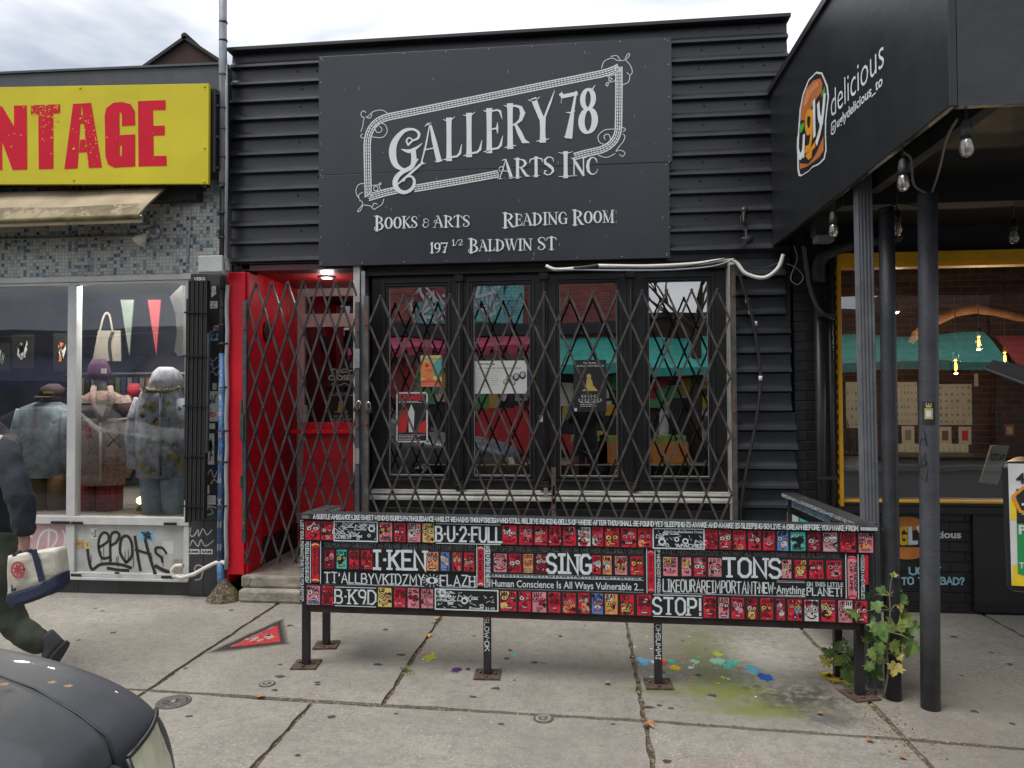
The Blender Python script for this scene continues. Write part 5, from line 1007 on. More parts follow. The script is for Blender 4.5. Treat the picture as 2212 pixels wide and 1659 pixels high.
mb = MB(); brn = M('brown_canvas', (.14, .08, .03), .85, var=.3)
for x in (91, 127): mb.loft(rings([(x, 1024, 20, .1, Ym), (x, 1070, 19, .1, Ym), (x, 1113, 18, .09, Ym)]), brn)
mb.build('trousers', m1)
# hung above
def hang(name, pts, Y, mat, label, cat, group=None, deco=None, th=.012):
    c = [P(x*.434, 576+y*.434, Y) for x, y in pts]; mb = MB(); n = len(c); i0 = 0
    fr = [v+Vector((0, 0, 0)) for v in c]; bk = [v+Vector((0, th, 0)) for v in c]
    mb.face(fr[::-1] if False else fr, mat); mb.face(bk[::-1], mat)
    for i in range(n): mb.face([fr[i], bk[i], bk[(i+1) % n], fr[(i+1) % n]], mat)
    if deco: deco(mb)
    return tag(mb.build(name), label, cat, group)
for i, (x, w_, c, lab) in enumerate(((735, 65, (.22, .03, .04), 'red pennant hanging above the camouflage coat'), (600, 65, (.12, .15, .13), 'sage green pennant behind the hanging tote bag'))):
    hang('pennant', [(x, 165), (x+w_, 165), (x+w_*.65, 440)], 6.5, M('pennant_%d' % i, c, .8, var=.2), lab, 'pennant', 'pennants hanging in the display window')
hang('tote_bag', [(488, 318), (598, 318), (600, 470), (460, 470)], 6.25, M('tote_canvas', (.22, .2, .17), .85), 'cream tote bag with dark curved bands hanging above the beanie', 'bag', None, lambda mb: [pstroke(mb, [(560, 330), (545, 380), (552, 465)], 16, r2, pk, 6.248, .001), pstroke(mb, [(470, 440), (500, 360), (498, 320), (520, 240), (545, 240), (560, 320)], 9, r2, M('tote_canvas', (.45, .42, .36), .85), 6.248, .0015)])
hang('white_shirt', [(868, 420), (880, 330), (872, 230), (845, 150), (905, 90), (912, 300), (908, 440), (885, 445)], 5.7, sw_, 'crumpled white shirt hung at the right edge of the display window', 'shirt', None, None, .05)
for i, (x0, y0, x1, y1) in enumerate(((60, 335, 165, 505), (-60, 380, 50, 520), (265, 330, 345, 520))):
    def dc(mb, a=(x0, y0, x1, y1)):
        cx, cy, w_, h_ = (a[0]+a[2])/2, (a[1]+a[3])/2, a[2]-a[0], a[3]-a[1]; c = P(*r2(cx, cy), 6.398); s_ = .0028*.434*w_*.5
        for q in range(5): mb.face([c+Vector((u*(1.1 if q else 1)+RNG.uniform(-.03, .03), -.001*q, v*1.3+RNG.uniform(-.08, .08))) for u, v in splat_pts(s_*(.55 if q == 0 else .25), 11, .35)], pw if q % 2 == 0 else (pk if i < 2 else po))
    hang('printed_tee', [(x0, y0), (x1, y0), (x1, y1), (x0, y1)], 6.4, pk, ['black printed tee with white figure hanging in the left pane', 'black printed tee at the left edge of the photo, behind glass', 'black tee with round orange print hanging beside the mullion'][i], 't-shirt', 'printed tees hanging in the left pane', dc)
t = thing('red_cap', P(669*.434, 576+650*.434, 6.5), 'red baseball cap on a stand behind the two mannequins', 'cap'); mb = MB(); mb.loft(rings([(290, 828, 8, .04, 6.5), (291, 838, 13, .08, 6.5), (291, 856, 12, .08, 6.5)]), M('cap_red', (.35, .03, .05), .8)); mb.build('crown', t)
mb = MB(); a = P(290, 858, 6.42); mb.loft([[(a.x+.05*math.cos(q), a.y-.06*math.sin(q), a.z+dz) for q in np.linspace(0, math.pi, 8)] for dz in (-.015, -.008)], M('cap_red', (.35, .03, .05), .8)); mb.build('peak', t)
# clothes rail behind
t = thing('clothes_rail', (-4.0, 7.4, .62), 'clothes rail of dark garments at the back of the clothing shop', 'clothes rail'); mb = MB(); mb.tube([(-5.8, 7.4, 1.9), (-3.2, 7.4, 1.9)], .015, grey_steel); mb.tube([(-3.3, 7.4, .62), (-3.3, 7.4, 1.9)], .015, grey_steel); mb.tube([(-5.7, 7.4, .62), (-5.7, 7.4, 1.9)], .015, grey_steel); mb.build('rail', t)
for q in range(34):
    x = -5.6+q*.07; mb = MB(); c = RNG.choice(['navy', 'black', 'grey', 'olive', 'rust']); m_ = M('garment_'+c, {'navy': (.02, .03, .08), 'black': (.015, .015, .015), 'grey': (.1, .1, .11), 'olive': (.06, .06, .03), 'rust': (.16, .05, .03)}[c], .9); l_ = RNG.uniform(.6, .9); mb.box(x-.025, x+.025, 7.2, 7.6, 1.85-l_, 1.85, m_); mb.build('garment', t)
# ---- yellow sign
ys = thing('shop_sign', (-4.6, 5.3, 3.31), 'bright yellow fascia sign with worn red block capitals', 'sign')
ysm = M('sign_yellow', (.62, .53, .03), .4, spec=.2, var=.08, scale=1.5)
SH = lambda x: .0335*(-2.957-x)
mb = MB(); mb.slab([(-6.9, 5.3, 3.312+SH(-6.9)), (-2.957, 5.3, 3.312), (-2.957, 5.3, 4.113), (-6.9, 5.3, 4.113+SH(-6.9))], (0, .03, 0), ysm)
for x, z in ((-2.99, 4.09), (-2.99, 3.6), (-4.1, 3.6), (-4.05, 4.1), (-4.1, 3.35), (-2.99, 3.33)): mb.lathe((x, 5.299, z+SH(x)*.9), [(.012, 0), (.008, .006)], ysm, NY, 8)
mb.build('panel', ys, bevel=.002)
mb = MB(); mb.box(-6.8, -2.925, 5.345, 5.53, 3.42, 4.09, black_trim)
for z in (3.45, 3.7, 3.95, 4.05): mb.box(-2.9249, -2.912, 5.36, 5.52, z, z+.02, black_steel)
mb.build('cabinet', ys)
redl = M('sign_red', (.62, .012, .035), .5, spec=.15, var=.05)
def r1(x, y): return (x*.3817, y*.3817)
mb = MB()
def poly1(pts, lift=.0016, m_=redl):
    q = [P(*r1(*p), 5.3) for p in pts]; mb.face([v+NY*lift for v in q], m_)
E_ = [[(781, 573), (866, 569), (872, 940), (784, 943)], [(866, 569), (938, 567), (938, 622), (867, 624)], [(868, 712), (933, 711), (933, 766), (869, 768)], [(871, 883), (943, 882), (944, 938), (872, 940)]]
T_ = [[(175, 596), (341, 590), (341, 642), (175, 648)], [(217, 646), (302, 643), (303, 956), (220, 958)]]
A_ = [[(414, 588), (462, 586), (440, 953), (365, 957)], [(462, 586), (516, 582), (578, 948), (503, 951)], [(455, 790), (482, 789), (492, 862), (447, 864)], [(458, 650), (466, 650), (474, 700), (453, 700)]]
N_ = [[(80, 598), (152, 596), (155, 960), (80, 962)], [(-62, 604), (12, 601), (80, 715), (80, 962), (72, 962)], [(-64, 604), (10, 601), (14, 963), (-60, 967)]]
I_ = [[(-175, 608), (-95, 605), (-90, 968), (-170, 970)]]
V_ = [[(-420, 620), (-345, 618), (-280, 975), (-350, 978)], [(-290, 616), (-210, 613), (-280, 974), (-345, 977)]]
for i, q in enumerate(E_+T_+A_+N_+I_+V_): poly1(q, .0016+.0002*(i % 4))
gpts = [(768, 712), (690, 716), (690, 640), (684, 632), (678, 640), (680, 880), (685, 888), (691, 880), (690, 822), (680, 822), (680, 765), (766, 760), (766, 942), (725, 944), (705, 930), (690, 944), (650, 950), (610, 930), (597, 890), (592, 660), (602, 610), (640, 582), (690, 577), (740, 588), (765, 625)]
# G in convex pieces
for i, q in enumerate(([(592, 660), (602, 612), (642, 582), (677, 578), (677, 700), (594, 700)], [(594, 700), (677, 700), (680, 880), (597, 885)], [(597, 885), (680, 880), (690, 946), (650, 950), (612, 932)], [(677, 578), (690, 577), (740, 590), (764, 630), (764, 655), (690, 655), (686, 640), (677, 636)], [(690, 655), (764, 655), (767, 710), (691, 714)], [(680, 765), (766, 760), (766, 822), (680, 824)], [(690, 822), (766, 820), (766, 942), (728, 945), (690, 900)], [(680, 885), (692, 880), (730, 944), (690, 946)])): poly1(q, .0016+.0002*(i % 4))
for q in range(150):
    if q < 75: x, y = RNG.uniform(180, 335), RNG.triangular(592, 760, 600); 
    elif q < 110: x, y = RNG.uniform(480, 560), RNG.uniform(620, 945)
    else: x, y = RNG.uniform(0, 930), RNG.uniform(600, 940)
    s_ = RNG.uniform(1.5, 6); c = P(*r1(x, y), 5.3); mb.face([c+NY*.0026+Vector((a*RNG.uniform(1, 2)*.7, 0, b*.7)) for a, b in splat_pts(s_*.3817*.0036, 7, .5)], ysm)
mb.build('lettering', ys)
# ---- canvas awning rolled under the sign
aw = thing('awning', (-4.6, 5.3, 3.0), 'stained beige canvas awning half rolled under the yellow sign', 'awning')
canvas = M('beige_canvas', (.36, .29, .19), .85, var=.22, scale=3, wear=(.17, .13, .07), wscale=5, wlim=.60, bump=.4, bscale=12)
mb = MB(); rows = []
for i in range(9):
    t_ = i/8; row = []
    for j in range(40):
        s_ = j/39; xr = -3.367+(-3.438+3.367)*t_; x = -7+(xr+7)*s_; row.append((x, 5.42-.27*t_-.02*math.sin(t_*3.1)+.004*math.sin(x*9+t_*3), 3.34-.30*t_+.006*math.sin(x*5)))
    rows.append(row)
moss_canvas = M('stained_canvas', (.2, .165, .095), .9, var=.35, scale=6, wear=(.34, .28, .19), wscale=7, wlim=.5, bump=.4, bscale=12)
mb.grid(rows[:6], canvas); mb.grid(rows[5:], moss_canvas); mb.grid([[Vector(p)+Vector((0, .012, -.008)) for p in r[::-1]] for r in rows], canvas); mb.build('fabric', aw)
mb = MB(); mb.tube([(-7, 5.155, 3.03), (-3.43, 5.155, 3.03)], .02, M('mossy_canvas', (.2, .17, .08), .9, var=.35, scale=7)); mb.tube([(-3.43, 5.155, 3.03), (-3.41, 5.155, 3.03)], .013, grey_steel); mb.build('roller', aw)
mb = MB(); mb.box(-7, -3.42, 5.16, 5.175, 2.985, 3.02, canvas); mb.build('valance', aw)
mb = MB(); mb.box(-7, -3.14, 5.45, 5.549, 3.24, 3.36, dark_room); mb.build('housing', aw)
# ---- flood lamp, conduit on the mosaic
fl = thing('flood_lamp', P(330, 505, 5.53), 'old white flood bulb on a round mosaic wall bracket', 'lamp'); c = P(336, 502, 5.545); d_ = P(300, 522, 5.36)
mb = MB(); mb.lathe(c, [(.055, 0), (.055, .02), (.04, .035), (.02, .04)], grey_steel, NY, 16); mb.build('mount', fl)
ax = (d_-P(322, 498, 5.44)).normalized(); e0 = P(322, 498, 5.44)
mb = MB(); mb.tube([c+Vector((0, -.03, 0)), P(330, 497, 5.46), e0], .014, grey_steel); mb.lathe(e0, [(.022, -.02), (.026, .03), (.026, .055)], grey_steel, ax, 12); mb.build('arm', fl)
mb = MB(); mb.lathe(e0, [(.022, .05), (.028, .08), (.05, .125), (.052, .14), (.045, .15), (.01, .155)], M('frosted_bulb', (.55, .52, .4), .35), ax, 16); mb.build('bulb', fl)
mb = MB(); mb.tube([P(-40, 518, 5.54), P(120, 514, 5.54), P(300, 508, 5.54)], .008, M('dirty_conduit', (.2, .19, .17), .7)); mb.tube([P(404, 420, 5.545), P(412, 455, 5.545), P(410, 500, 5.545), P(405, 570, 5.545)], .008, M('caulk_grey', (.42, .42, .41), .7)); tag(mb.build('wall_conduit'), 'thin dirty conduit running across the mosaic to the flood lamp', 'conduit')
# ---- folded black gate
fg = thing('scissor_gate', (-3.1, 5.42, .63), 'black folding gate bunched shut against the clothing shop pillar', 'gate', 'folding security gates')
mb = MB()
for i in range(10):
    x = -3.212+i*.0185; z0 = .80 if i == 0 else .62+.004*i; z1 = 2.42 if i == 0 else 2.565; dx = .018
    mb.slab([(x, 5.40-.006*(i % 2), z0), (x+.012, 5.40-.006*(i % 2), z0), (x+.012+dx, 5.40-.006*(i % 2), z1), (x+dx, 5.40-.006*(i % 2), z1)], (0, .05, 0), rubber)
mb.build('bars', fg)
mb = MB()
for z in (.75, 1.15, 1.55, 1.95, 2.3):
    mb = MB()
    for i in range(10): x = -3.206+i*.0185+.018*(z-.6)/1.95; mb.box(x-.014, x+.012, 5.385, 5.3935, z, z+.014, rubber)
    mb.build('link', fg)
mb = MB(); mb.slab([(-3.03, 5.40, 1.18), (-3.012, 5.40, 1.18), (-3.002, 5.40, 2.14), (-3.02, 5.40, 2.14)], (0, .03, 0), grey_paint); mb.build('lock_channel', fg)
# ---- poles, pipes, box
pl = thing('service_mast', (-2.9, 5.42, 2.73), 'tall galvanised service mast rising between the two shopfronts', 'mast')
mb = MB(); mb.tube([(-2.895, 5.41, 3.32), (-2.899, 5.41, 4.4), (-2.905, 5.41, 6.6)], .031, grey_steel, 14); mb.build('pole', pl)
mb = MB(); mb.tube([(-2.89, 5.42, 2.72), (-2.893, 5.41, 3.33)], .018, rubber, 10)
mb.build('lower_pipe', pl)
mb = MB()
for z in (3.33, 3.55, 3.78, 3.95, 4.22, 4.5, 4.65, 2.9, 3.1): mb.lathe((-2.897, 5.41, z), [(.034, 0), (.034, .012)], rubber, n=14); mb.tube([(-2.897, 5.375, z), (-2.86, 5.385, z+.005)], .004, rubber, 6)
mb.build('strap', pl)
mb = MB(); mb.tube([(-2.862, 5.40, 2.7), (-2.858, 5.40, 3.5), (-2.862, 5.40, 4.1), (-2.88, 5.42, 4.35)], .013, pvc_grey, 8); mb.build('cable', pl)
jb = thing('junction_box', (-2.93, 5.38, 2.6), 'grey electrical junction box between the mosaic wall and the black cladding', 'junction box'); mb = MB(); mb.box(-3.03, -2.84, 5.31, 5.41, 2.60, 2.738, M('box_grey', (.42, .44, .43), .5, var=.1)); mb.build('body', jb, bevel=.008)
mb = MB(); mb.box(-3.036, -2.834, 5.295, 5.309, 2.612, 2.742, M('box_grey', (.42, .44, .43), .5, var=.1)); mb.build('lid', jb, bevel=.006); mb = MB(); mb.box(-2.836, -2.812, 5.33, 5.37, 2.63, 2.70, pvc_grey); mb.build('latch', jb)
bluepipe = M('blue_scrawled_pipe', (.045, .13, .29), .5, var=.4, wear=(.36, .40, .44), wscale=26, wlim=.56)
dp = thing('drain_pipe', (-2.92, 5.45, .1), 'drain pipe, black above and scrawled blue below, beside the red pillar', 'pipe'); mb = MB(); mb.tube([(-2.925, 5.47, 1.98), (-2.925, 5.47, 2.6)], .02, rubber, 12)
for z in (2.05, 2.2, 2.35, 2.5): mb.lathe((-2.925, 5.47, z), [(.024, 0), (.024, .02)], rubber, n=12)
mb.build('upper_pipe', dp); mb = MB(); mb.tube([(-2.935, 5.47, .3), (-2.925, 5.47, 1.98)], .025, bluepipe, 12); mb.tube([(-2.91, 5.46, .04), (-2.925, 5.47, .16), (-2.935, 5.47, .3)], .03, bluepipe, 12); mb.build('lower_pipe', dp)
mb = MB()
for q in range(8): z = .4+q*.18; hand_text(mb, RNG.choice(['N', 'M', 'X', 'Z', 'K', 'W']), (-2.943, 5.4435, z), (-2.918, 5.4435, z), (0, 0, .05), NY, ws2, .12, .001)
mb.build('graffiti', dp)
gc = thing('grey_cable_duct', (-2.88, 5.44, .2), 'grey cable duct with flaking tape running down beside the red pillar', 'cable duct'); mb = MB(); pts = [(-2.872+.004*math.sin(i*1.7), 5.445, .25+i*.12) for i in range(20)]; mb.tube(pts, .016, pvc_grey, 10); mb.build('duct', gc)
for z in (.75, 1.1, 1.35, 1.7, 2.05): mb = MB(); mb.lathe((-2.875, 5.445, z), [(.02, 0), (.02, .01)], rubber, n=10); mb.tube([(-2.96, 5.43, z), (-2.86, 5.424, z+.01)], .004, rubber, 6); mb.build('tie', gc)
wh = [P(x, y, 5.46) for x, y in ((396, 1222), (380, 1222), (371, 1232), (374, 1243), (392, 1248), (420, 1240), (445, 1226), (465, 1216), (480, 1214), (492, 1219))]
mb = MB(); mb.tube([wh[i].lerp(wh[i+1], t_) for i in range(len(wh)-1) for t_ in (0, .5)]+[wh[-1]], .017, pvc_white, 10); tag(mb.build('white_hose'), 'white plastic hose curling from the shop panel to the pipes', 'hose')
mb = MB(); mb.lathe((-2.9, 5.47, .005), [(.14, 0), (.1, .06), (.05, .12), (.02, .16)], dirt, n=9, smooth=False); mb.lathe((-2.83, 5.46, .003), [(.08, 0), (.05, .06), (.02, .1)], M('mossy_rubble', (.09, .08, .035), .95, bump=1), n=8, smooth=False); tag(mb.build('rubble'), 'mossy crumbled mortar heaped at the foot of the pipes', 'rubble')
# house gable behind
hs = thing('house', (-5.4, 10, 4), 'dark brown house gable rising behind the clothing shop', 'house'); brown = M('brown_stucco', (.045, .022, .02), .85, var=.2, bump=.3); shing = M('roof_shingle', (.03, .028, .028), .85, var=.3, scale=15, bump=.5)
a, b_, c = P(300, 160, 11.3), P(402, 88, 11.3), P(520, 165, 11.3)
mb = MB(); z0 = 3.0; mb.loft([[(a.x, y, z0), (c.x, y, z0), (c.x, y, c.z), (b_.x, y, b_.z), (a.x, y, a.z)] for y in (11.3, 17)], brown, smooth=False); mb.build('wall', hs)
mb = MB(); up_ = Vector((0, 0, .06)); ov = Vector((0, -.06, 0))
da = (a-b_)*1.0; mb.slab([b_+ov, b_+da*1.15+ov, b_+da*1.15+Vector((0, 6, 0)), b_+Vector((0, 6, 0))], up_, shing); dc_ = (c-b_); mb.slab([b_+dc_*1.1+ov, b_+ov+Vector((0, 0, .003)), b_+Vector((0, 6, .003)), b_+dc_*1.1+Vector((0, 6, 0))], up_, shing); mb.tube([b_+ov+up_*.9, b_+Vector((0, 6, 0))+up_*.9], .06, shing, 8); mb.build('roof', hs)
# ================================================================== RIGHT SHOP: black brick burger shop under a boxed canopy
bg_ = thing('burger_shop', (2.9, 5.6, 0), 'black painted brick burger shop with a wide yellow-framed window', 'shop building')
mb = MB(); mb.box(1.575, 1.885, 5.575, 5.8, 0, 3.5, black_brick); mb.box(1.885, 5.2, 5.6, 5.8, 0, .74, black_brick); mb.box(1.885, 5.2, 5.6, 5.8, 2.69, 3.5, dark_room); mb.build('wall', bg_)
mb = MB(); mb.box(1.86, 5.2, 5.54, 5.62, .74, .79, black_wood); mb.box(1.87, 5.2, 5.565, 5.62, .79, .815, black_wood); mb.build('window_sill', bg_, bevel=.004)
mb = MB(); mb.box(1.885, 1.915, 5.55, 5.68, .72, 2.60, yellow_paint); mb.box(1.885, 4.6, 5.54, 5.68, 2.60, 2.685, yellow_paint); mb.box(1.9151, 4.6, 5.575, 5.68, 2.578, 2.5999, yellow_paint); mb.box(1.9151, 4.6, 5.575, 5.66, .8155, .832, yellow_paint); mb.box(4.57, 4.6, 5.555, 5.67, .832, 2.578, yellow_paint)
for i in range(24): mb.box(1.876, 1.8849, 5.555, 5.575, .8+i*.075, .835+i*.075, yellow_paint)
wf = mb.build('window_frame', bg_, bevel=.003)
bglass = glassmat('burger_glass', .26)
mb = MB(); mb.panebox(1.914, 4.571, 5.635, 5.641, .831, 2.579, bglass); mb.build('pane', wf)
mb = MB(); mb.box(2.84, 3.75, 5.585, 5.5995, .08, .735, black_trim); mb.box(2.83, 2.84, 5.575, 5.5995, .03, .735, black_wood); mb.box(2.84, 3.8, 5.575, 5.5995, .02, .08, black_wood); mb.build('panel', bg_)
# painted mural
def rr(x, y): return (1555.2+x*.4516, 518.4+y*.4516)   # region [2700,900]
Yb = 5.5985; FRB = (Vector((0, Yb, 0)), Vector((1, 0, 0)), Vector((0, 0, 1)), NY); mb = MB()
def u2(x, y): p = P(x, y, Yb); return (p.x, p.z)
bun = M('mural_orange', (.5, .17, .03), .6, var=.2, wear=(.3, .1, .02), wscale=8, wlim=.6); mw = M('mural_white', (.6, .62, .64), .6, var=.1); mbl = M('mural_blue', (.3, .52, .62), .6)
cx, cz = u2(1958, 1162); 
disc(mb, cx, cz+.03, .18, .13, FRB, bun, .0008, 16, 12, 168); disc(mb, cx, cz-.05, .17, .11, FRB, bun, .0008, 16, 190, 350)
hand_text(mb, 'UGLY', P(1923, 1175, Yb), P(2000, 1172, Yb), (0, 0, .11), NY, M('mural_yellow', (.6, .38, .02), .6), .26, .002, .04)
hand_text(mb, 'LY', P(1966, 1172, Yb), P(2000, 1170, Yb), (0, 0, .11), NY, mw, .26, .004, .04)
print_text(mb, 'delicious', P(1985, 1162, Yb), P(2076, 1162, Yb), (0, 0, .055), NY, mw, .002, .03)
hand_text(mb, 'UGLY', P(1965, 1240, Yb), P(2032, 1240, Yb), (0, 0, .05), NY, mbl, .24, .002, .05); hand_text(mb, 'TO THE BAD?', P(1948, 1262, Yb), P(2082, 1262, Yb), (0, 0, .048), NY, mbl, .24, .002, .05)
mb.build('mural', bg_)
# interior with things on the walls
mb = MB(); mb.box(1.6, 5.2, 5.81, 9, .05, .1, M('burger_floor', (.06, .055, .05), .5)); mb.box(1.6, 5.2, 9, 9.1, .1, 3.2, dark_brick); mb.box(1.6, 1.65, 5.81, 9, .1, 3.2, M('inner_brick', (.03, .02, .018), .8)); mb.box(5.2, 5.25, 5.6, 9, .1, 3.5, dark_brick); mb.box(1.6, 5.2, 5.81, 9, 3.2, 3.25, dark_room); mb.box(1.9, 4.57, 5.7, 6.0, .74, .80, M('ledge_dark', (.03, .03, .03), .4)); mb.build('interior', bg_)
Yw = 8.98
def wallpaper(name, r, mat, lab, cat, deco=None, group='papers on the burger shop wall', Y=Yw): 
    p = P(*rr(r[0], r[1]), Y); q = P(*rr(r[2], r[3]), Y); mb = MB(); mb.box(p.x, q.x, Y-.006, Y, q.z, p.z, mat); fr = (Vector((p.x, Y-.0062, q.z)), Vector((1, 0, 0)), Vector((0, 0, 1)), NY)
    if deco: deco(mb, fr, q.x-p.x, p.z-q.z)
    return tag(mb.build(name), lab, cat, group)
pgrey = M('flash_sheet', (.52, .53, .53), .7, var=.1)
def sheet(n):
    def f(mb, fr, w_, h_):
        for i in range(n):
            for j in range(n): 
                if RNG.random() < .8: disc(mb, w_*(i+.5)/n, h_*(j+.5)/n, w_/n*.3*RNG.uniform(.4, 1), h_/n*.3*RNG.uniform(.4, 1), fr, pg, .0005, 6)
    return f
for i, (r, lab) in enumerate((((840, 680, 945, 885), 'tall sheet of small drawings behind the fluted post'), ((1040, 690, 1205, 885), 'large sheet of small drawings right of the front round post'), ((600, 680, 720, 900), 'sheet of drawings at the left end of the burger shop wall'), ((1215, 640, 1235, 700), 'narrow paper slip right of the large drawing sheet'))): wallpaper('drawing_sheet', r, pgrey, lab, 'paper', sheet(6))
wallpaper('drawing_board', (845, 975, 1190, 1150), pgrey, 'wide pale board of many small drawings low on the burger shop wall', 'board', sheet(13), None, 8.6)
for i, (x, y) in enumerate(((868, 890), (1045, 893), (1140, 893))):
    def f(mb, fr, w_, h_): flat(mb, [(w_*.25, h_*.22), (w_*.75, h_*.22), (w_*.75, h_*.78), (w_*.25, h_*.78)], fr, [pg, M('print_brown', (.2, .1, .07), .6), pr_][i], .0006)
    wallpaper('framed_print', (x, y, x+62, y+85), sw_, ['framed grey print beside the fluted post in the burger shop', 'framed brown print right of the front post in the burger shop', 'framed red print, rightmost white frame in the burger shop'][i], 'picture', f, 'framed prints on the burger shop wall')
wallpaper('framed_print', (1360, 880, 1408, 940), M('orange_frame', (.3, .09, .04), .6), 'small orange-framed print at the right of the burger shop wall', 'picture', lambda mb, fr, w_, h_: flat(mb, [(w_*.2, h_*.2), (w_*.8, h_*.2), (w_*.8, h_*.8), (w_*.2, h_*.8)], fr, pgrey, .0006), 'framed prints on the burger shop wall')
t = thing('a_board', P(1330*.4516+1555.2, 518.4+1200*.4516, 6.6), 'pale sandwich board leaning inside the burger shop window', 'sandwich board'); p = [P(*rr(x, y), 6.6) for x, y in ((1245, 1160), (1330, 1170), (1385, 985), (1300, 982))]
mb = MB(); mb.slab(p, (0, .02, 0), sw_); print_text(mb, 'OTTAT', p[0].lerp(p[3], .6)+Vector((.03, 0, 0)), p[1].lerp(p[2], .6), (0, 0, .06), NY, pk, .001, .02); mb.build('panel', t); mb = MB(); mb.slab([p[2]+Vector((0, .02, 0)), p[2]+Vector((.02, .02, 0)), p[1]+Vector((.17, .3, 0)), p[1]+Vector((.15, .3, 0))], (0, .02, 0), black_wood); mb.build('leg', t)
t = thing('planter_pot', P(1845, 1015, 5.85), 'cream oval pot with a leafless plant on the burger shop window ledge', 'plant pot'); c = P(1846, 1016, 5.85); mb = MB(); mb.lathe(c, [(.12, 0), (.14, .03), (.145, .1), (.14, .12)], pvc_white, n=18); mb.lathe(c+Vector((0, 0, .121)), [(.143, 0), (.135, .02)], rust, n=18); mb.build('pot', t)
mb = MB(); stemm = M('dry_stem', (.12, .09, .05), .8)
for q in range(9):
    a = RNG.uniform(0, 6.28); p0 = c+Vector((.04*math.cos(a), .04*math.sin(a), .12)); mb.tube([p0, p0+Vector((.05*math.cos(a), .02, .12)), p0+Vector((.16*math.cos(a), .03, .22+RNG.uniform(0, .2)))], [.006, .005, .003], stemm, 5)
mb.build('stems', t)
filament = emit('filament_amber', (1, .5, .1), 9); amber = glassmat('amber_glass', .12, (.95, .7, .35))
for i, (x, y) in enumerate(((1128, 605), (1238, 492), (1363, 566))):
    c = P(*rr(x, y), 6.9+.4*i); t = thing('pendant_bulb', c, ['amber pendant bulb with teal socket nearest the front post', 'highest amber pendant bulb, middle of the burger shop window', 'amber pendant bulb at the right above the red lettering'][i], 'light bulb', 'amber pendant bulbs in the burger shop')
    mb = MB(); mb.lathe(c, [(.012, -.075), (.04, -.05), (.052, -.01), (.04, .04), (.02, .07)], amber, n=14); mb.build('bulb', t); mb = MB(); mb.lathe(c, [(.006, -.035), (.011, -.02), (.011, .02), (.006, .035)], filament, n=8); mb.build('filament', t)
    mb = MB(); mb.lathe(c, [(.022, .07), (.026, .085), (.022, .13), (.006, .14)], [M('teal_socket', (.05, .2, .18), .5), rubber, rubber][i], n=12); mb.build('socket', t); mb = MB(); mb.tube([c+Vector((0, 0, .14)), (c.x, c.y, 3.2)], .004, rubber, 6); mb.build('cord', t); lamp_light('pendant_light', (c.x, c.y, c.z-.1), 6.5, (1, .72, .42), .05)
drift = M('driftwood', (.2, .09, .035), .7, var=.35, scale=9, bump=.5); mb = MB(); mb.tube([P(*rr(x, y), 7.6) for x, y in ((910, 495), (940, 450), (1030, 385), (1120, 345), (1220, 325), (1320, 340), (1420, 365), (1560, 380))], [.03, .045, .055, .05, .06, .05, .05, .04], drift, 9); tag(mb.build('driftwood_branch'), 'long driftwood branch hung across the burger shop ceiling', 'branch')
t = thing('track_lamp', P(*rr(830, 340), 7.2), 'small lit ceiling lamp beside the fluted post in the burger shop', 'lamp'); p = P(*rr(830, 345), 7.2); mb = MB(); mb.lathe(p, [(.03, .1), (.05, .03), (.06, 0)], rubber, n=14); mb.build('shade', t); mb = MB(); mb.lathe(p, [(.05, 0), (.04, -.012)], emit('lamp_glow', (1, .75, .35), 8), n=14); mb.build('lens', t); lamp_light('track_light', p-Vector((0, 0, .06)), 5, (1, .85, .65), .05)
t = thing('counter', (3.2, 7.9, .1), 'dark counter standing low inside the burger shop', 'counter'); mb = MB(); mb.box(2.3, 4.6, 7.7, 8.3, .1, .95, black_wood); mb.build('body', t); mb = MB(); mb.box(2.27, 4.63, 7.66, 8.34, .951, .99, black_wood); mb.build('top', t)
# ---- boxed canopy
ca = thing('canopy', (3, 4.2, 2.74), 'black boxed canopy projecting over the burger shop front, logo on its side', 'canopy')
fas = M('fascia_black', (.0155, .0165, .019), .36, var=.25, scale=2.2, bump=.1, bscale=18, wear=(.12, .12, .12), wscale=26, wlim=.755)
mb = MB(); mb.slab([(1.405, 5.53, 2.742), (1.43, 2.93, 2.742), (1.43, 2.93, 3.92), (1.405, 5.53, 3.92)], (.03, 0, 0), fas); fs = mb.build('side_fascia', ca, bevel=.004)
mb = MB(); mb.slab([(1.461, 2.93, 2.742), (5.5, 2.93, 2.742), (5.5, 2.93, 3.92), (1.461, 2.93, 3.92)], (0, .03, 0), M('front_fascia_grey', (.026, .028, .031), .42, var=.25, scale=4, bump=.5, bscale=9)); mb.build('front_fascia', ca)
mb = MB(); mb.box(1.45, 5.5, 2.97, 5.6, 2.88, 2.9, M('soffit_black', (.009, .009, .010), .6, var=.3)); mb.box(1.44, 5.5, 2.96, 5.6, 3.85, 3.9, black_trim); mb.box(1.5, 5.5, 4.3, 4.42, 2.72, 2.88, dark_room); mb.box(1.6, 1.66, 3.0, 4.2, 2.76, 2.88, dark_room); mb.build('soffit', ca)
mb = MB(); mb.slab([(1.385, 5.55, 3.9), (1.41, 2.92, 3.9), (1.46, 2.92, 3.9), (1.46, 5.55, 3.9)], (0, 0, .045), black_trim); mb.build('roof_flashing', ca)
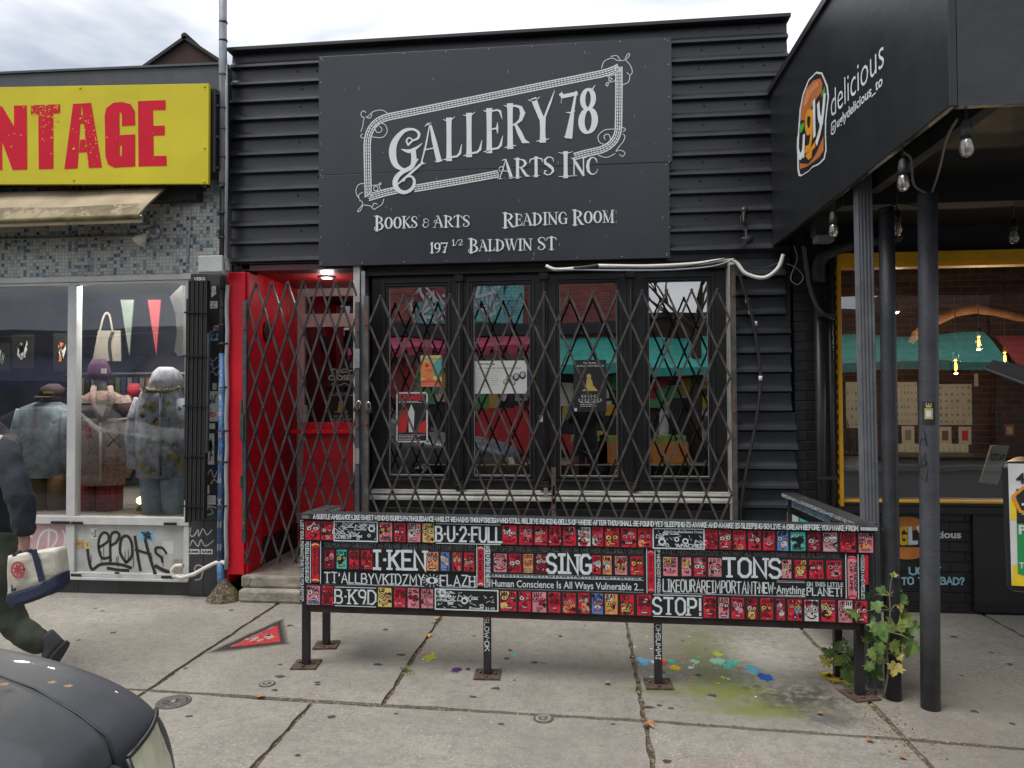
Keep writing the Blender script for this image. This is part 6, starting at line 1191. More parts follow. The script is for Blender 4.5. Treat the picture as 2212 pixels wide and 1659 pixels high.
# logo and lettering on the side fascia
XF = 1.4
def ng(Yv): return 1.405+(5.53-Yv)/2.6*.025
nF = Vector((-2.6, -.025, 0)).normalized()
def F6(x, y, lift=0):
    px, py = 1555.2+x*.382, y*.382; d = ray(px, py)
    # plane through (1.405,5.53) and (1.43,2.93), vertical
    n = np.array([2.6, .025, 0.]); n /= np.hypot(n[0], n[1]); c0 = n@np.array([1.405, 5.53, 0]) - lift
    return Vector(CAM+d*((c0-n@CAM)/(n@d)))
mb = MB()
def fpoly(pts, m_, lift): mb.face([F6(x, y, lift) for x, y in pts], m_)
lw = M('logo_white', (.7, .73, .73), .5); lo = M('logo_bun', (.48, .15, .045), .5); lo2 = M('logo_orange', (.75, .3, .02), .5); lg = M('logo_green', (.08, .42, .05), .5); lb = M('logo_black', (.012, .012, .012), .5); lo3 = M('logo_bun_light', (.62, .24, .09), .5)
outl = [(445, 995), (438, 960), (437, 850), (440, 760), (445, 690), (450, 620), (468, 530), (500, 450), (545, 405), (578, 410), (596, 450), (610, 485), (617, 545), (610, 600), (601, 680), (600, 760), (603, 850), (592, 900), (562, 930), (522, 948), (500, 972), (458, 997)]
fpoly(outl, lw, .003); cxo = (527, 705)
fpoly([(cxo[0]+(x-cxo[0])*.90, cxo[1]+(y-cxo[1])*.965) for x, y in outl], lb, .0036)
fpoly([(456, 680), (460, 600), (486, 505), (528, 455), (566, 443), (580, 470), (576, 520), (548, 555), (515, 610), (484, 680)], lo, .0044); fpoly([(470, 600), (490, 520), (530, 470), (560, 458), (555, 490), (515, 530), (490, 590)], lo3, .005)
fpoly([(445, 745), (452, 708), (476, 690), (474, 722), (458, 752)], lg, .0044); fpoly([(592, 488), (594, 520), (570, 552), (578, 520)], lg, .0044)
fpoly([(450, 958), (450, 922), (500, 928), (545, 868), (586, 768), (586, 850), (560, 890), (500, 938)], lo, .0046); fpoly([(482, 880), (538, 800), (540, 830), (522, 850), (518, 890), (500, 905)], lo2, .0052)
def fstroke(pts, wd, m_, lift):
    # stroke in fascia plane
    O = F6(520, 700); ex = Vector((.025, -2.6, 0)).normalized(); q = []
    for i in range(len(pts)-1):
        p0, p1, p2, p3 = [np.array(pts[max(0, min(len(pts)-1, i+d))], float) for d in (-1, 0, 1, 2)]
        for t in np.linspace(0, 1, 5)[:-1]: q.append(.5*((2*p1)+(-p0+p2)*t+(2*p0-5*p1+4*p2-p3)*t*t+(-p0+3*p1-3*p2+p3)*t**3))
    q.append(np.array(pts[-1], float)); v = [F6(*p)-O for p in q]; stroke(mb, [(a.dot(ex), a.z) for a in v], wd, (O, ex, Vector((0, 0, 1)), nF), m_, lift)
fstroke([(447, 785), (447, 850), (460, 885), (475, 850), (480, 775)], .022, lw, .006); fstroke([(480, 775), (478, 880)], .018, lw, .0062)
fstroke([(523, 640), (500, 640), (492, 700), (503, 745), (520, 720), (525, 650)], .022, lo2, .0064); fstroke([(525, 640), (523, 760), (512, 830), (492, 845)], .022, lo2, .0066)
fstroke([(538, 580), (540, 760)], .022, lw, .0068); fstroke([(563, 595), (568, 660), (582, 700)], .022, lw, .007); fstroke([(598, 545), (588, 650), (572, 740), (555, 800)], .022, lw, .0072)
mb.build('logo', fs); mb = MB()
h = (F6(648, 500)-F6(648, 662)).length; print_text(mb, 'delicious', F6(630, 668), F6(930, 372), (0, 0, h), nF, lw, .002, -.008)
h = (F6(690, 630)-F6(690, 690)).length; print_text(mb, 'uglydelicious_to', F6(664, 722), F6(922, 478), (0, 0, h*.95), nF, lw, .002, .02)
for r0 in ((631, 658, 708, 752),):
    fstroke([(633, 700), (654, 682), (654, 738), (633, 757), (633, 700)], .005, lw, .002); fstroke([(640, 718), (648, 712), (648, 728), (640, 734), (640, 718)], .004, lw, .0022)
mb.build('lettering', fs)
# ---- posts
def rpost(name, base, top, r, mat, lab, grp='posts under the canopy', fl=False):
    t = thing(name, base, lab, 'post', grp); mb = MB(); b_, t_ = Vector(base), Vector(top)
    if not fl: mb.tube([b_+(t_-b_)*s_ for s_ in (0, .25, .5, .75, 1)], r, mat, 22, True)
    else:
        ring = []
        prof = []
        for sd in range(4):
            for q in range(12):
                u = -1+2*q/12; dpt = 1 - (.09 if (q % 3) == 1 else 0)
                x, y = (u, -dpt) if sd == 0 else (dpt, u) if sd == 1 else (-u, dpt) if sd == 2 else (-dpt, -u); prof.append((x*r, y*r))
        mb.loft([[(c.x+x, c.y+y, c.z) for x, y in prof] for c in (b_, t_)], mat, smooth=False)
    mb.build('shaft', t); return t
def post_mat(name, lo_, hi_, zc):
    m = M(name, hi_, .5, var=.25, wear=(.22, .22, .22), wscale=24, wlim=.67, bump=.3, bscale=60); return m
pm = post_mat('post_paint', (.02, .02, .02), (.062, .067, .075), 1); pm2 = M('post_paint_dark', (.028, .03, .034), .5, var=.3, wear=(.16, .16, .17), wscale=24, wlim=.67, bump=.3)
pm3 = M('post_paint_light', (.13, .138, .15), .5, var=.2, wear=(.2, .2, .21), wscale=30, wlim=.71, bump=.2)
p3 = rpost('canopy_post', (1.754, 3.891, 0), (1.772, 3.87, 2.66), .046, pm, 'round dark grey canopy post nearest the camera with a crest sticker')
mb = MB(); 
def cyl_patch(mb, base, top, r, a0, a1, z0, z1, mat, n=6):
    f = lambda z: Vector(base)+(Vector(top)-Vector(base))*(z/Vector(top).z); rows = []
    for z in (z0, z1): c = f(z); rows.append([(c.x+r*math.cos(a), c.y+r*math.sin(a), z) for a in np.linspace(a0, a1, n)])
    mb.grid(rows, mat)
B3, T3 = (1.754, 3.891, 0), (1.772, 3.87, 2.66); zt = P(1998, 868, 3.84).z; zb = P(1998, 918, 3.84).z
cyl_patch(mb, B3, T3, .0468, math.radians(205), math.radians(282), zb, zt, pk); gc_ = M('crest_gold', (.5, .4, .16), .5)
cyl_patch(mb, B3, T3, .0474, math.radians(222), math.radians(268), zb+.03, zb+.085, gc_); cyl_patch(mb, B3, T3, .0478, math.radians(232), math.radians(258), zb+.042, zb+.072, pw); cyl_patch(mb, B3, T3, .0474, math.radians(230), math.radians(260), zb+.09, zb+.1, gc_)
for a in (232, 245, 258): cyl_patch(mb, B3, T3, .0476, math.radians(a-2.5), math.radians(a+2.5), zb+.1, zb+.112, gc_, 2)
mb.build('sticker', p3)
mb = MB(); ink = M('marker_dark', (.012, .012, .014), .5); yc = 3.842
for pts in ([(1988, 962), (1995, 925), (2002, 962)], [(1990, 950), (2000, 950)], [(1990, 1010), (1990, 975), (2000, 980), (1993, 992), (2003, 1000), (1990, 1010)], [(2008, 920), (2012, 1000), (2008, 1040)], [(1985, 985), (1987, 1030), (2000, 1040), (2005, 1010)]): mb.tube([P(x, y, yc) for x, y in pts], .0022, ink, 5)
mb.build('graffiti', p3)
rpost('canopy_post', (1.613, 3.992, 0), (1.652, 4.08, 2.64), .04, pm2, 'round dark canopy post standing directly right of the fluted post')
rpost('canopy_post', (1.575, 4.16, 0), (1.535, 4.1, 2.86), .037, pm3, 'square fluted canopy post, lighter grey, leftmost of the three', fl=True)
# ---- string lights
clear = glassmat('clear_bulb_glass', .22, (.97, .95, .9), .25)
fil2 = M('unlit_filament', (.7, .45, .25), .5)
for i, (px, py, Y) in enumerate(((2088, 312, 3.0), (1951, 390, 3.4), (1800, 494, 4.3), (1938, 490, 4.25), (2190, 508, 4.6))):
    c = P(px, py, Y); t = thing('string_bulb', c, ['largest clear string bulb hanging at the canopy front corner', 'clear string bulb hanging above the round posts from a curved cable', 'leftmost clear string bulb, just inside the canopy side', 'clear string bulb hanging between the two round posts', 'rightmost clear string bulb above the yellow window frame'][i], 'light bulb', 'string bulbs under the canopy')
    mb = MB(); mb.lathe(c, [(.004, -.05), (.018, -.046), (.026, -.028), (.027, -.012), (.022, .012), (.015, .03)], clear, n=16); mb.build('bulb', t)
    mb = MB(); mb.tube([c+Vector((.002, 0, -.03)), c+Vector((.002, 0, .01))], .003, fil2, 6); mb.build('filament', t)
    mb = MB(); mb.lathe(c, [(.017, .028), (.021, .034), (.021, .07), (.018, .072), (.018, .09), (.01, .1)], rubber, n=16); mb.build('socket', t)
    mb = MB(); mb.tube([c+Vector((0, 0, .098)), (c.x, c.y, 2.885)], .004, rubber, 6); mb.build('cord', t)
mb = MB(); tp = Vector((1.772, 3.87, 2.66))
def curve3(pts, r, mat, n=6):
    q = []
    for i in range(len(pts)-1):
        p0, p1, p2, p3_ = [Vector(pts[max(0, min(len(pts)-1, i+d))]) for d in (-1, 0, 1, 2)]
        for t_ in np.linspace(0, 1, 6)[:-1]: q.append((p1*2+(p2-p0)*t_+(p0*2-p1*5+p2*4-p3_)*t_*t_+(p1*3-p0-p2*3+p3_)*t_**3)*.5)
    q.append(Vector(pts[-1])); mb.tube(q, r, mat, n)
cg = M('cable_grey', (.16, .16, .17), .5)
curve3([tp+Vector((0, -.02, -.01)), P(1975, 400, 3.75), P(1968, 345, 3.5), P(1953, 330, 3.4)], .006, cg); curve3([tp+Vector((.01, -.02, -.01)), P(2028, 370, 3.6), P(2045, 300, 3.2), P(2068, 258, 3.02)], .006, cg); curve3([P(1905, 455, 4.0), P(1940, 440, 4.1), P(1985, 445, 3.9)], .005, rubber)
tag(mb.build('string_light_cable'), 'looping grey cables joining the string bulbs at the round post top', 'cable')
# ---- pipes on the brick column
bp_ = thing('drain_pipe', (1.74, 5.48, .4), 'pair of black drain pipes running down the brick column', 'pipe'); mb = MB(); mb.tube([(1.735, 5.49, .0), (1.733, 5.49, 2.5)], .037, black, 14); mb.build('large_pipe', bp_); mb = MB(); mb.tube([(1.815, 5.5, .0), (1.815, 5.5, 2.6)], .02, black, 10); mb.build('small_pipe', bp_)
mb = MB(); curve3([(1.733, 5.49, 2.46), (1.735, 5.485, 2.6), (1.80, 5.47, 2.68), (2.0, 5.45, 2.74), (2.3, 5.45, 2.78)], .045, M('flaking_foil_pipe', (.03, .03, .032), .6, var=.4, wear=(.28, .2, .12), wscale=16, wlim=.64, bump=.8, bscale=40), 12); mb.build('elbow', bp_)
mb = MB()
for z in (1.0, 2.2): mb.box(1.69, 1.84, 5.44, 5.452, z, z+.02, black_trim)
mb.build('strap', bp_)
# ---- security camera, cables
sc_ = thing('security_camera', P(1608, 522, 5.4), 'small black security camera drooping from the ribbed cladding', 'camera'); mb = MB(); c = P(1612, 520, 5.4); ax = (P(1590, 528, 5.3)-c).normalized(); mb.lathe(c, [(.02, -.05), (.032, -.04), (.034, .05), (.03, .055), (.026, .045)], M('camera_body', (.03, .036, .05), .4), ax, 16); mb.build('body', sc_)
mb = MB(); m0 = P(1608, 455, 5.49); mb.lathe(m0, [(.03, 0), (.025, .015), (.01, .02)], black_trim, NY, 12); curve3([m0, P(1606, 475, 5.42), P(1610, 490, 5.43), P(1612, 505, 5.42), c], .01, rubber, 8); curve3([m0, P(1600, 470, 5.44), P(1602, 490, 5.43), P(1610, 500, 5.42)], .005, rubber); mb.build('bracket', sc_)
mb = MB(); curve3([P(1180, 574, 5.44), P(1200, 582, 5.42), P(1240, 580, 5.42)], .014, pvc_white); curve3([P(1290, 574, 5.42), P(1400, 575, 5.41), P(1500, 570, 5.41), P(1580, 562, 5.41), P(1610, 590, 5.39), P(1650, 600, 5.36), P(1680, 580, 5.34), P(1692, 550, 5.34)], .014, pvc_white, 10); tag(mb.build('white_conduit'), 'white flexible conduit draped along the window top and over to the canopy', 'conduit')
mb = MB(); curve3([P(1240, 580, 5.415), P(1265, 578, 5.41), P(1292, 574, 5.415)], .017, rubber); curve3([P(1200, 582, 5.41), P(1330, 584, 5.40), P(1450, 583, 5.40), P(1540, 575, 5.40), P(1585, 560, 5.40)], .006, M('clear_cable', (.3, .33, .36), .4)); curve3([P(1330, 578, 5.40), P(1420, 586, 5.40), P(1500, 572, 5.40), P(1580, 556, 5.40)], .0045, rubber)
curve3([P(1585, 560, 5.40), P(1640, 580, 5.38), P(1700, 560, 5.36)], .004, rubber); tag(mb.build('cable_bundle'), 'tangled thin black and clear cables tied along the window top', 'cable')
mb = MB(); curve3([P(1592, 575, 5.42), P(1612, 640, 5.43), P(1630, 710, 5.44), P(1643, 820, 5.45), P(1630, 930, 5.45), P(1610, 1030, 5.46), P(1597, 1130, 5.46), P(1590, 1240, 5.47)], .012, rubber, 8); tb = MB()
for x, y in ((1614, 650), (1621, 675), (1632, 700), (1643, 818)): p = P(x, y, 5.445); mb.lathe(p-Vector((0, 0, .015)), [(.014, 0), (.014, .035)], white_trim, n=8)
tag(mb.build('hanging_cable'), 'thick black cable with white tape bands bowing down the ribbed cladding', 'cable')
mb = MB(); curve3([P(1736, 530, 5.35), P(1742, 580, 5.4), P(1752, 630, 5.42), P(1770, 670, 5.44), P(1800, 690, 5.5)], .016, grey_paint, 8); curve3([P(1700, 570, 5.35), P(1722, 580, 5.36), P(1735, 600, 5.36), P(1722, 615, 5.36), P(1708, 600, 5.36), P(1722, 560, 5.36), P(1715, 530, 5.35)], .004, cg); tag(mb.build('entry_conduit'), 'dark conduit and looped wire dropping behind the canopy side', 'conduit')
# flood lamp under canopy
ff = thing('flood_lamp', P(1775, 510, 4.9), 'dim boxy flood lamp tucked under the canopy by the pipes', 'lamp'); p = P(1772, 505, 5.0); mb = MB(); mb.box(p.x-.05, p.x+.05, 4.95, 5.05, p.z-.02, p.z+.12, M('lamp_grey', (.07, .07, .07), .5)); mb.build('body', ff, bevel=.006); mb = MB(); mb.box(p.x-.05, p.x+.06, 4.9, 5.0, p.z-.07, p.z-.03, M('lamp_lens', (.2, .2, .2), .4)); mb.build('lens', ff)
# ---- parking pay machine at the right edge
pk_ = thing('parking_machine', (1.62, 2.6, 0), 'black parking pay machine with white, yellow and green decals and a solar roof', 'parking machine')
cas = M('machine_black', (.018, .018, .02), .35, wear=(.3, .3, .3), wscale=22, wlim=.68)
p00, p10 = P(2160, 990, 2.6), P(2172, 1292, 2.6)
mb = MB(); mb.slab([(1.412, 2.58, .94), (1.80, 2.50, .92), (1.80, 2.50, 1.385), (1.402, 2.58, 1.38)], (.17, .24, 0), cas); mb.build('body', pk_, bevel=.02)
mb = MB(); mb.tube([(1.78, 2.72, 0), (1.78, 2.72, .95)], .05, cas, 16); mb.lathe((1.78, 2.72, 0), [(.12, 0), (.12, .02), (.06, .04)], cas, n=16); mb.build('post', pk_)
mb = MB(); mb.tube([(1.66, 2.68, 1.38), (1.66, 2.68, 1.66)], .02, cas, 10); mb.build('roof_post', pk_)
mb = MB(); a = P(2125, 800, 2.62); b_ = P(2250, 848, 2.45); mb.slab([a, b_, b_+Vector((.25, .25, .06)), a+Vector((.2, .32, .04))], (0, 0, .012), cas); mb.build('solar_roof', pk_, bevel=.004)
FM = (Vector((1.412, 2.574, .935)), Vector((.98, -.195, 0)).normalized(), Vector((0, 0, 1)), Vector((-.195, -.98, 0)).normalized())
mb = MB(); dw = M('decal_white', (.6, .6, .58), .5, wear=(.05, .05, .05), wscale=14, wlim=.64); dy_ = M('decal_yellow', (.7, .5, .02), .5, wear=(.05, .05, .05), wscale=14, wlim=.66); dgn = M('decal_green', (.02, .26, .07), .5)
flat(mb, [(.012, .03), (.30, .03), (.30, .44), (.008, .44)], FM, dw, .004); flat(mb, [(.012, .03), (.30, .03), (.30, .12), (.016, .10)], FM, dy_, .0046); flat(mb, [(.012, .25), (.30, .25), (.30, .32), (.012, .32)], FM, dy_, .0046); flat(mb, [(.03, .07), (.12, .05), (.12, .25), (.03, .25)], FM, dgn, .0052); flat(mb, [(.03, .24), (.12, .24), (.12, .36), (.03, .355)], FM, pk, .0056)
fm = lambda x, y: FM[0]+FM[1]*x+FM[2]*y
print_text(mb, '4505', fm(.03, .375), fm(.13, .375), (0, 0, .035), FM[3], pk, .006, .03); print_text(mb, 'P', fm(.055, .15), fm(.085, .15), (0, 0, .04), FM[3], dw, .006, .03); print_text(mb, 'PAL', fm(.035, .205), fm(.11, .205), (0, 0, .03), FM[3], dw, .006, .04); print_text(mb, 'TODAY!', fm(.035, .09), fm(.11, .09), (0, 0, .02), FM[3], dw, .006, .04)
for y in (.30, .27): flat(mb, [(.045, y), (.105, y), (.105, y+.008), (.045, y+.008)], FM, dw, .0062)
stroke(mb, [(.02, .33), (.05, .36), (.1, .34), (.13, .3), (.1, .27), (.04, .28), (.02, .33)], .005, FM, M('orange_marker', (.6, .25, .02), .5), .007)
mb.build('decal', pk_)
# ================================================================== PAINTED RAILING in front of the gallery
ra = thing('painted_railing', (-.1, 4.1, 0), 'black wooden street railing covered with hand-painted red faces and white lettering', 'railing')
XL, XR = 677.0, 1834.0
ROW = {'cap': ((1109, 1122), (1136, 1147.5)), 'b1': ((1122.5, 1168), (1148, 1195)), 'thin': ((1168, 1182), (1195, 1207.5)), 'b2': ((1182, 1230), (1207.5, 1255.5)), 'b3': ((1230, 1261.5), (1255.5, 1293.5)), 'b4': ((1262, 1308), (1294, 1347)), 'rail': ((1308, 1322), (1347, 1361))}
def ry(row, f, x):
    (a, b_), (c, d) = ROW[row]; t = (x-XL)/(XR-XL); top = a+(c-a)*t; bot = b_+(d-b_)*t; return top+(bot-top)*f
OFF = {'cap': .034, 'b1': .018, 'thin': .0, 'b2': .009, 'b3': .001, 'b4': .019, 'rail': -.004}
EXF = (PF(1500, 1200)-PF(800, 1200)); EXF.z = 0; EXF.normalize(); EZ = Vector((0, 0, 1))
def board(name, row, x0, x1, mat, th=.03, f0=0, f1=1, par=ra, off=None):
    o_ = OFF[row] if off is None else off; mb = MB()
    mb.slab([PF(x0, ry(row, f1, x0), o_), PF(x1, ry(row, f1, x1), o_), PF(x1, ry(row, f0, x1), o_), PF(x0, ry(row, f0, x0), o_)], -NF*th, mat); return mb.build(name, par, bevel=.002)
worn_top = M('worn_black_top', (.03, .03, .031), .5, var=.3, wear=(.11, .1, .095), wscale=9, wlim=.6, bump=.3)
caps = MB(); caps.slab([PF(649, ry('cap', 1, 649), .034), PF(1899, ry('cap', 1, 1899), .034), PF(1899, ry('cap', 0, 1899), .034), PF(649, ry('cap', 0, 649), .034)], -NF*.10, worn_top); cap = caps.build('top_rail', ra, bevel=.003)
B1 = board('face_board', 'b1', 657, 1889, black_wood); TH = board('text_board', 'thin', 657, 1872, black_wood, .02); B2 = board('face_board', 'b2', 657, 1872, black_wood, .025); B3 = board('text_board', 'b3', 657, 1872, black_wood, .02); B4 = board('face_board', 'b4', 657, 1880, black_wood)
ST = MB(); ST.slab([PF(647.5, 1300, .014), PF(657, 1300.5, .014), PF(657, 1122.5, .014), PF(648.5, 1122.5, .014)], -NF*.06, black_wood); ST = ST.build('end_board', ra, bevel=.002)
board('bottom_rail', 'rail', 670, 1858, M('rusted_angle', (.045, .03, .028), .6, metal=.2, var=.4, wear=(.17, .12, .1), wscale=24, wlim=.66, bump=.3), .05)
def fr_at(x0, y1, off): return (PF(x0, y1, off), EXF, EZ, NF)
pal = {'red': M('tile_red', (.56, .025, .05), .45, spec=.2, var=.2, scale=25), 'pink': M('tile_pink', (.62, .22, .26), .45, spec=.2, var=.2, scale=25), 'teal': M('tile_teal', (.08, .47, .4), .45, spec=.2, var=.15, scale=25), 'blue': M('tile_blue', (.12, .2, .48), .45, spec=.2, var=.3, scale=25), 'white': M('tile_white', (.62, .58, .56), .45, spec=.2, var=.1, scale=25), 'yellow': M('tile_yellow', (.66, .5, .14), .45, spec=.2, var=.15, scale=25), 'orange': M('tile_orange', (.68, .26, .1), .45, spec=.2, var=.2, scale=25), 'black': M('tile_black', (.012, .011, .012), .45), 'dred': M('tile_dark_red', (.27, .012, .025), .45, spec=.2, var=.2, scale=25), 'cream': M('tile_cream', (.66, .56, .42), .45, spec=.2, var=.1), 'sky': M('tile_sky', (.2, .4, .62), .45)}
def tile(par, row, x0, x1, bgc, words=(), seed=0):
    r = random.Random(seed*131+7); o_ = OFF[row]+.0008; xm = (x0+x1)/2; fa, fb = (.07, .95) if row != 'b2' else (.10, .93)
    ins = (x1-x0)*.05; x0, x1 = x0+ins, x1-ins; p0 = PF(x0, ry(row, fb, x0), o_); p1 = PF(x1, ry(row, fb, x1), o_); p2 = PF(x0, ry(row, fa, x0), o_); w_ = (p1-p0).length; h_ = (p2-p0).length
    fr = (p0, (p1-p0).normalized(), EZ, NF); mb = MB(); bg = pal[bgc]
    j = lambda: r.uniform(-.03, .03)
    flat(mb, [(w_*j()*.6, h_*j()*.6), (w_*(1+j()*.6), h_*j()*.6), (w_*(1+j()*.6), h_*(1+j()*.6)), (w_*j()*.6, h_*(1+j()*.6))], fr, bg, .0)
    K = pal['black']; lightc = pal[r.choice(['white', 'cream', 'white', 'pink', 'yellow'])]; acc = pal[r.choice(['pink', 'yellow', 'dred', 'orange', 'white', 'sky', 'dred'])]
    if bgc in ('teal', 'yellow', 'white', 'blue'): acc = pal[{'teal': 'black', 'yellow': 'orange', 'white': 'red', 'blue': 'white'}[bgc]]
    ey = h_*r.uniform(.5, .66); L_ = .0004
    # light/dark fields behind the features
    for q in range(r.randint(1, 2)):
        cx, cy = w_*r.uniform(.2, .8), h_*r.uniform(.1, .9); flat(mb, [(min(w_, max(0, cx+w_*r.uniform(.18, .4)*math.cos(a))), min(h_, max(0, cy+h_*r.uniform(.12, .26)*math.sin(a)))) for a in np.linspace(0, 6.28, 8)[:-1]], fr, acc, L_*.4+.0001*q)
    for q in range(r.randint(1, 3)):                           # black fields
        cx, cy = w_*r.choice([.12, .88, .3, .7]), h_*r.uniform(.1, .95); flat(mb, [(min(w_, max(0, cx+w_*r.uniform(.08, .2)*math.cos(a))), min(h_, max(0, cy+h_*r.uniform(.06, .16)*math.sin(a)))) for a in np.linspace(0, 6.28, 7)[:-1]], fr, K, L_*.9+.0001*q)
    if words:
        flat_h = h_*.2; print_text(mb, words[0], fr[0]+fr[1]*w_*.08+EZ*h_*.78, fr[0]+fr[1]*w_*.92+EZ*h_*.78, EZ*h_*.17, NF, K if bgc != 'black' else lightc, L_*2, .03)
        if len(words) > 1: print_text(mb, words[1], fr[0]+fr[1]*w_*.08+EZ*h_*.05, fr[0]+fr[1]*w_*.92+EZ*h_*.05, EZ*h_*.16, NF, K if r.random() < .6 else lightc, L_*2, .03)
    else:
        for q in range(r.randint(3, 6)):                       # hair marks or crown
            x = w_*(.12+.76*q/5); stroke(mb, [(x, h_*.80), (x+w_*r.uniform(-.08, .08), h_*.95)], w_*.04, fr, K, L_*2+.00005*q)
    kind = r.randint(0, 4)
    for s_ in (-1, 1):
        cx = w_*(.5+s_*.24+j()*.5); cy = ey+h_*j(); rx, ry_ = w_*r.uniform(.14, .21), h_*r.uniform(.06, .12)
        if kind == 4 and s_ == 1: rx *= .6; ry_ *= .6
        disc(mb, cx, cy, rx+w_*.05, ry_+h_*.032, fr, K, L_*2.4+.0002*(s_ > 0), 12)
        disc(mb, cx, cy, rx, ry_, fr, lightc if kind != 3 else acc, L_*3.4+.0002*(s_ > 0), 12)
        if kind == 1: stroke(mb, [(cx-rx*.6, cy-ry_*.6), (cx+rx*.6, cy+ry_*.6)], w_*.02, fr, K, L_*4.6); stroke(mb, [(cx-rx*.6, cy+ry_*.6), (cx+rx*.6, cy-ry_*.6)], w_*.02, fr, K, L_*4.9)
        else: disc(mb, cx+w_*r.uniform(-.03, .03), cy, rx*.45, ry_*.55, fr, K, L_*4.6+.0002*(s_ > 0), 9)
        if r.random() < .6: stroke(mb, [(cx-rx, cy+ry_*1.7+h_*.01*s_), (cx, cy+ry_*2.0), (cx+rx, cy+ry_*1.7-h_*.01*s_)], w_*.028, fr, K, L_*3)
    ny = h_*r.uniform(.34, .42)
    if r.random() < .5: flat(mb, [(w_*.42, ny-h_*.05), (w_*.58, ny-h_*.05), (w_*.5, ny+h_*.08)], fr, K, L_*3)
    else: disc(mb, w_*.5, ny, w_*.07, h_*.035, fr, K, L_*3, 9)
    my = h_*r.uniform(.15, .24) if len(words) < 2 else h_*.27; mk = r.randint(0, 3); mw_ = w_*r.uniform(.2, .36); mh = h_*r.uniform(.05, .1)
    if mk == 0:
        flat(mb, [(w_*.5-mw_, my+mh*.6), (w_*.5-mw_*.7, my-mh), (w_*.5+mw_*.7, my-mh), (w_*.5+mw_, my+mh*.6)], fr, K, L_*3)
        flat(mb, [(w_*.5-mw_*.8, my+mh*.25), (w_*.5-mw_*.6, my-mh*.6), (w_*.5+mw_*.6, my-mh*.6), (w_*.5+mw_*.8, my+mh*.25)], fr, lightc, L_*4)
        for q in range(3): stroke(mb, [(w_*.5+mw_*(-.4+.4*q), my-mh*.7), (w_*.5+mw_*(-.4+.4*q), my+mh*.3)], w_*.012, fr, K, L_*5)
    elif mk == 1: disc(mb, w_*.5, my, mw_*.6, mh*1.1, fr, K, L_*3, 12); disc(mb, w_*.5, my-mh*.2, mw_*.35, mh*.5, fr, acc, L_*4, 9)
    elif mk == 2:
        disc(mb, w_*.5, my, mw_, mh*.75, fr, K, L_*3, 12); disc(mb, w_*.5, my, mw_*.86, mh*.5, fr, lightc, L_*4, 12); stroke(mb, [(w_*.5-mw_*.8, my), (w_*.5+mw_*.8, my)], h_*.008, fr, K, L_*5)
    else: stroke(mb, [(w_*.5-mw_, my+mh*.7), (w_*.5-mw_*.4, my-mh*.4), (w_*.5+mw_*.4, my-mh*.4), (w_*.5+mw_, my+mh*.7)], h_*.025, fr, K, L_*3)
    for q in range(r.randint(12, 18)):                            # dots and squiggles
        x, y = w_*r.uniform(.06, .94), h_*r.uniform(.06, .94)
        if r.random() < .4: disc(mb, x, y, w_*.035, w_*.035, fr, r.choice([K, lightc, acc]), L_*1.6+.00004*q, 7)
        else: stroke(mb, [(x, y), (x+w_*r.uniform(-.14, .14), y+h_*r.uniform(-.1, .1)), (x+w_*r.uniform(-.16, .16), y+h_*r.uniform(-.12, .12))], w_*.026, fr, r.choice([K, K, K, lightc]), L_*1.5+.00004*q)
    return mb.build('painted_face', par)
def doodle(par, row, x0, x1, fa=.06, fb=.97, words=(), seed=3):
    r = random.Random(seed); o_ = OFF[row]+.0008; p0 = PF(x0, ry(row, fb, x0), o_); p1 = PF(x1, ry(row, fb, x1), o_); p2 = PF(x0, ry(row, fa, x0), o_); w_, h_ = (p1-p0).length, (p2-p0).length; fr = (p0, (p1-p0).normalized(), EZ, NF); mb = MB(); W_ = paint_white
    stroke(mb, [(0, 0), (w_, 0), (w_, h_), (0, h_), (0, 0)], .0035, fr, W_, .0004)
    for q in range(10): 
        cx, cy = r.uniform(.08, .92)*w_, r.uniform(.15, .85)*h_; rd = r.uniform(.06, .2)*h_
        if q % 2: disc(mb, cx, cy, rd, rd, fr, W_, .0006+.0001*q, 12); disc(mb, cx, cy, rd*.55, rd*.5, fr, pal['black'], .0012+.0001*q, 9)
        else: stroke(mb, [(cx+rd*2*math.sin(i*1.3), cy+rd*math.cos(i*2.1)) for i in range(7)], .0022, fr, W_, .0008+.0001*q)
    for q in range(30): x, y = r.uniform(.04, .96)*w_, r.uniform(.08, .92)*h_; stroke(mb, [(x, y), (x+r.uniform(-.06, .06)*w_, y+r.uniform(-.12, .12)*h_)], .0014, fr, W_, .0022+.00003*q)
    for i, (t_, fx0, fx1, fy, fh) in enumerate(words): print_text(mb, t_, fr[0]+fr[1]*w_*fx0+EZ*h_*fy, fr[0]+fr[1]*w_*fx1+EZ*h_*fy, EZ*h_*fh, NF, W_, .0035, .02)
    return mb.build('painted_panel', par)
z1 = lambda v: 633.6+v*.1736; z2 = lambda v: 979.2+v*.1736; z3 = lambda v: 1296+v*.2083; z4 = lambda v: 1584+v*.3126
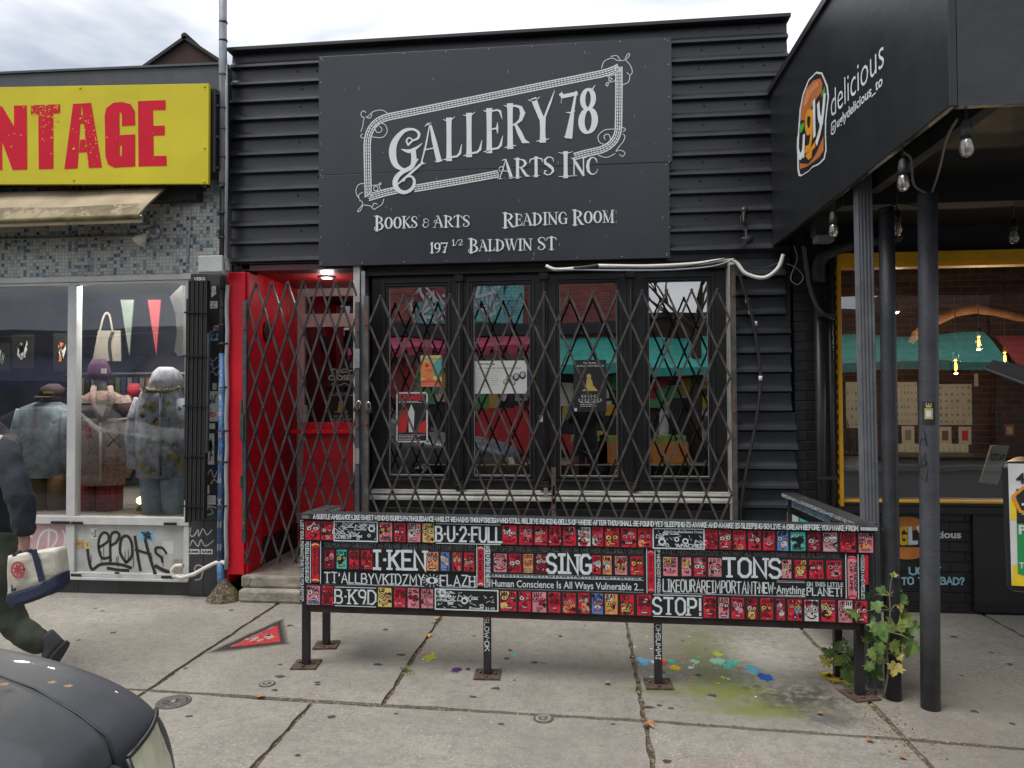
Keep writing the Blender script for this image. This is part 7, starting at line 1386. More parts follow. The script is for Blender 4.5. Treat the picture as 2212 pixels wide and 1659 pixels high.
T1 = [(z1, 145, 335, 'red', ('N 9',)), (z1, 340, 500, 'red', ('MELLOW',)), (z1, 1065, 1235, 'pink', ('WE', 'HERE')), (z1, 1250, 1400, 'red', ('GONE', 'ANGI')), (z1, 1415, 1590, 'pink', ()), (z1, 1600, 1760, 'yellow', ('HALO',)), (z2, 605, 800, 'red', ()), (z2, 815, 990, 'red', ('WARMAN',)), (z2, 1005, 1175, 'red', ()), (z2, 1190, 1345, 'red', ('HEY BBY',)), (z2, 1360, 1535, 'red', ()), (z2, 1545, 1715, 'white', ('WHEN ME',)), (z2, 1725, 1870, 'red', ()), (z2, 1880, 2070, 'red', ()), (z3, 215, 385, 'red', ('FRIEND',)), (z3, 390, 545, 'red', ('ACT OF',)), (z3, 1085, 1225, 'red', ()), (z3, 1235, 1365, 'red', ()), (z3, 1380, 1515, 'red', ('UR DAY',)), (z4, 100, 195, 'red', ()), (z4, 203, 290, 'red', ('NUT',)), (z4, 300, 385, 'blue', ()), (z4, 393, 505, 'teal', (' ', 'JUDGEMENT')), (z4, 512, 605, 'dred', ()), (z4, 615, 725, 'pink', ('UR DA', 'UNIVERSE')), (z4, 735, 850, 'red', ()), (z4, 862, 972, 'pink', ())]
T2 = [(z1, 383, 512, 'dred', ()), (z1, 533, 668, 'teal', ()), (z1, 693, 820, 'red', ('ANGR', 'KISS')), (z1, 843, 990, 'red', ()), (z1, 1650, 1812, 'orange', ()), (z1, 1828, 1945, 'blue', ()), (z1, 1975, 2100, 'red', ('SISTER',)), (z2, 130, 265, 'red', ('CLOVER', 'WOYLA')), (z2, 495, 670, 'pink', ('CUTE',)), (z2, 685, 850, 'red', ()), (z2, 865, 1000, 'orange', ()), (z2, 1025, 1165, 'dred', ('CLOSED', 'BLAH')), (z2, 1725, 1840, 'red', ('LOOK ME',)), (z2, 1855, 1975, 'orange', ()), (z3, 150, 290, 'pink', ('SUNSCREEN',)), (z3, 310, 455, 'red', ('OLIE',)), (z3, 650, 812, 'pink', ('FRAT BOY',)), (z3, 845, 950, 'pink', ()), (z3, 970, 1105, 'red', ()), (z3, 1120, 1268, 'pink', ('Y IS IT', 'ALONE')), (z4, 333, 405, 'pink', ()), (z4, 420, 510, 'red', ('DOES SHE',)), (z4, 522, 628, 'red', ('AH',)), (z4, 640, 755, 'red', ('LEAVE',))]
T4 = [(z1, 160, 340, 'pink', ('STUCK', 'TELEVISION')), (z1, 355, 500, 'red', ('AWA', 'PASS')), (z1, 1045, 1230, 'yellow', ()), (z1, 1248, 1400, 'red', ()), (z1, 1415, 1570, 'pink', ('ZZ HILL',)), (z1, 1585, 1745, 'pink', ()), (z2, 575, 795, 'red', ()), (z2, 810, 970, 'red', ()), (z2, 980, 1165, 'pink', ()), (z2, 1180, 1340, 'red', ('LOVE',)), (z2, 1355, 1535, 'red', ()), (z2, 1548, 1700, 'red', ('SOLD',)), (z2, 1718, 1870, 'blue', ()), (z2, 1880, 2055, 'orange', ()), (z3, 207, 360, 'red', ()), (z3, 380, 540, 'red', ('SENEGAL',)), (z3, 1070, 1210, 'red', ('WHO',)), (z3, 1225, 1345, 'pink', ()), (z3, 1360, 1500, 'red', ("I'M GONNA",)), (z3, 1520, 1640, 'dred', ()), (z4, 185, 280, 'red', ('ARTHUR',)), (z4, 297, 360, 'red', ('MATURE',)), (z4, 375, 480, 'red', ()), (z4, 490, 595, 'white', ('MI NO',)), (z4, 603, 710, 'red', ('SUPA',)), (z4, 722, 828, 'pink', ()), (z4, 838, 932, 'red', ())]
sd_ = 1
for par, row, T in ((B1, 'b1', T1), (B2, 'b2', T2), (B4, 'b4', T4)):
    for fn, a, b_, c, wds in T: tile(par, row, fn(a), fn(b_), c, wds, sd_); sd_ += 1
doodle(B1, 'b1', z1(508), z1(1045), words=(('COMETH', .03, .4, .12, .22), ('NEW YOU', .62, .95, .78, .14)), seed=5)
doodle(B1, 'b1', z3(553), z3(1080), words=(('APACHES', .45, .97, .06, .2), ('Rainbows From', .5, .97, .8, .14)), seed=8)
doodle(B4, 'b4', z1(1768), z2(555), words=(('The Moon Has', .02, .3, .8, .13), ('Followed Me 4', .02, .3, .6, .13), ('AWHILE.', .02, .2, .4, .13), ('Proverb 31:10', .55, .95, .04, .15)), seed=11)
W_ = paint_white; grey_ink = M('faded_grey_lettering', (.2, .2, .2), .6, var=.2, scale=30)
def rtext(par, row, text, x0, x1, f0, f1, mat=W_, wt=.17, slab=False, jit=.03, gap=.24, prnt=False, off=.0012):
    o_ = OFF[row]; A = PF(x0, ry(row, f1, x0), o_); B = PF(x1, ry(row, f1, x1), o_); up_ = EZ*(PF(x0, ry(row, f0, x0), o_)-A).length; mb = MB()
    if prnt: print_text(mb, text, A, B, up_, NF, mat, off, .012)
    else: hand_text(mb, text, A, B, up_, NF, mat, wt, off, jit, gap, slab)
    return mb.build('lettering', par)
rtext(cap, 'cap', 'A*SUBTLE*AMBIANCE*LIKE*SWEET*WIND*ENSURES*PATH*GUIDANCE*WHILST*REMAINS*THOU*FOREIGN*WHO*STILL*RELIEVE*RINGING*BELLS*OF*WHERE*AFTER*THOU*SHALL*BE*FOUND*YET*SLEEPING*IS*AWAKE*AND*AWAKE*IS*SLEEPING*SO*LIVE*A*DREAM*BEFORE*YOU*WAKE*FROM', 677, 1853, .16, .86, W_, .2, jit=.03)
mb = MB()
for i in range(9): x = 1859+i*4.2; a = PF(x, ry('cap', .8, x), .035); mb.slab([a, a+EXF*.007, a+EXF*.007+EZ*.017, a+EZ*.017], NF*.0003, W_)
mb.build('paint_blocks', cap)
mb = MB()
for x0, x1, y0, y1 in ((.05, .45, 0, 1),): 
    a = PF(652, ry('cap', .9, 652), .035); mb.slab([a, a+EXF*.05, a+EXF*.05+EZ*.02, a+EZ*.02], NF*.0003, M('bare_worn_wood', (.16, .12, .1), .8, var=.5, scale=40))
mb.build('worn_corner', cap)
rtext(TH, 'thin', 'YOU*PORTRAY*CURIOUSITY*AS*YOU*ARE*SEEING*THIS*WITH*YOUR*VERY*EYES', 700, 1026, .2, .85, grey_ink, .13); rtext(TH, 'thin', 'GIFTS*FOR*THEE*SENT*FROM*ALL*THAT*BE*WHETHER*WILLINGLY*OR*NOT', 1062, 1391, .2, .85, grey_ink, .13); rtext(TH, 'thin', 'A*FULL*MOON*CONSTITUTE*THAT*MAY*ALL*WHICH*IS*DARKNESS*BE*ENLIGHTENED.', 1430, 1815, .2, .85, grey_ink, .13)
def bars(par, row, x0, x1, fs, th=.004):
    mb = MB()
    for f in fs: a = PF(x0, ry(row, f, x0), OFF[row]+.001); b_ = PF(x1, ry(row, f, x1), OFF[row]+.001); mb.bar(a, b_, th, .0005, W_, NF)
    mb.build('paint_line', par)
rtext(B1, 'b1', 'B*U*2*FULL', z1(1775), z2(598), .2, .86, W_, .15, True, .012); bars(B1, 'b1', z1(1775), z2(590), (.06, .98))
rtext(B2, 'b2', 'I*KEN', z1(1005), z1(1640), .1, .9, W_, .16, True, .01); rtext(B2, 'b2', 'SING', z2(1172), z2(1708), .1, .9, W_, .17, True, .01); rtext(B2, 'b2', 'TONS', z3(1285), z4(324), .1, .9, W_, .16, True, .01)
rtext(B4, 'b4', 'B*K9D', z1(520), z1(1025), .22, .84, W_, .13, True, .012); bars(B4, 'b4', z1(515), z1(1030), (.1, .97)); rtext(B4, 'b4', 'STOP!', z3(555), z3(1050), .17, .85, W_, .14, True, .012); bars(B4, 'b4', z3(552), z3(1062), (.05, .97))
rtext(B3, 'b3', "TT'ALLBYVKIDZMY", z1(390), z1(1625), .2, .88, W_, .13, True, .04); bars(B3, 'b3', z1(670), z1(1630), (.95,), .003)
mb = MB(); o_ = OFF['b3']+.001; a = PF(z1(1725), ry('b3', .55, z1(1725)), o_); fr = (a, EXF, EZ, NF); disc(mb, 0, 0, .038, .02, fr, W_, .0003, 14); disc(mb, 0, 0, .014, .014, fr, pal['black'], .0008, 10)
for q in range(14): an = q*6.283/14; stroke(mb, [(.045*math.cos(an), .026*math.sin(an)), (.055*math.cos(an), .036*math.sin(an))], .0022, fr, W_, .0003)
mb.build('painted_eye', B3)
rtext(B3, 'b3', 'FLAZH', z1(1830), z2(270), .2, .88, W_, .13, True, .04); bars(B3, 'b3', z1(1830), z2(275), (.95,), .003)
rtext(B3, 'b3', 'Human Conscience Is All Ways Vulnerable 2...', z2(478), z3(450), .38, .84, W_, prnt=True); bars(B3, 'b3', z2(468), z3(455), (.04, .22, .97), .003)
mb = MB()
for q in range(42): x = z2(475)+q*7.75; a = PF(x, ry('b3', .18, x), OFF['b3']+.001); mb.slab([a, a+EXF*.015, a+EXF*.015+EZ*.008, a+EZ*.008], NF*.0003, W_ if q % 4 else pal['sky'])
mb.build('paint_blocks', B3)
rtext(B3, 'b3', 'LIKEOURAREIMPORTANT', z3(655), z4(165), .14, .85, W_, .10, False, .05); rtext(B3, 'b3', '*NEW*', z4(166), z4(290), .2, .8, W_, .14, False, .03); rtext(B3, 'b3', 'Anything', z4(297), z4(495), .3, .8, W_, prnt=True); bars(B3, 'b3', z3(655), z4(500), (.96,), .003); bars(B3, 'b3', z4(300), z4(495), (.06, .14, .9), .003)
rtext(B3, 'b3', 'ON THIS LITTLE', z4(510), z4(758), .1, .32, W_, .2); rtext(B3, 'b3', 'PLANET!', z4(510), z4(750), .42, .86, W_, .15, True, .02)
# upright end texts and the pencils
def vtext(par, text, x0, x1, y0, y1, off, mat=W_, wt=.17):
    A = PF(x0, y0, off); B = PF(x0, y1, off); B.x, B.y = A.x, A.y; mb = MB(); hand_text(mb, text, A, B, EXF*(PF(x1, y0, off)-A).length, NF, mat, wt, .0012, .03); mb.build('lettering', par)
vtext(ST, 'LOST*SOUL?NO!WAITING*TO*BE*FOUND?YEP', 650, 656, 1124, 1298, .014); 
def pencil(x0, x1, y0, y1, body, text, tip, tcol, prn=True):
    mb = MB(); o_ = .011; c = [PF(x0, y1, o_), PF(x1, y1, o_), PF(x1, y0, o_), PF(x0, y0, o_)]; mb.slab(c, -NF*.012, black_wood); w_ = (c[1]-c[0]).length; h_ = (c[3]-c[0]).length; fr = (c[0], EXF, EZ, NF)
    stroke(mb, [(w_*.06, 0), (w_*.06, h_)], .0022, fr, W_, .0006); stroke(mb, [(w_*.94, 0), (w_*.94, h_)], .0022, fr, W_, .0006)
    flat(mb, [(w_*.16, h_*.06), (w_*.3, h_*.02), (w_*.7, h_*.02), (w_*.84, h_*.06), (w_*.84, h_*.9), (w_*.7, h_*.96), (w_*.3, h_*.96), (w_*.16, h_*.9)], fr, pal[body], .0006)
    for y in (.06, .9): stroke(mb, [(w_*.16, h_*y), (w_*.5, h_*(y+.03)), (w_*.84, h_*y)], .004, fr, pal[tip], .0010)
    stroke(mb, [(w_*.16, h_*.02), (w_*.16, h_*.96)], .0015, fr, pal['black'], .0012); stroke(mb, [(w_*.84, h_*.02), (w_*.84, h_*.96)], .0015, fr, pal['black'], .0012)
    A = fr[0]+EXF*w_*.32+EZ*h_*.84; B = fr[0]+EXF*w_*.32+EZ*h_*.2
    if isinstance(text, str): text = [text]
    for i, t_ in enumerate(text): print_text(mb, t_, A+EXF*w_*.3*(len(text)-1-i), B+EXF*w_*.3*(len(text)-1-i), EXF*w_*(.42 if len(text) == 1 else .22), NF, pal[tcol], .0018, .02)
    return mb.build('pencil_panel', ra)
pencil(669, 694, 1168, 1259, 'red', ['HOW TO START', 'READING BOOKS'], 'yellow', 'black'); pencil(z2(288), z2(396), 1175.5, 1268, 'red', 'Life Goes On', 'cream', 'black'); pencil(z3(482), z3(580), 1184, 1281, 'red', 'Black Elk', 'pink', 'dred'); pencil(z4(775), z4(872), 1197, 1295, 'pink', ['THE HOOP', 'OF LIFE'], 'red', 'black')
vtext(B2, 'PENDULUM*SWING*NOW', 660, 667, 1170, 1258, .012); vtext(B2, 'BASED*UPON*THE*HEARTS', z2(405), z2(455), 1176, 1268, .012); vtext(B2, 'OF*WHICH*EXIST*PARDON', z3(590), z3(622), 1185, 1281, .012); vtext(B2, 'MISSION*AND*REQUEST', z4(882), z4(903), 1199, 1300, .012)
mb = MB(); c = [PF(z4(908), 1262, .0125), PF(z4(934), 1263, .0125), PF(z4(934), 1200, .0125), PF(z4(908), 1199, .0125)]; mb.slab(c, -NF*.003, pal['red']); mb.build('painted_panel', B2)
# legs with foot plates
plate = M('rust_plate', (.10, .065, .05), .75, metal=.2, var=.4, scale=25, wear=(.2, .14, .09), wscale=30, wlim=.6, bump=.4)
def leg(x, y, zt, rot=.0, yellow=False, scrawl=False):
    mb = MB(); h = .021; mb.box(x-h, x+h, y-h, y+h, .012, zt, M('leg_steel', (.024, .022, .024), .5, metal=.2, var=.3, wear=(.16, .1, .08), wscale=16, wlim=.66)); l_ = mb.build('leg', ra, bevel=.003)
    mb = MB(); c, s_ = math.cos(rot)*.075, math.sin(rot)*.075; mb.slab([(x-c+s_, y-s_-c, .002), (x+c+s_, y+s_-c, .002), (x+c-s_, y+s_+c, .002), (x-c-s_, y-s_+c, .002)], (0, 0, .009), M('plate_yellow', (.45, .33, .03), .6, var=.3, wear=(.1, .06, .04), wscale=14, wlim=.5) if yellow else plate)
    for dx, dy in ((.045, 0), (-.045, .01), (0, -.05)): mb.lathe((x+dx, y+dy, .011), [(.01, 0), (.01, .008), (.005, .012)], plate, n=6)
    mb.build('foot_plate', l_)
    if scrawl:
        mb = MB(); hand_text(mb, scrawl, (x-.012, y-h-.001, .34), (x-.012, y-h-.001, .15), (.024, 0, 0), NY, W_, .2, .0006, .05); mb.build('lettering', l_)
leg(-1.687, 4.165, .90, .1); leg(-1.69, 4.507, .90, .15); leg(-.577, 4.112, .90, .05, False, 'SLOW*OK'); leg(.392, 4.065, .90, .05, False, 'OHSUMMI'); leg(1.449, 4.012, .90, .3); leg(1.42, 4.256, .90, .2, True); leg(1.44, 5.22, .90); leg(-.6, 4.6, .0) if False else None
# short left return, long right return
def ret(x0, y0, x1, y1, side):
    d = Vector((x1-x0, y1-y0, 0)); n = Vector((-d.y, d.x, 0)).normalized()*side; mb = MB(); A = Vector((x0, y0, 0)); B = Vector((x1, y1, 0))
    def bd(z0, z1, off, th, m_): mb.slab([A+EZ*z0+n*off, B+EZ*z0+n*off, B+EZ*z1+n*off, A+EZ*z1+n*off], -n*th, m_)
    bd(.888, .918, .045, .10, worn_top); bd(.80, .886, .012, .02, black_wood); bd(.60, .795, .008, .02, black_wood); bd(.37, .596, .012, .02, black_wood)
    o = mb.build('side_rail', ra, bevel=.002); return A, B, n, o
A, B, n_, o = ret(1.515, 4.05, 1.445, 5.31, 1)
mb = MB()
d_ = (A-B).normalized()
hand_text(mb, 'UNDERSTAND*THAT*ALL*LIVES*ONCE*RECOGNITION*IS*A*MUST*CAUSE*THEY*DONT*GO', B+EZ*.893+n_*.046, A+EZ*.893+n_*.046, EZ*.019, n_, W_, .2, .001); hand_text(mb, 'IF*MANIFESTING*ME*COMPASSION*IS*BEARING*GODLY*IS*EXTREMELY*THANKFUL', B+EZ*.835+n_*.013, A+EZ*.835+n_*.013, EZ*.034, n_, M('pale_blue_paint', (.3, .42, .55), .5), .22, .001)
mb.build('lettering', o)
mb = MB(); fr = (B+EZ*.60+n_*.009, d_, EZ, n_); mintw = M('mint_white_paint', (.52, .64, .6), .5, var=.08)
flat(mb, [(.005, .03), (.235, .03), (.235, .18), (.005, .18)], fr, mintw, .001); flat(mb, [(.005, -.15), (.30, -.15), (.30, .012), (.005, .012)], fr, mintw, .001); mb.build('painted_panel', o)
mb = MB(); flat(mb, [(.255, .0), (.50, .0), (.50, .18), (.255, .18)], fr, pal['teal'], .001)
for q in range(16): x, y = RNG.uniform(.27, .48), RNG.uniform(.02, .16); stroke(mb, [(x, y), (x+RNG.uniform(-.03, .03), y+RNG.uniform(-.03, .03)), (x+RNG.uniform(-.03, .03), y+RNG.uniform(-.04, .04))], .004, fr, pal['black'], .0014+.0001*q)
flat(mb, [(.33, .03), (.42, .05), (.40, .15), (.34, .13)], fr, pal['black'], .0035); flat(mb, [(.35, .05), (.39, .06), (.38, .12)], fr, pal['white'], .004)
flat(mb, [(.52, .0), (.74, .0), (.74, .18), (.52, .18)], fr, pal['sky'], .001); mb.build('painted_panel', o)
A, B, n_, o = ret(-1.665, 4.12, -1.627, 4.47, -1)
mb = MB(); hand_text(mb, 'RAISING*ONLY*NEVER*CROSSED', A+EZ*.894+n_*.046, B+EZ*.894+n_*.046, EZ*.017, n_, W_, .22, .001); hand_text(mb, 'INDIA*SKY', A+EZ*.83+n_*.013, B+EZ*.83+n_*.013, EZ*.03, n_, W_, .22, .001); mb.build('lettering', o)

# ================================================================== WEEDS at the right end of the railing
lf = [M('weed_leaf', (.085, .15, .03), .55, var=.35, scale=30), M('weed_leaf_pale', (.19, .24, .05), .55, var=.35, scale=30), M('weed_leaf_yellow', (.36, .3, .07), .6, var=.35, scale=30)]
stm = M('weed_stem', (.16, .14, .09), .7); stg = M('weed_petiole', (.22, .24, .1), .6)
def w4(x, y): return (1584+x*.3126, 1036.8+y*.3126)
def weed(label, base, stem, leaves, Y0, twigs):
    t = thing('weed', base, label, 'plant', 'weeds growing by the railing'); mb = MB(); q = []
    pts = [P(*w4(x, y), Y0+dy) for x, y, dy in stem]; pts[0].z = .0
    for i in range(len(pts)-1): q += [pts[i].lerp(pts[i+1], s_) for s_ in (0, .5)]
    q.append(pts[-1]); mb.tube(q, [.0075-.005*i/len(q) for i in range(len(q))], stm, 7); mb.build('stem', t)
    tw = MB()
    for x, y, s_, c, k in leaves:
        Yl = Y0+RNG.uniform(-.09, .06); p = P(*w4(x, y), Yl); a = RNG.uniform(-.5, .5)+(3.14 if k == 'd' else 0) + (.9 if k == 'l' else -.9 if k == 'r' else 0)
        ay = Vector((-math.sin(a), 0, math.cos(a))); nn = Vector((RNG.uniform(-.5, .5), -1, RNG.uniform(.1, 1.0))).normalized(); ax = ay.cross(nn); mb = MB(); leaf_mesh(mb, p, s_*RNG.uniform(.85, 1.4), ax, ay-nn*ay.dot(nn), nn, lf[c], RNG.uniform(.1, .35)); mb.build('leaf', t)
        st = min(pts, key=lambda v: (v-p).length + abs(v.z-p.z)*.3); root = p-ay*s_*.25
        tw.tube([st, st.lerp(root, .5)+Vector((0, 0, .012)), root], [.003, .0025, .002], stg, 5)
    tw.build('petioles', t); return t
weed('tall leafy weed growing up between the railing and the round posts', (1.53, 4.03, 0), [(1075, 1590, .02), (1045, 1500, .02), (1060, 1400, .0), (1075, 1310, -.02), (1060, 1200, -.02), (1075, 1050, -.03), (1085, 900, -.03), (1080, 800, -.03), (1090, 700, -.03), (1105, 655, -.03)],
     [(925, 795, .045, 0, 'l'), (985, 865, .05, 0, 'd'), (1035, 770, .05, 0, 'l'), (1160, 825, .055, 0, 'r'), (1140, 760, .03, 0, 'u'), (1110, 660, .028, 1, 'u'), (840, 915, .05, 0, 'l'), (950, 970, .06, 0, 'l'), (1015, 1025, .06, 0, 'd'), (925, 1090, .06, 0, 'l'), (1000, 1080, .05, 0, 'd'), (955, 1190, .055, 1, 'd'), (1010, 1150, .045, 0, 'd'), (1125, 1000, .06, 1, 'u'), (1180, 950, .05, 1, 'r'), (1200, 1080, .065, 0, 'r'), (1240, 1140, .06, 0, 'd'), (1150, 1100, .055, 1, 'd'), (1262, 1005, .04, 0, 'r'), (1230, 1050, .05, 0, 'r'), (1110, 1140, .05, 1, 'd'), (1085, 1225, .055, 2, 'd'), (1120, 1290, .05, 2, 'd'), (1140, 1220, .04, 2, 'r'), (1060, 1150, .05, 1, 'l'), (1150, 870, .028, 2, 'd'), (1080, 1110, .05, 1, 'u'), (1200, 1170, .05, 1, 'd')], 3.98, [])
weed('low spreading weed at the yellow foot plate of the railing', (1.40, 4.24, 0), [(905, 1400, .0), (880, 1330, 0), (840, 1260, 0), (790, 1200, 0), (775, 1120, 0)], [(665, 1200, .045, 0, 'l'), (725, 1160, .05, 0, 'u'), (755, 1225, .05, 0, 'd'), (650, 1255, .045, 2, 'l'), (795, 1290, .055, 0, 'd'), (810, 1370, .055, 1, 'd'), (775, 1125, .03, 0, 'u'), (835, 1310, .05, 0, 'd'), (730, 1250, .04, 1, 'l'), (770, 1330, .04, 0, 'd'), (820, 1190, .035, 0, 'u'), (845, 1240, .045, 0, 'r')], 4.2, [])
weed('small dark-leaved weed at the base of the fluted post', (1.53, 4.06, 0), [(985, 1440, .0), (970, 1380, 0), (950, 1310, 0)], [(940, 1290, .045, 0, 'u'), (985, 1335, .05, 0, 'r'), (930, 1330, .035, 0, 'l'), (1000, 1240, .04, 0, 'u'), (1015, 1370, .03, 0, 'r')], 4.04, [])
mb = MB()
for q in range(26):
    p = G(1420*.576+0+RNG.uniform(-12, 14), 2520*.576+RNG.uniform(-8, 8)); p = G(881+RNG.uniform(-12, 14), 1452+RNG.uniform(-8, 7)); d = Vector((RNG.uniform(-1, 1), RNG.uniform(-1, 1), RNG.uniform(.3, 1))).normalized()*RNG.uniform(.01, .03); s_ = d.cross(Vector((0, 1, .3))).normalized()*.004; mb.face([p-s_, p+s_, p+d+s_*.5, p+d*1.1], lf[q % 2])
tag(mb.build('crack_weed'), 'tiny green weed tuft in the slanting joint left of the middle leg', 'plant')
# ================================================================== PARKED CAR, bottom left
def carpaint(name, col): return M(name, col, .46, var=.25, scale=3, coat=.25, wear=tuple(min(1, c*1.8+.03) for c in col), wscale=40, wlim=.73)
tyre = M('tyre_rubber', (.02, .02, .02), .8); rimm = M('wheel_rim', (.4, .4, .41), .35, metal=.8); lensm = M('hazy_headlight', (.62, .62, .44), .3, var=.2, scale=10, coat=.4); cglass = M('car_glass', (.02, .025, .028), .05, var=.05, coat=1); plastic = M('black_plastic', (.015, .015, .016), .4); amberl = M('amber_reflector', (.55, .16, .05), .25)
def car(name, front, yc, paint, label, flip=1):
    """front: X of the nose, the car points along +X; yc: centre line"""
    t = thing(name, (front-2.1*flip, yc, -.12), label, 'car'); W = lambda x, y, z: Vector((front+x*flip, yc+y, z-.12))
    # stations: x, half width at sill, half width max, shoulder half width, shoulder z, hood edge half width, hood edge z, centre z
    ST_ = [(.02, .62, .72, .68, .50, .5, .55, .56), (.01, .74, .82, .78, .70, .56, .78, .80), (-.005, .78, .85, .80, .86, .60, .905, .92), (-.04, .80, .87, .83, .935, .62, .965, .98), (-.12, .81, .88, .845, .985, .635, 1.005, 1.02), (-.25, .83, .90, .855, 1.03, .66, 1.05, 1.07), (-.45, .84, .905, .86, 1.07, .68, 1.095, 1.115), (-.8, .85, .91, .865, 1.10, .70, 1.13, 1.155), (-1.2, .85, .91, .865, 1.115, .70, 1.15, 1.18),
           (-1.9, .85, .91, .85, 1.14, .61, 1.58, 1.61), (-2.2, .85, .91, .85, 1.14, .60, 1.64, 1.665), (-3.0, .85, .91, .85, 1.14, .60, 1.64, 1.665), (-3.45, .84, .90, .84, 1.14, .58, 1.58, 1.605), (-3.95, .82, .89, .82, 1.12, .66, 1.18, 1.20), (-4.4, .76, .82, .76, 1.06, .60, 1.12, 1.14), (-4.5, .72, .76, .72, .75, .5, .8, .82)]
    mb = MB(); rs = []
    for x, ws, wm, wsh, zs, wh_, zh, zc in ST_:
        half = [(0, .26), (ws*.95, .26), (wm, .5 if zs > .6 else .45), (wm-.005, zs-.1), (wsh, zs), ((wsh+wh_)/2, zs+(zh-zs)*.62), (wh_, zh), (wh_*.5, zc-.005), (0, zc)]
        rs.append([W(x, y, z) for y, z in half] + [W(x, -y, z) for y, z in half[-2:0:-1]])
    i0 = 0; n = len(rs[0])
    for r in rs: mb.v.extend(r)
    for j in range(len(rs)-1):
        for q in range(n):
            qa = q if q < 8 else 15-q; gl = (4 <= qa <= 5 and 8 <= j <= 12) or (qa >= 6 and j in (8, 12)) 
            m_ = cglass if gl else (plastic if qa == 0 or (j <= 1) else paint); mb.f.append((j*n+q, j*n+(q+1) % n, (j+1)*n+(q+1) % n, (j+1)*n+q)); mb.m.append(mb.mi(m_)); mb.sm.append(True)
    for a in (0, len(rs)-1): mb.f.append(tuple(a*n+q for q in (range(n) if a else reversed(range(n))))); mb.m.append(mb.mi(paint if a else plastic)); mb.sm.append(False)
    bo = mb.build('body', t); 
    sb = bo.modifiers.new('subsurf', 'SUBSURF'); sb.levels = sb.render_levels = 2
    mb = MB(); mb.box(front-.1, front+.075, yc-.66, yc+.66, .17, .46, plastic) if flip > 0 else mb.box(front-.075, front+.1, yc-.66, yc+.66, .17, .46, plastic); mb.build('bumper', t, bevel=.05)
    mb = MB()
    for i in range(5): z = .56+i*.06; mb.slab([W(.045-.006*i, -.58, z), W(.045-.006*i, .58, z), W(.05-.006*i, .58, z+.022), W(.05-.006*i, -.58, z+.022)], Vector((-.02*flip, 0, 0)), plastic)
    mb.slab([W(.03, -.59, .875), W(.03, .59, .875), W(.02, .59, .905), W(.02, -.59, .905)], Vector((-.03*flip, 0, .01)), plastic); mb.build('grille', t)
    for s_ in (-1, 1):
        rows = []
        for i in range(7):
            f = i/6; row = []
            for j in range(7):
                g = j/6; y = .60+.255*f; zb = .62+.02*f; zt = .925-.005*f+.008*math.sin(f*3.1); z = zb+(zt-zb)*g; x = .065-.01*f-.085*f*f-.05*g*g+.012*math.sin(g*3.1)
                row.append(W(x, s_*y, z))
            rows.append(row)
        mb = MB(); mb.grid(rows if s_ > 0 else rows[::-1], lensm); hl = mb.build('headlight', t)
        mb = MB(); mb.tube([r_ for r_ in rows[0]], .006, plastic, 6); mb.tube([r_[-1] for r_ in rows], .006, plastic, 6); mb.build('rim_seal', hl)
        mb = MB(); mb.slab([W(-.075, s_*.852, .62), W(-.11, s_*.872, .63), W(-.12, s_*.868, .86), W(-.085, s_*.85, .87)], Vector((0, s_*.018, 0)), amberl); mb.build('side_reflector', hl)
        for x in (-.85, -3.55):
            wh_ = MB(); c = W(x, s_*.80, .315); ax = Vector((0, s_, 0)); wh_.lathe(c, [(.2, -.1), (.30, -.1), (.315, -.06), (.315, .06), (.30, .1), (.2, .1)], tyre, ax, 26); wo = wh_.build('wheel', t)
            mb = MB(); mb.lathe(c, [(.2, .05), (.2, .102), (.17, .09), (.06, .08), (.05, .1), (.01, .1)], rimm, ax, 20); mb.build('rim', wo)
    for s_ in (-1, 1): mb = MB(); mb.tube([W(x, s_*wh*.985, zh-.001) for x, ws, wm, wsh, zs, wh, zh, zc in ST_[2:9]], .003, plastic, 6); mb.build('hood_seam', t)
    for s_ in (-1, 1): mb = MB(); mb.tube([W(x, s_*(wh*.55-.12*min(1, -x)), zc-.012+(zh-zc)*.25) for x, ws, wm, wsh, zs, wh, zh, zc in ST_[3:9]], [.006, .012, .014, .014, .012, .01], paint, 8); mb.build('hood_crease', t)
    mb = MB()
    for s_ in (-1, 1): mb.box(*sorted((front-1.75*flip, front-1.6*flip)), *sorted((yc+s_*.9, yc+s_*1.05)), .92, 1.04, paint)
    mb.build('mirror', t, bevel=.03); return t
CARX, CARY = -1.035, .9
cr_ = car('parked_car', CARX, CARY, carpaint('car_grey', (.055, .059, .068)), 'dark grey parked car, its hood and hazy headlight at the lower left corner')
for i, (px, py, c) in enumerate(((10, 1478, 0), (112, 1474, 0), (148, 1482, 2))):
    d = ray(px, py); p = Vector(CAM+d*((.955-1.6)/d[2])); mb = MB(); leaf_mesh(mb, p, .014, (1, .5, -.1), (-.5, 1, .0), (.1, 0, 1), leafm[0], .12); tag(mb.build('fallen_leaf'), ['pale leaf on the car hood at the left photo edge', 'tan leaf lying on the hood crease', 'small orange leaf on the hood, rightmost of three'][i], 'leaf', 'fallen leaves on the car hood')
car('white_car', -8.2, -2.6, carpaint('car_white', (.45, .45, .45)), 'white car seen only as a reflection in the clothing shop window')

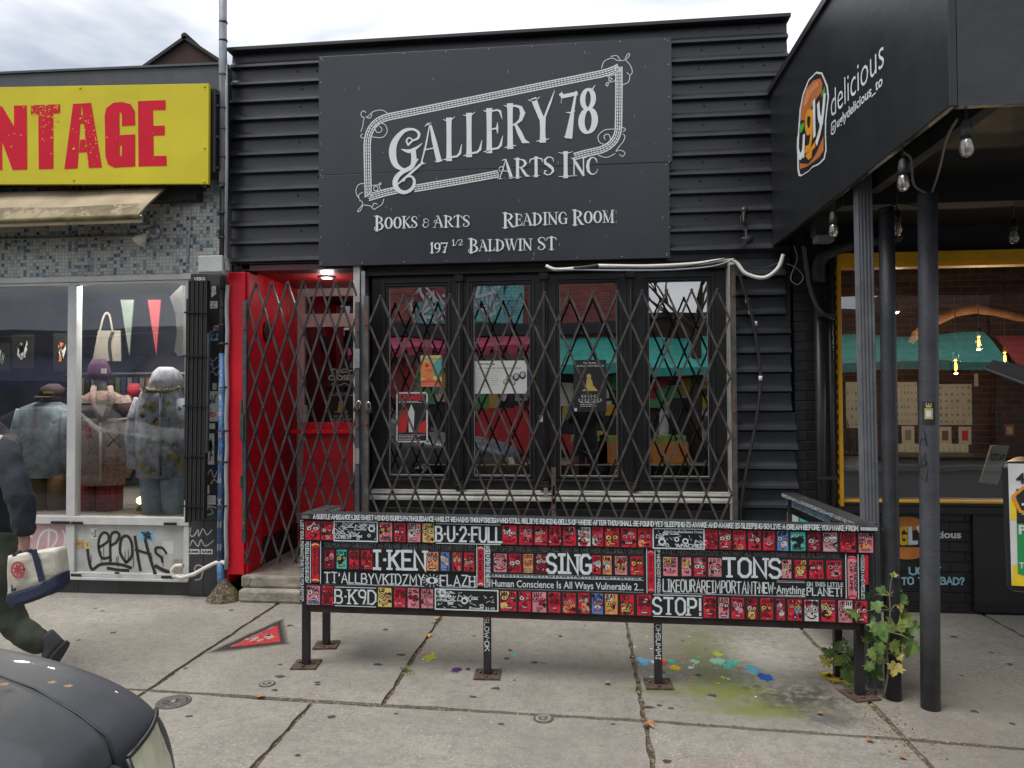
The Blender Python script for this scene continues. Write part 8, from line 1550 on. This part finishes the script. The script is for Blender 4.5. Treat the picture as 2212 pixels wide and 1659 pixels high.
# ================================================================== PEOPLE
def skin_obj(name, par, joints, edges, mat, root=0, lev=2):
    """joints: (point, radius) ; edges: index pairs"""
    me = bpy.data.meshes.new(name); o_ = WORLD[par]; me.from_pydata([Vector(p)-o_ for p, r in joints], edges, [])
    ob = bpy.data.objects.new(name, me); COL.objects.link(ob); ob.parent = par; WORLD[ob] = o_; b_ = bmesh.new(); b_.from_mesh(me); b_.verts.layers.skin.verify(); b_.to_mesh(me); b_.free()
    for i, (p, r) in enumerate(joints): 
        sv_ = me.skin_vertices[0].data[i]; sv_.radius = r if isinstance(r, tuple) else (r, r); sv_.use_root = (i == root)
    m = ob.modifiers.new('skin', 'SKIN'); m.use_smooth_shade = True; s_ = ob.modifiers.new('sub', 'SUBSURF'); s_.levels = s_.render_levels = lev
    me.materials.append(mat); return ob
def cloth_fold(ob, strength, size, lev=3):
    if not any(m.type == 'SUBSURF' for m in ob.modifiers): s_ = ob.modifiers.new('sub', 'SUBSURF'); s_.levels = s_.render_levels = lev; s_.subdivision_type = 'SIMPLE'
    t = bpy.data.textures.new('folds', 'CLOUDS'); t.noise_scale = size; t.noise_depth = 2; d = ob.modifiers.new('folds', 'DISPLACE'); d.texture = t; d.strength = strength; d.mid_level = .5; d.texture_coords = 'LOCAL'
skinm = M('skin', (.48, .26, .19), .5, var=.1); navy = M('navy_fleece', (.02, .024, .034), .85, var=.25, scale=12, bump=.3, bscale=40); green = M('dark_green_trousers', (.032, .042, .026), .85, var=.25, scale=9, bump=.3, bscale=30); shoem = M('dark_suede_shoe', (.05, .05, .055), .85, var=.2); solem = M('shoe_sole', (.03, .03, .03), .7); hairm = M('dark_hair', (.03, .02, .015), .7)
def hand(wrist, fwd, side, palm, curl, scale=1.0):
    """five separate fingers; returns joints and edges relative to index 0 = wrist"""
    fwd, side, palm = Vector(fwd).normalized(), Vector(side).normalized(), Vector(palm).normalized(); w = Vector(wrist); J = [(w, (.022, .03)), (w+fwd*.045*scale, (.017, .038))]; E_ = [(0, 1)]
    for k, (so, ln) in enumerate(((-.03, .062), (-.010, .075), (.010, .078), (.029, .07))):
        b_ = w+fwd*.085*scale+side*so; J.append((b_, .0095)); i = len(J)-1; E_.append((1, i)); d = fwd; p = b_
        for s_ in range(3):
            an = curl*(s_+1)*.5; dd = (fwd*math.cos(an)+palm*math.sin(an)).normalized(); p = p+dd*ln*scale*(.45, .32, .23)[s_]; J.append((p, .0088-.0006*s_)); E_.append((len(J)-2, len(J)-1))
    b_ = w+fwd*.03+side*.03; J.append((b_, .013)); E_.append((1, len(J)-1)); p = b_+(fwd*.6+side*.6+palm*.3).normalized()*.035; J.append((p, .0105)); E_.append((len(J)-2, len(J)-1)); p = p+(fwd*.8+palm*.6).normalized()*.03; J.append((p, .009)); E_.append((len(J)-2, len(J)-1))
    return J, E_
def merge(J, E_, J2, E2, at):
    """append a hand whose wrist is joint `at`"""
    o_ = len(J)-1; J += J2[1:]; E_ += [((at if a == 0 else a+o_), (at if b_ == 0 else b_+o_)) for a, b_ in E2]
def head_parts(par, c, fwd, hair, capm=None):
    c = Vector(c); fwd = Vector(fwd).normalized(); side = Vector((-fwd.y, fwd.x, 0)).normalized(); 
    mb = MB(); mb.loft([[c+side*r*math.cos(a)+fwd*(r*1.2*math.sin(a)-.022)+EZ*h for a in np.linspace(0, 6.28, 17)[:-1]] for r, h in ((.083, .02), (.088, .06), (.078, .1), (.045, .128), (.01, .136))], hair); mb.build('hair', par)
    mb = MB()
    for s_ in (-1, 1): mb.lathe(c+fwd*.088+side*s_*.032+EZ*.008, [(.013, -.01), (.012, 0), (.004, .006)], pk, fwd, 8)
    mb.lathe(c+fwd*.092-EZ*.02, [(.017, -.01), (.014, .012), (.006, .022)], skinm, fwd, 8); mb.tube([c+fwd*.09-EZ*.055+side*s_*.024 for s_ in (-1, 0, 1)], .006, M('lips', (.35, .12, .1), .5), 6)
    for s_ in (-1, 1): mb.lathe(c+side*s_*.078-EZ*.005, [(.012, 0), (.024, .006), (.02, .012)], skinm, side*s_, 9)
    mb.build('face', par)
# ---- the walker at the left edge, striding left
Yp = 3.85; pp = lambda x, y, dy=0: P(x, y, Yp+dy)
pe = thing('person', (-3.0, Yp, 0), 'person in navy hoodie and dark green trousers striding left with a tote bag', 'person')
J = [(pp(-18, 1175), (.08, .07)), (pp(-22, 1080), (.09, .08)), (pp(-26, 990), (.10, .09)), (pp(-30, 925), (.06, .06)), (pp(-48, 880), (.05, .05)), (pp(-58, 845), (.085, .09)), (pp(-60, 812), (.075, .085)),
     (pp(-10, 950, -.16), .06), (pp(42, 1078, -.22), .042), (pp(54, 1172, -.2), .028), (pp(-30, 950, .17), .06), (pp(-70, 1060, .24), .042), (pp(-120, 1120, .2), .03),
     (pp(-6, 1205, -.09), .085), (pp(22, 1338, -.09), .055), (pp(112, 1402, -.08), .038), (pp(-30, 1205, .1), .085), (pp(-95, 1335, .1), .055), (pp(-140, 1475, .1), .04)]
E_ = [(0, 1), (1, 2), (2, 3), (3, 4), (4, 5), (5, 6), (2, 7), (7, 8), (8, 9), (2, 10), (10, 11), (11, 12), (0, 13), (13, 14), (14, 15), (0, 16), (16, 17), (17, 18)]
J2, E2 = hand(J[9][0], (-.1, 0, -1), (-1, .25, 0), (.2, .9, 0), .95, .9); merge(J, E_, J2, E2, 9); skin_obj('body', pe, J, E_, skinm)
H = [(pp(-14, 1245), (.13, .115)), (pp(-18, 1090), (.16, .13)), (pp(-22, 1000), (.165, .14)), (pp(-26, 945), (.14, .12)), (pp(-40, 905), (.09, .085)), (pp(6, 968, -.17), .085), (pp(44, 1075, -.22), .073), (pp(55, 1140, -.21), .062), (pp(56, 1158, -.205), .045), (pp(-34, 960, .18), .085), (pp(-74, 1060, .24), .07), (pp(-118, 1116, .2), .05)]
cloth_fold(skin_obj('hoodie', pe, H, [(0, 1), (1, 2), (2, 3), (3, 4), (2, 5), (5, 6), (6, 7), (7, 8), (2, 9), (9, 10), (10, 11)], navy, 0, 3), .03, .09)
Tq = [(pp(-14, 1120), (.115, .10)), (pp(-2, 1235, -.09), .115), (pp(8, 1300, -.09), .100), (pp(24, 1345, -.09), .082), (pp(68, 1378, -.09), .078), (pp(108, 1402, -.08), .058), (pp(-40, 1240, .1), .115), (pp(-95, 1335, .1), .085), (pp(-138, 1465, .1), .06)]
cloth_fold(skin_obj('trousers', pe, Tq, [(0, 1), (1, 2), (2, 3), (3, 4), (4, 5), (0, 6), (6, 7), (7, 8)], green, 0, 3), .022, .07)
def shoe(par, heel, toe, up_): 
    heel, toe, up_ = Vector(heel), Vector(toe), Vector(up_).normalized(); d = (toe-heel).normalized(); s_ = d.cross(up_).normalized(); ln = (toe-heel).length; mb = MB()
    for m_, z0, sc_ in ((solem, 0, 1.04),):
        mb.loft([[heel+d*ln*(.5-.5*math.cos(a))*1.0+s_*.045*sc_*math.sin(a)*(1+.25*(1-math.cos(a))/2)+up_*z for a in np.linspace(0, 6.28, 17)[:-1]] for z in (0, .022)], m_)
    mb.loft([[heel+d*ln*(.05+.9*(.5-.5*math.cos(a))*f+(.0))+s_*.042*math.sin(a)*g+up_*z for a in np.linspace(0, 6.28, 17)[:-1]] for z, f, g in ((.022, 1, 1), (.05, .93, 1), (.075, .62, .95), (.11, .42, .9), (.13, .38, .85))], shoem); mb.build('shoe', par)
shoe(pe, pp(138, 1395, -.08)+Vector((.03, 0, .02)), pp(92, 1468, -.08), (-.75, 0, .6)); shoe(pe, pp(-120, 1500, .1)+Vector((0, 0, -.02)), pp(-215, 1500, .1), (0, 0, 1)); head_parts(pe, pp(-59, 832), (-1, 0, 0), hairm)
tb = thing('tote_bag', pp(75, 1300, -.25), 'cream canvas tote bag with navy base and red emblem, carried by the walker', 'bag'); cvs = M('cream_canvas', (.55, .51, .43), .85, var=.12, scale=7, bump=.3, bscale=25); nav = M('navy_canvas', (.02, .028, .06), .85, var=.2)
def bagring(pts, y, th): return [P(x, yy, y) for x, yy in pts]
mb = MB(); fr0 = [(22, 1200), (75, 1190), (128, 1184), (136, 1240), (100, 1262), (16, 1289)]
def bag_slab(mb, pts, mat, y0, y1):
    a = [P(x, y, y0) for x, y in pts]; c = sum(a, Vector())/len(a); b_ = [v+Vector((0, y1-y0, 0)) for v in a]; n = len(a); last = b_
    for f, dy in ((1, 0), (.975, -.014), (.9, -.026), (.6, -.034)):
        cur = [c.lerp(v, f)+Vector((0, dy, 0)) for v in a]
        for i in range(n): mb.face([cur[i], last[i], last[(i+1) % n], cur[(i+1) % n]], mat, True)
        last = cur
    mb.face(last, mat, True)
    mb.face(b_[::-1], mat)
bag_slab(mb, fr0, cvs, Yp-.30, Yp-.25); cloth_fold(mb.build('canvas', tb, weld=True), .02, .12)
mb = MB(); bag_slab(mb, [(16, 1283.5), (100, 1256.5), (136, 1236.5), (137, 1262), (122, 1279), (70, 1300), (26, 1314), (14, 1300)], nav, Yp-.302, Yp-.248); cloth_fold(mb.build('base', tb, weld=True), .012, .12)
mb = MB(); Ys = Yp-.343
def strapq(p4, Y): mb.slab([P(x, y, Y) for x, y in p4], (0, .004, 0), nav)
strapq([(84, 1258), (96, 1254), (78, 1186), (66, 1188)], Ys); mb.tube([P(67, 1190, Ys), P(60, 1188, Yp-.26), P(52, 1196, Yp-.2), P(42, 1192, Yp-.24), P(32, 1200, Ys+.02)], .01, nav, 8); strapq([(24, 1278), (34, 1275), (34, 1196), (26, 1199)], Ys+.015); mb.build('strap', tb)
mb = MB(); c = P(39, 1231, Ys-.004); em = M('emblem_red', (.5, .04, .06), .7); fr = (c, Vector((1, 0, .1)).normalized(), Vector((-.1, 0, 1)).normalized(), NY)
stroke(mb, [(.036*math.cos(a), .040*math.sin(a)) for a in np.linspace(0, 6.283, 20)], .005, fr, em, .001); 
for q in range(7): a = q*.9; stroke(mb, [(.005*math.cos(a), .005*math.sin(a)), (.024*math.cos(a), .026*math.sin(a))], .005, fr, em, .0012+.0001*q)
mb.build('emblem', tb)
# ---- the photographer, seen only as a reflection
ph = thing('person', (0, -.32, -.12), 'person in a dark coat holding up a phone, reflected in the third gallery window', 'person'); coat = M('dark_coat', (.018, .018, .02), .8, var=.2)
V_ = lambda x, y, z: Vector((x, y, z))
J = [(V_(0, -.34, .92), (.14, .11)), (V_(0, -.34, 1.15), (.14, .11)), (V_(0, -.33, 1.34), (.15, .11)), (V_(0, -.32, 1.46), .055), (V_(0, -.30, 1.56), (.075, .085)), (V_(0, -.30, 1.66), (.078, .09)), (V_(-.19, -.32, 1.38), .055), (V_(-.24, -.2, 1.2), .045), (V_(-.09, -.07, 1.50), .03), (V_(.19, -.32, 1.38), .055), (V_(.24, -.2, 1.2), .045), (V_(.09, -.07, 1.50), .03), (V_(-.1, -.34, .85), .09), (V_(-.11, -.33, .4), .06), (V_(-.11, -.35, -.04), .04), (V_(.1, -.34, .85), .09), (V_(.11, -.33, .4), .06), (V_(.11, -.35, -.04), .04)]
E_ = [(0, 1), (1, 2), (2, 3), (3, 4), (4, 5), (2, 6), (6, 7), (7, 8), (2, 9), (9, 10), (10, 11), (0, 12), (12, 13), (13, 14), (0, 15), (15, 16), (16, 17)]
for at, sx in ((8, 1), (11, -1)): J2, E2 = hand(J[at][0], (-.1*sx, .1, 1), (-sx, 0, .1), (sx, .2, .2), .6, .85); merge(J, E_, J2, E2, at)
skin_obj('body', ph, J, E_, skinm); skin_obj('coat', ph, [(V_(0, -.34, .66), (.22, .17)), (V_(0, -.34, .95), (.2, .16)), (V_(0, -.34, 1.2), (.19, .15)), (V_(0, -.33, 1.38), (.15, .12)), (V_(0, -.32, 1.45), .075), (V_(-.2, -.32, 1.38), .08), (V_(-.25, -.2, 1.2), .07), (V_(-.11, -.085, 1.45), .05), (V_(.2, -.32, 1.38), .08), (V_(.25, -.2, 1.2), .07), (V_(.11, -.085, 1.45), .05)], [(0, 1), (1, 2), (2, 3), (3, 4), (3, 5), (5, 6), (6, 7), (3, 8), (8, 9), (9, 10)], coat)
skin_obj('trousers', ph, [(V_(0, -.34, .86), (.15, .13)), (V_(-.1, -.34, .7), .11), (V_(-.11, -.33, .38), .085), (V_(-.11, -.35, -.02), .07), (V_(.1, -.34, .7), .11), (V_(.11, -.33, .38), .085), (V_(.11, -.35, -.02), .07)], [(0, 1), (1, 2), (2, 3), (0, 4), (4, 5), (5, 6)], M('dark_jeans', (.03, .035, .05), .85))
for sx in (-1, 1): shoe(ph, (sx*.11, -.42, -.12), (sx*.12, -.14, -.12), (0, 0, 1))
head_parts(ph, (0, -.30, 1.62), (0, 1, 0), M('grey_hair', (.3, .28, .26), .8))
ph2 = thing('phone', (0, -.03, 1.55), 'black phone held up by the reflected person in the dark coat', 'phone'); mb = MB(); mb.box(-.08, .08, -.036, -.028, 1.558, 1.635, plastic); mb.build('case', ph2, bevel=.003); mb = MB()
for x in (-.06, -.04): mb.lathe((x, -.028, 1.61), [(.008, 0), (.007, .002)], cglass, (0, 1, 0), 10)
mb.build('lens', ph2)

# ================================================================== ACROSS THE STREET (seen in the windows)
YO = -7.6; MIR = 5.67
def Rf(px, py): p = P(px, py, 2*MIR-YO); return p.x, p.z
OB = []
def shop(name, px0, px1, ytop, wall, label, depth=7):
    x0, zt = Rf(px0, ytop); x1, _ = Rf(px1, ytop); t = thing(name, ((x0+x1)/2, YO-1, 0), label, 'shop building'); mb = MB(); mb.box(x0, x1, YO-depth, YO, 0, zt, wall); mb.build('wall', t)
    mb = MB(); mb.box(x0-.05, x1+.05, YO-.2, YO+.08, zt, zt+.15, black_trim); mb.build('cornice', t); return t, x0, x1, zt
def opp_box(name, par, r, mat, y0=0, th=.1, bevel=0):
    x0, z1_ = Rf(r[0], r[1]); x1, z0_ = Rf(r[2], r[3]); mb = MB(); mb.box(x0, x1, YO+y0+.004, YO+y0+th, max(.0, z0_), z1_, mat); return mb.build(name, par)
def opp_awning(par, px0, px1, y0, y1, mat, scallop=False, out=1.1):
    x0, zt = Rf(px0, y0); x1, zb = Rf(px1, y1); mb = MB(); mb.slab([(x0, YO+.05, zt), (x1, YO+.05, zt), (x1, YO+out, zb+.12), (x0, YO+out, zb+.12)], (0, .01, .03), mat)
    n = max(2, int((x1-x0)/.35))
    for i in range(n):
        a = x0+(x1-x0)*i/n; b_ = x0+(x1-x0)*(i+1)/n; mb.slab([(a, YO+out, zb+.13), (b_, YO+out, zb+.13), (b_-(.08 if scallop else 0), YO+out, zb-.06), (a+(.08 if scallop else 0), YO+out, zb-.06)], (0, .012, 0), mat)
    return mb.build('awning', par)
pinkaw = M('pink_awning', (.5, .07, .15), .8, var=.15); greenaw = M('green_awning', (.06, .42, .36), .8, var=.15); navyaw = M('navy_awning', (.02, .035, .12), .8, var=.15); cream = M('cream_board', (.8, .77, .73), .7, var=.1); shopdark = M('shop_dark', (.03, .03, .032), .5)
b1, x0, x1, zt = shop('mural_building', 700, 1168, 470, red_brick, 'red brick building with turquoise mural and pink awning, reflected in the gallery windows')
opp_box('mural', b1, (1015, 490, 1132, 700), teal_brick); opp_box('mural', b1, (905, 655, 965, 695), teal_brick); opp_box('band', b1, (700, 705, 1168, 728), shopdark, 0, .25); opp_awning(b1, 700, 1160, 735, 768, pinkaw, True); opp_box('shop_board', b1, (710, 768, 1160, 862), cream); opp_box('shop_window', b1, (710, 866, 1160, 985), shopdark)
mb = MB()
for q in range(26):
    px, py = RNG.uniform(850, 1125), RNG.uniform(560, 690); x, z = Rf(px, py); stroke(mb, [(x+RNG.uniform(-.4, .4), z+RNG.uniform(-.4, .4)) for _ in range(5)], .035, (Vector((0, YO+.11, 0)), Vector((1, 0, 0)), Vector((0, 0, 1)), Vector((0, 1, 0))), RNG.choice([paint_white, paint_white, teal_brick, shopdark]), .01+.001*q)
mb.build('mural_lines', b1)
opp_box('menu_banner', b1, (1022, 878, 1150, 975), M('banner_red', (.5, .03, .04), .5, var=.1), .5, .55); opp_box('menu_board', b1, (838, 775, 880, 860), M('board_red', (.35, .05, .06), .6), .1, .15)
mb = MB()
for cx, cy, r in ((1035, 930, 12), (1060, 928, 12), (1110, 925, 10)): x, z = Rf(cx, cy); disc(mb, x, z, .17, .17, (Vector((0, YO+.56, 0)), Vector((1, 0, 0)), Vector((0, 0, 1)), Vector((0, 1, 0))), M('food_photo', (.55, .3, .12), .5, var=.4, scale=8), .004, 16)
x, z = Rf(1130, 905); disc(mb, x, z, .35, .3, (Vector((0, YO+.56, 0)), Vector((1, 0, 0)), Vector((0, 0, 1)), Vector((0, 1, 0))), cream, .003, 16); mb.build('menu_pictures', b1)
b2, x0, x1, zt = shop('corner_building', 1172, 1345, 500, red_brick, 'low red brick building with green awning, reflected in the third gallery window')
opp_box('band', b2, (1172, 700, 1345, 722), shopdark, 0, .2); opp_awning(b2, 1178, 1345, 735, 800, greenaw); opp_box('shop_window', b2, (1178, 805, 1340, 985), shopdark)
b3, x0, x1, zt = shop('grocery_building', 1350, 2130, 690, dark_brick, 'long dark brick grocery with green awning, reflected in the right-hand windows')
opp_awning(b3, 1350, 2120, 735, 800, greenaw); opp_box('shop_board', b3, (1360, 808, 1640, 826), M('board_rust', (.3, .09, .05), .6)); opp_box('shop_wall', b3, (1420, 830, 1530, 950), cream); opp_box('doorway', b3, (1440, 860, 1500, 990), shopdark, .1, .15); opp_box('shop_window', b3, (1545, 830, 2110, 985), shopdark)
b4, x0, x1, zt = shop('tall_building', 2134, 3000, 560, dark_brick, 'dark brick building with a red awning, reflected in the burger shop window')
opp_awning(b4, 2140, 2600, 735, 800, M('red_awning', (.4, .04, .05), .8)); opp_box('shop_window', b4, (2140, 805, 2900, 985), shopdark)
b5, x0, x1, zt = shop('low_building', -500, 690, 735, cream, 'low pale building with a navy awning, reflected in the clothing shop window')
opp_awning(b5, 30, 345, 770, 838, navyaw, False, 1.6); opp_box('shop_window', b5, (-300, 842, 690, 985), shopdark); opp_box('band', b5, (-500, 740, 690, 760), shopdark, 0, .3)
t = thing('bare_tree', (Rf(1495, 800)[0], -6.9, 0), 'bare street tree across the road, reflected in the rightmost gallery window', 'tree'); bark = M('bark', (.06, .045, .035), .9, bump=.6); xb = Rf(1495, 800)[0]
mb = MB(); mb.tube([(xb, -6.9, -.05), (xb+.05, -6.9, 1.5), (xb, -6.9, 3.0), (xb+.1, -6.9, 4.2)], [.17, .14, .12, .09], bark, 10); mb.build('trunk', t); mb = MB(); rt_ = random.Random(4)
def branch(p, d, l_, r, n):
    q = p+d*l_; mb.tube([p, p.lerp(q, .5)+Vector((rt_.uniform(-.05, .05), 0, rt_.uniform(-.05, .05))), q], [r, r*.8, r*.6], bark, 6)
    if n:
        for k in range(3): dd = (d+Vector((rt_.uniform(-.8, .8), rt_.uniform(-.6, .6), rt_.uniform(-.2, .5)))).normalized(); branch(q, dd, l_*.72, r*.6, n-1)
for k in range(5): branch(Vector((xb, -6.9, 2.9+k*.3)), Vector((rt_.uniform(-1, 1), rt_.uniform(-.7, .7), .8)).normalized(), 1.1, .055, 4)
mb.build('crown', t)
for i, (px, c, lab) in enumerate(((1290, (.55, .18, .03), 'orange crate stack by the corner shop, reflected in the third window'), (1395, (.6, .22, .04), 'orange crate by the grocery, reflected in the rightmost gallery window'), (1235, (.4, .05, .04), 'red crate by the corner shop, reflected at the left of the third window'))):
    x, _ = Rf(px, 980); mb = MB(); mb.box(x, x+.9, YO+1.0, YO+1.6, .0, .55, M('crate_%d' % i, c, .6)); mb.box(x+.05, x+.85, YO+1.05, YO+1.55, .551, .68, M('produce_%d' % i, (.2, .3, .06), .7, var=.4, scale=9)); tag(mb.build('crate'), lab, 'crate', 'produce crates across the street')
mb = MB(); F0 = (Vector((0, YO+.12, 0)), Vector((1, 0, 0)), Vector((0, 0, 1)), Vector((0, 1, 0)))
cl = [M('poster_ink_%d' % i, c, .6) for i, c in enumerate(((.6, .05, .06), (.75, .72, .68), (.1, .3, .55), (.7, .45, .05), (.1, .4, .15), (.05, .05, .05)))]
for q in range(70):
    px = RNG.uniform(715, 1155) if q % 3 else RNG.uniform(1180, 1540); py = RNG.uniform(872, 975) if q % 2 else RNG.uniform(812, 862); x, z = Rf(px, py); a, b_ = RNG.uniform(.08, .45), RNG.uniform(.08, .35); flat(mb, [(x-a, z-b_), (x+a, z-b_), (x+a, z+b_), (x-a, z+b_)], F0, RNG.choice(cl), .01+.0015*q)
tag(mb.build('shopfront_posters'), 'patchwork of coloured posters and goods on the shopfronts across the street, seen in reflection', 'posters')
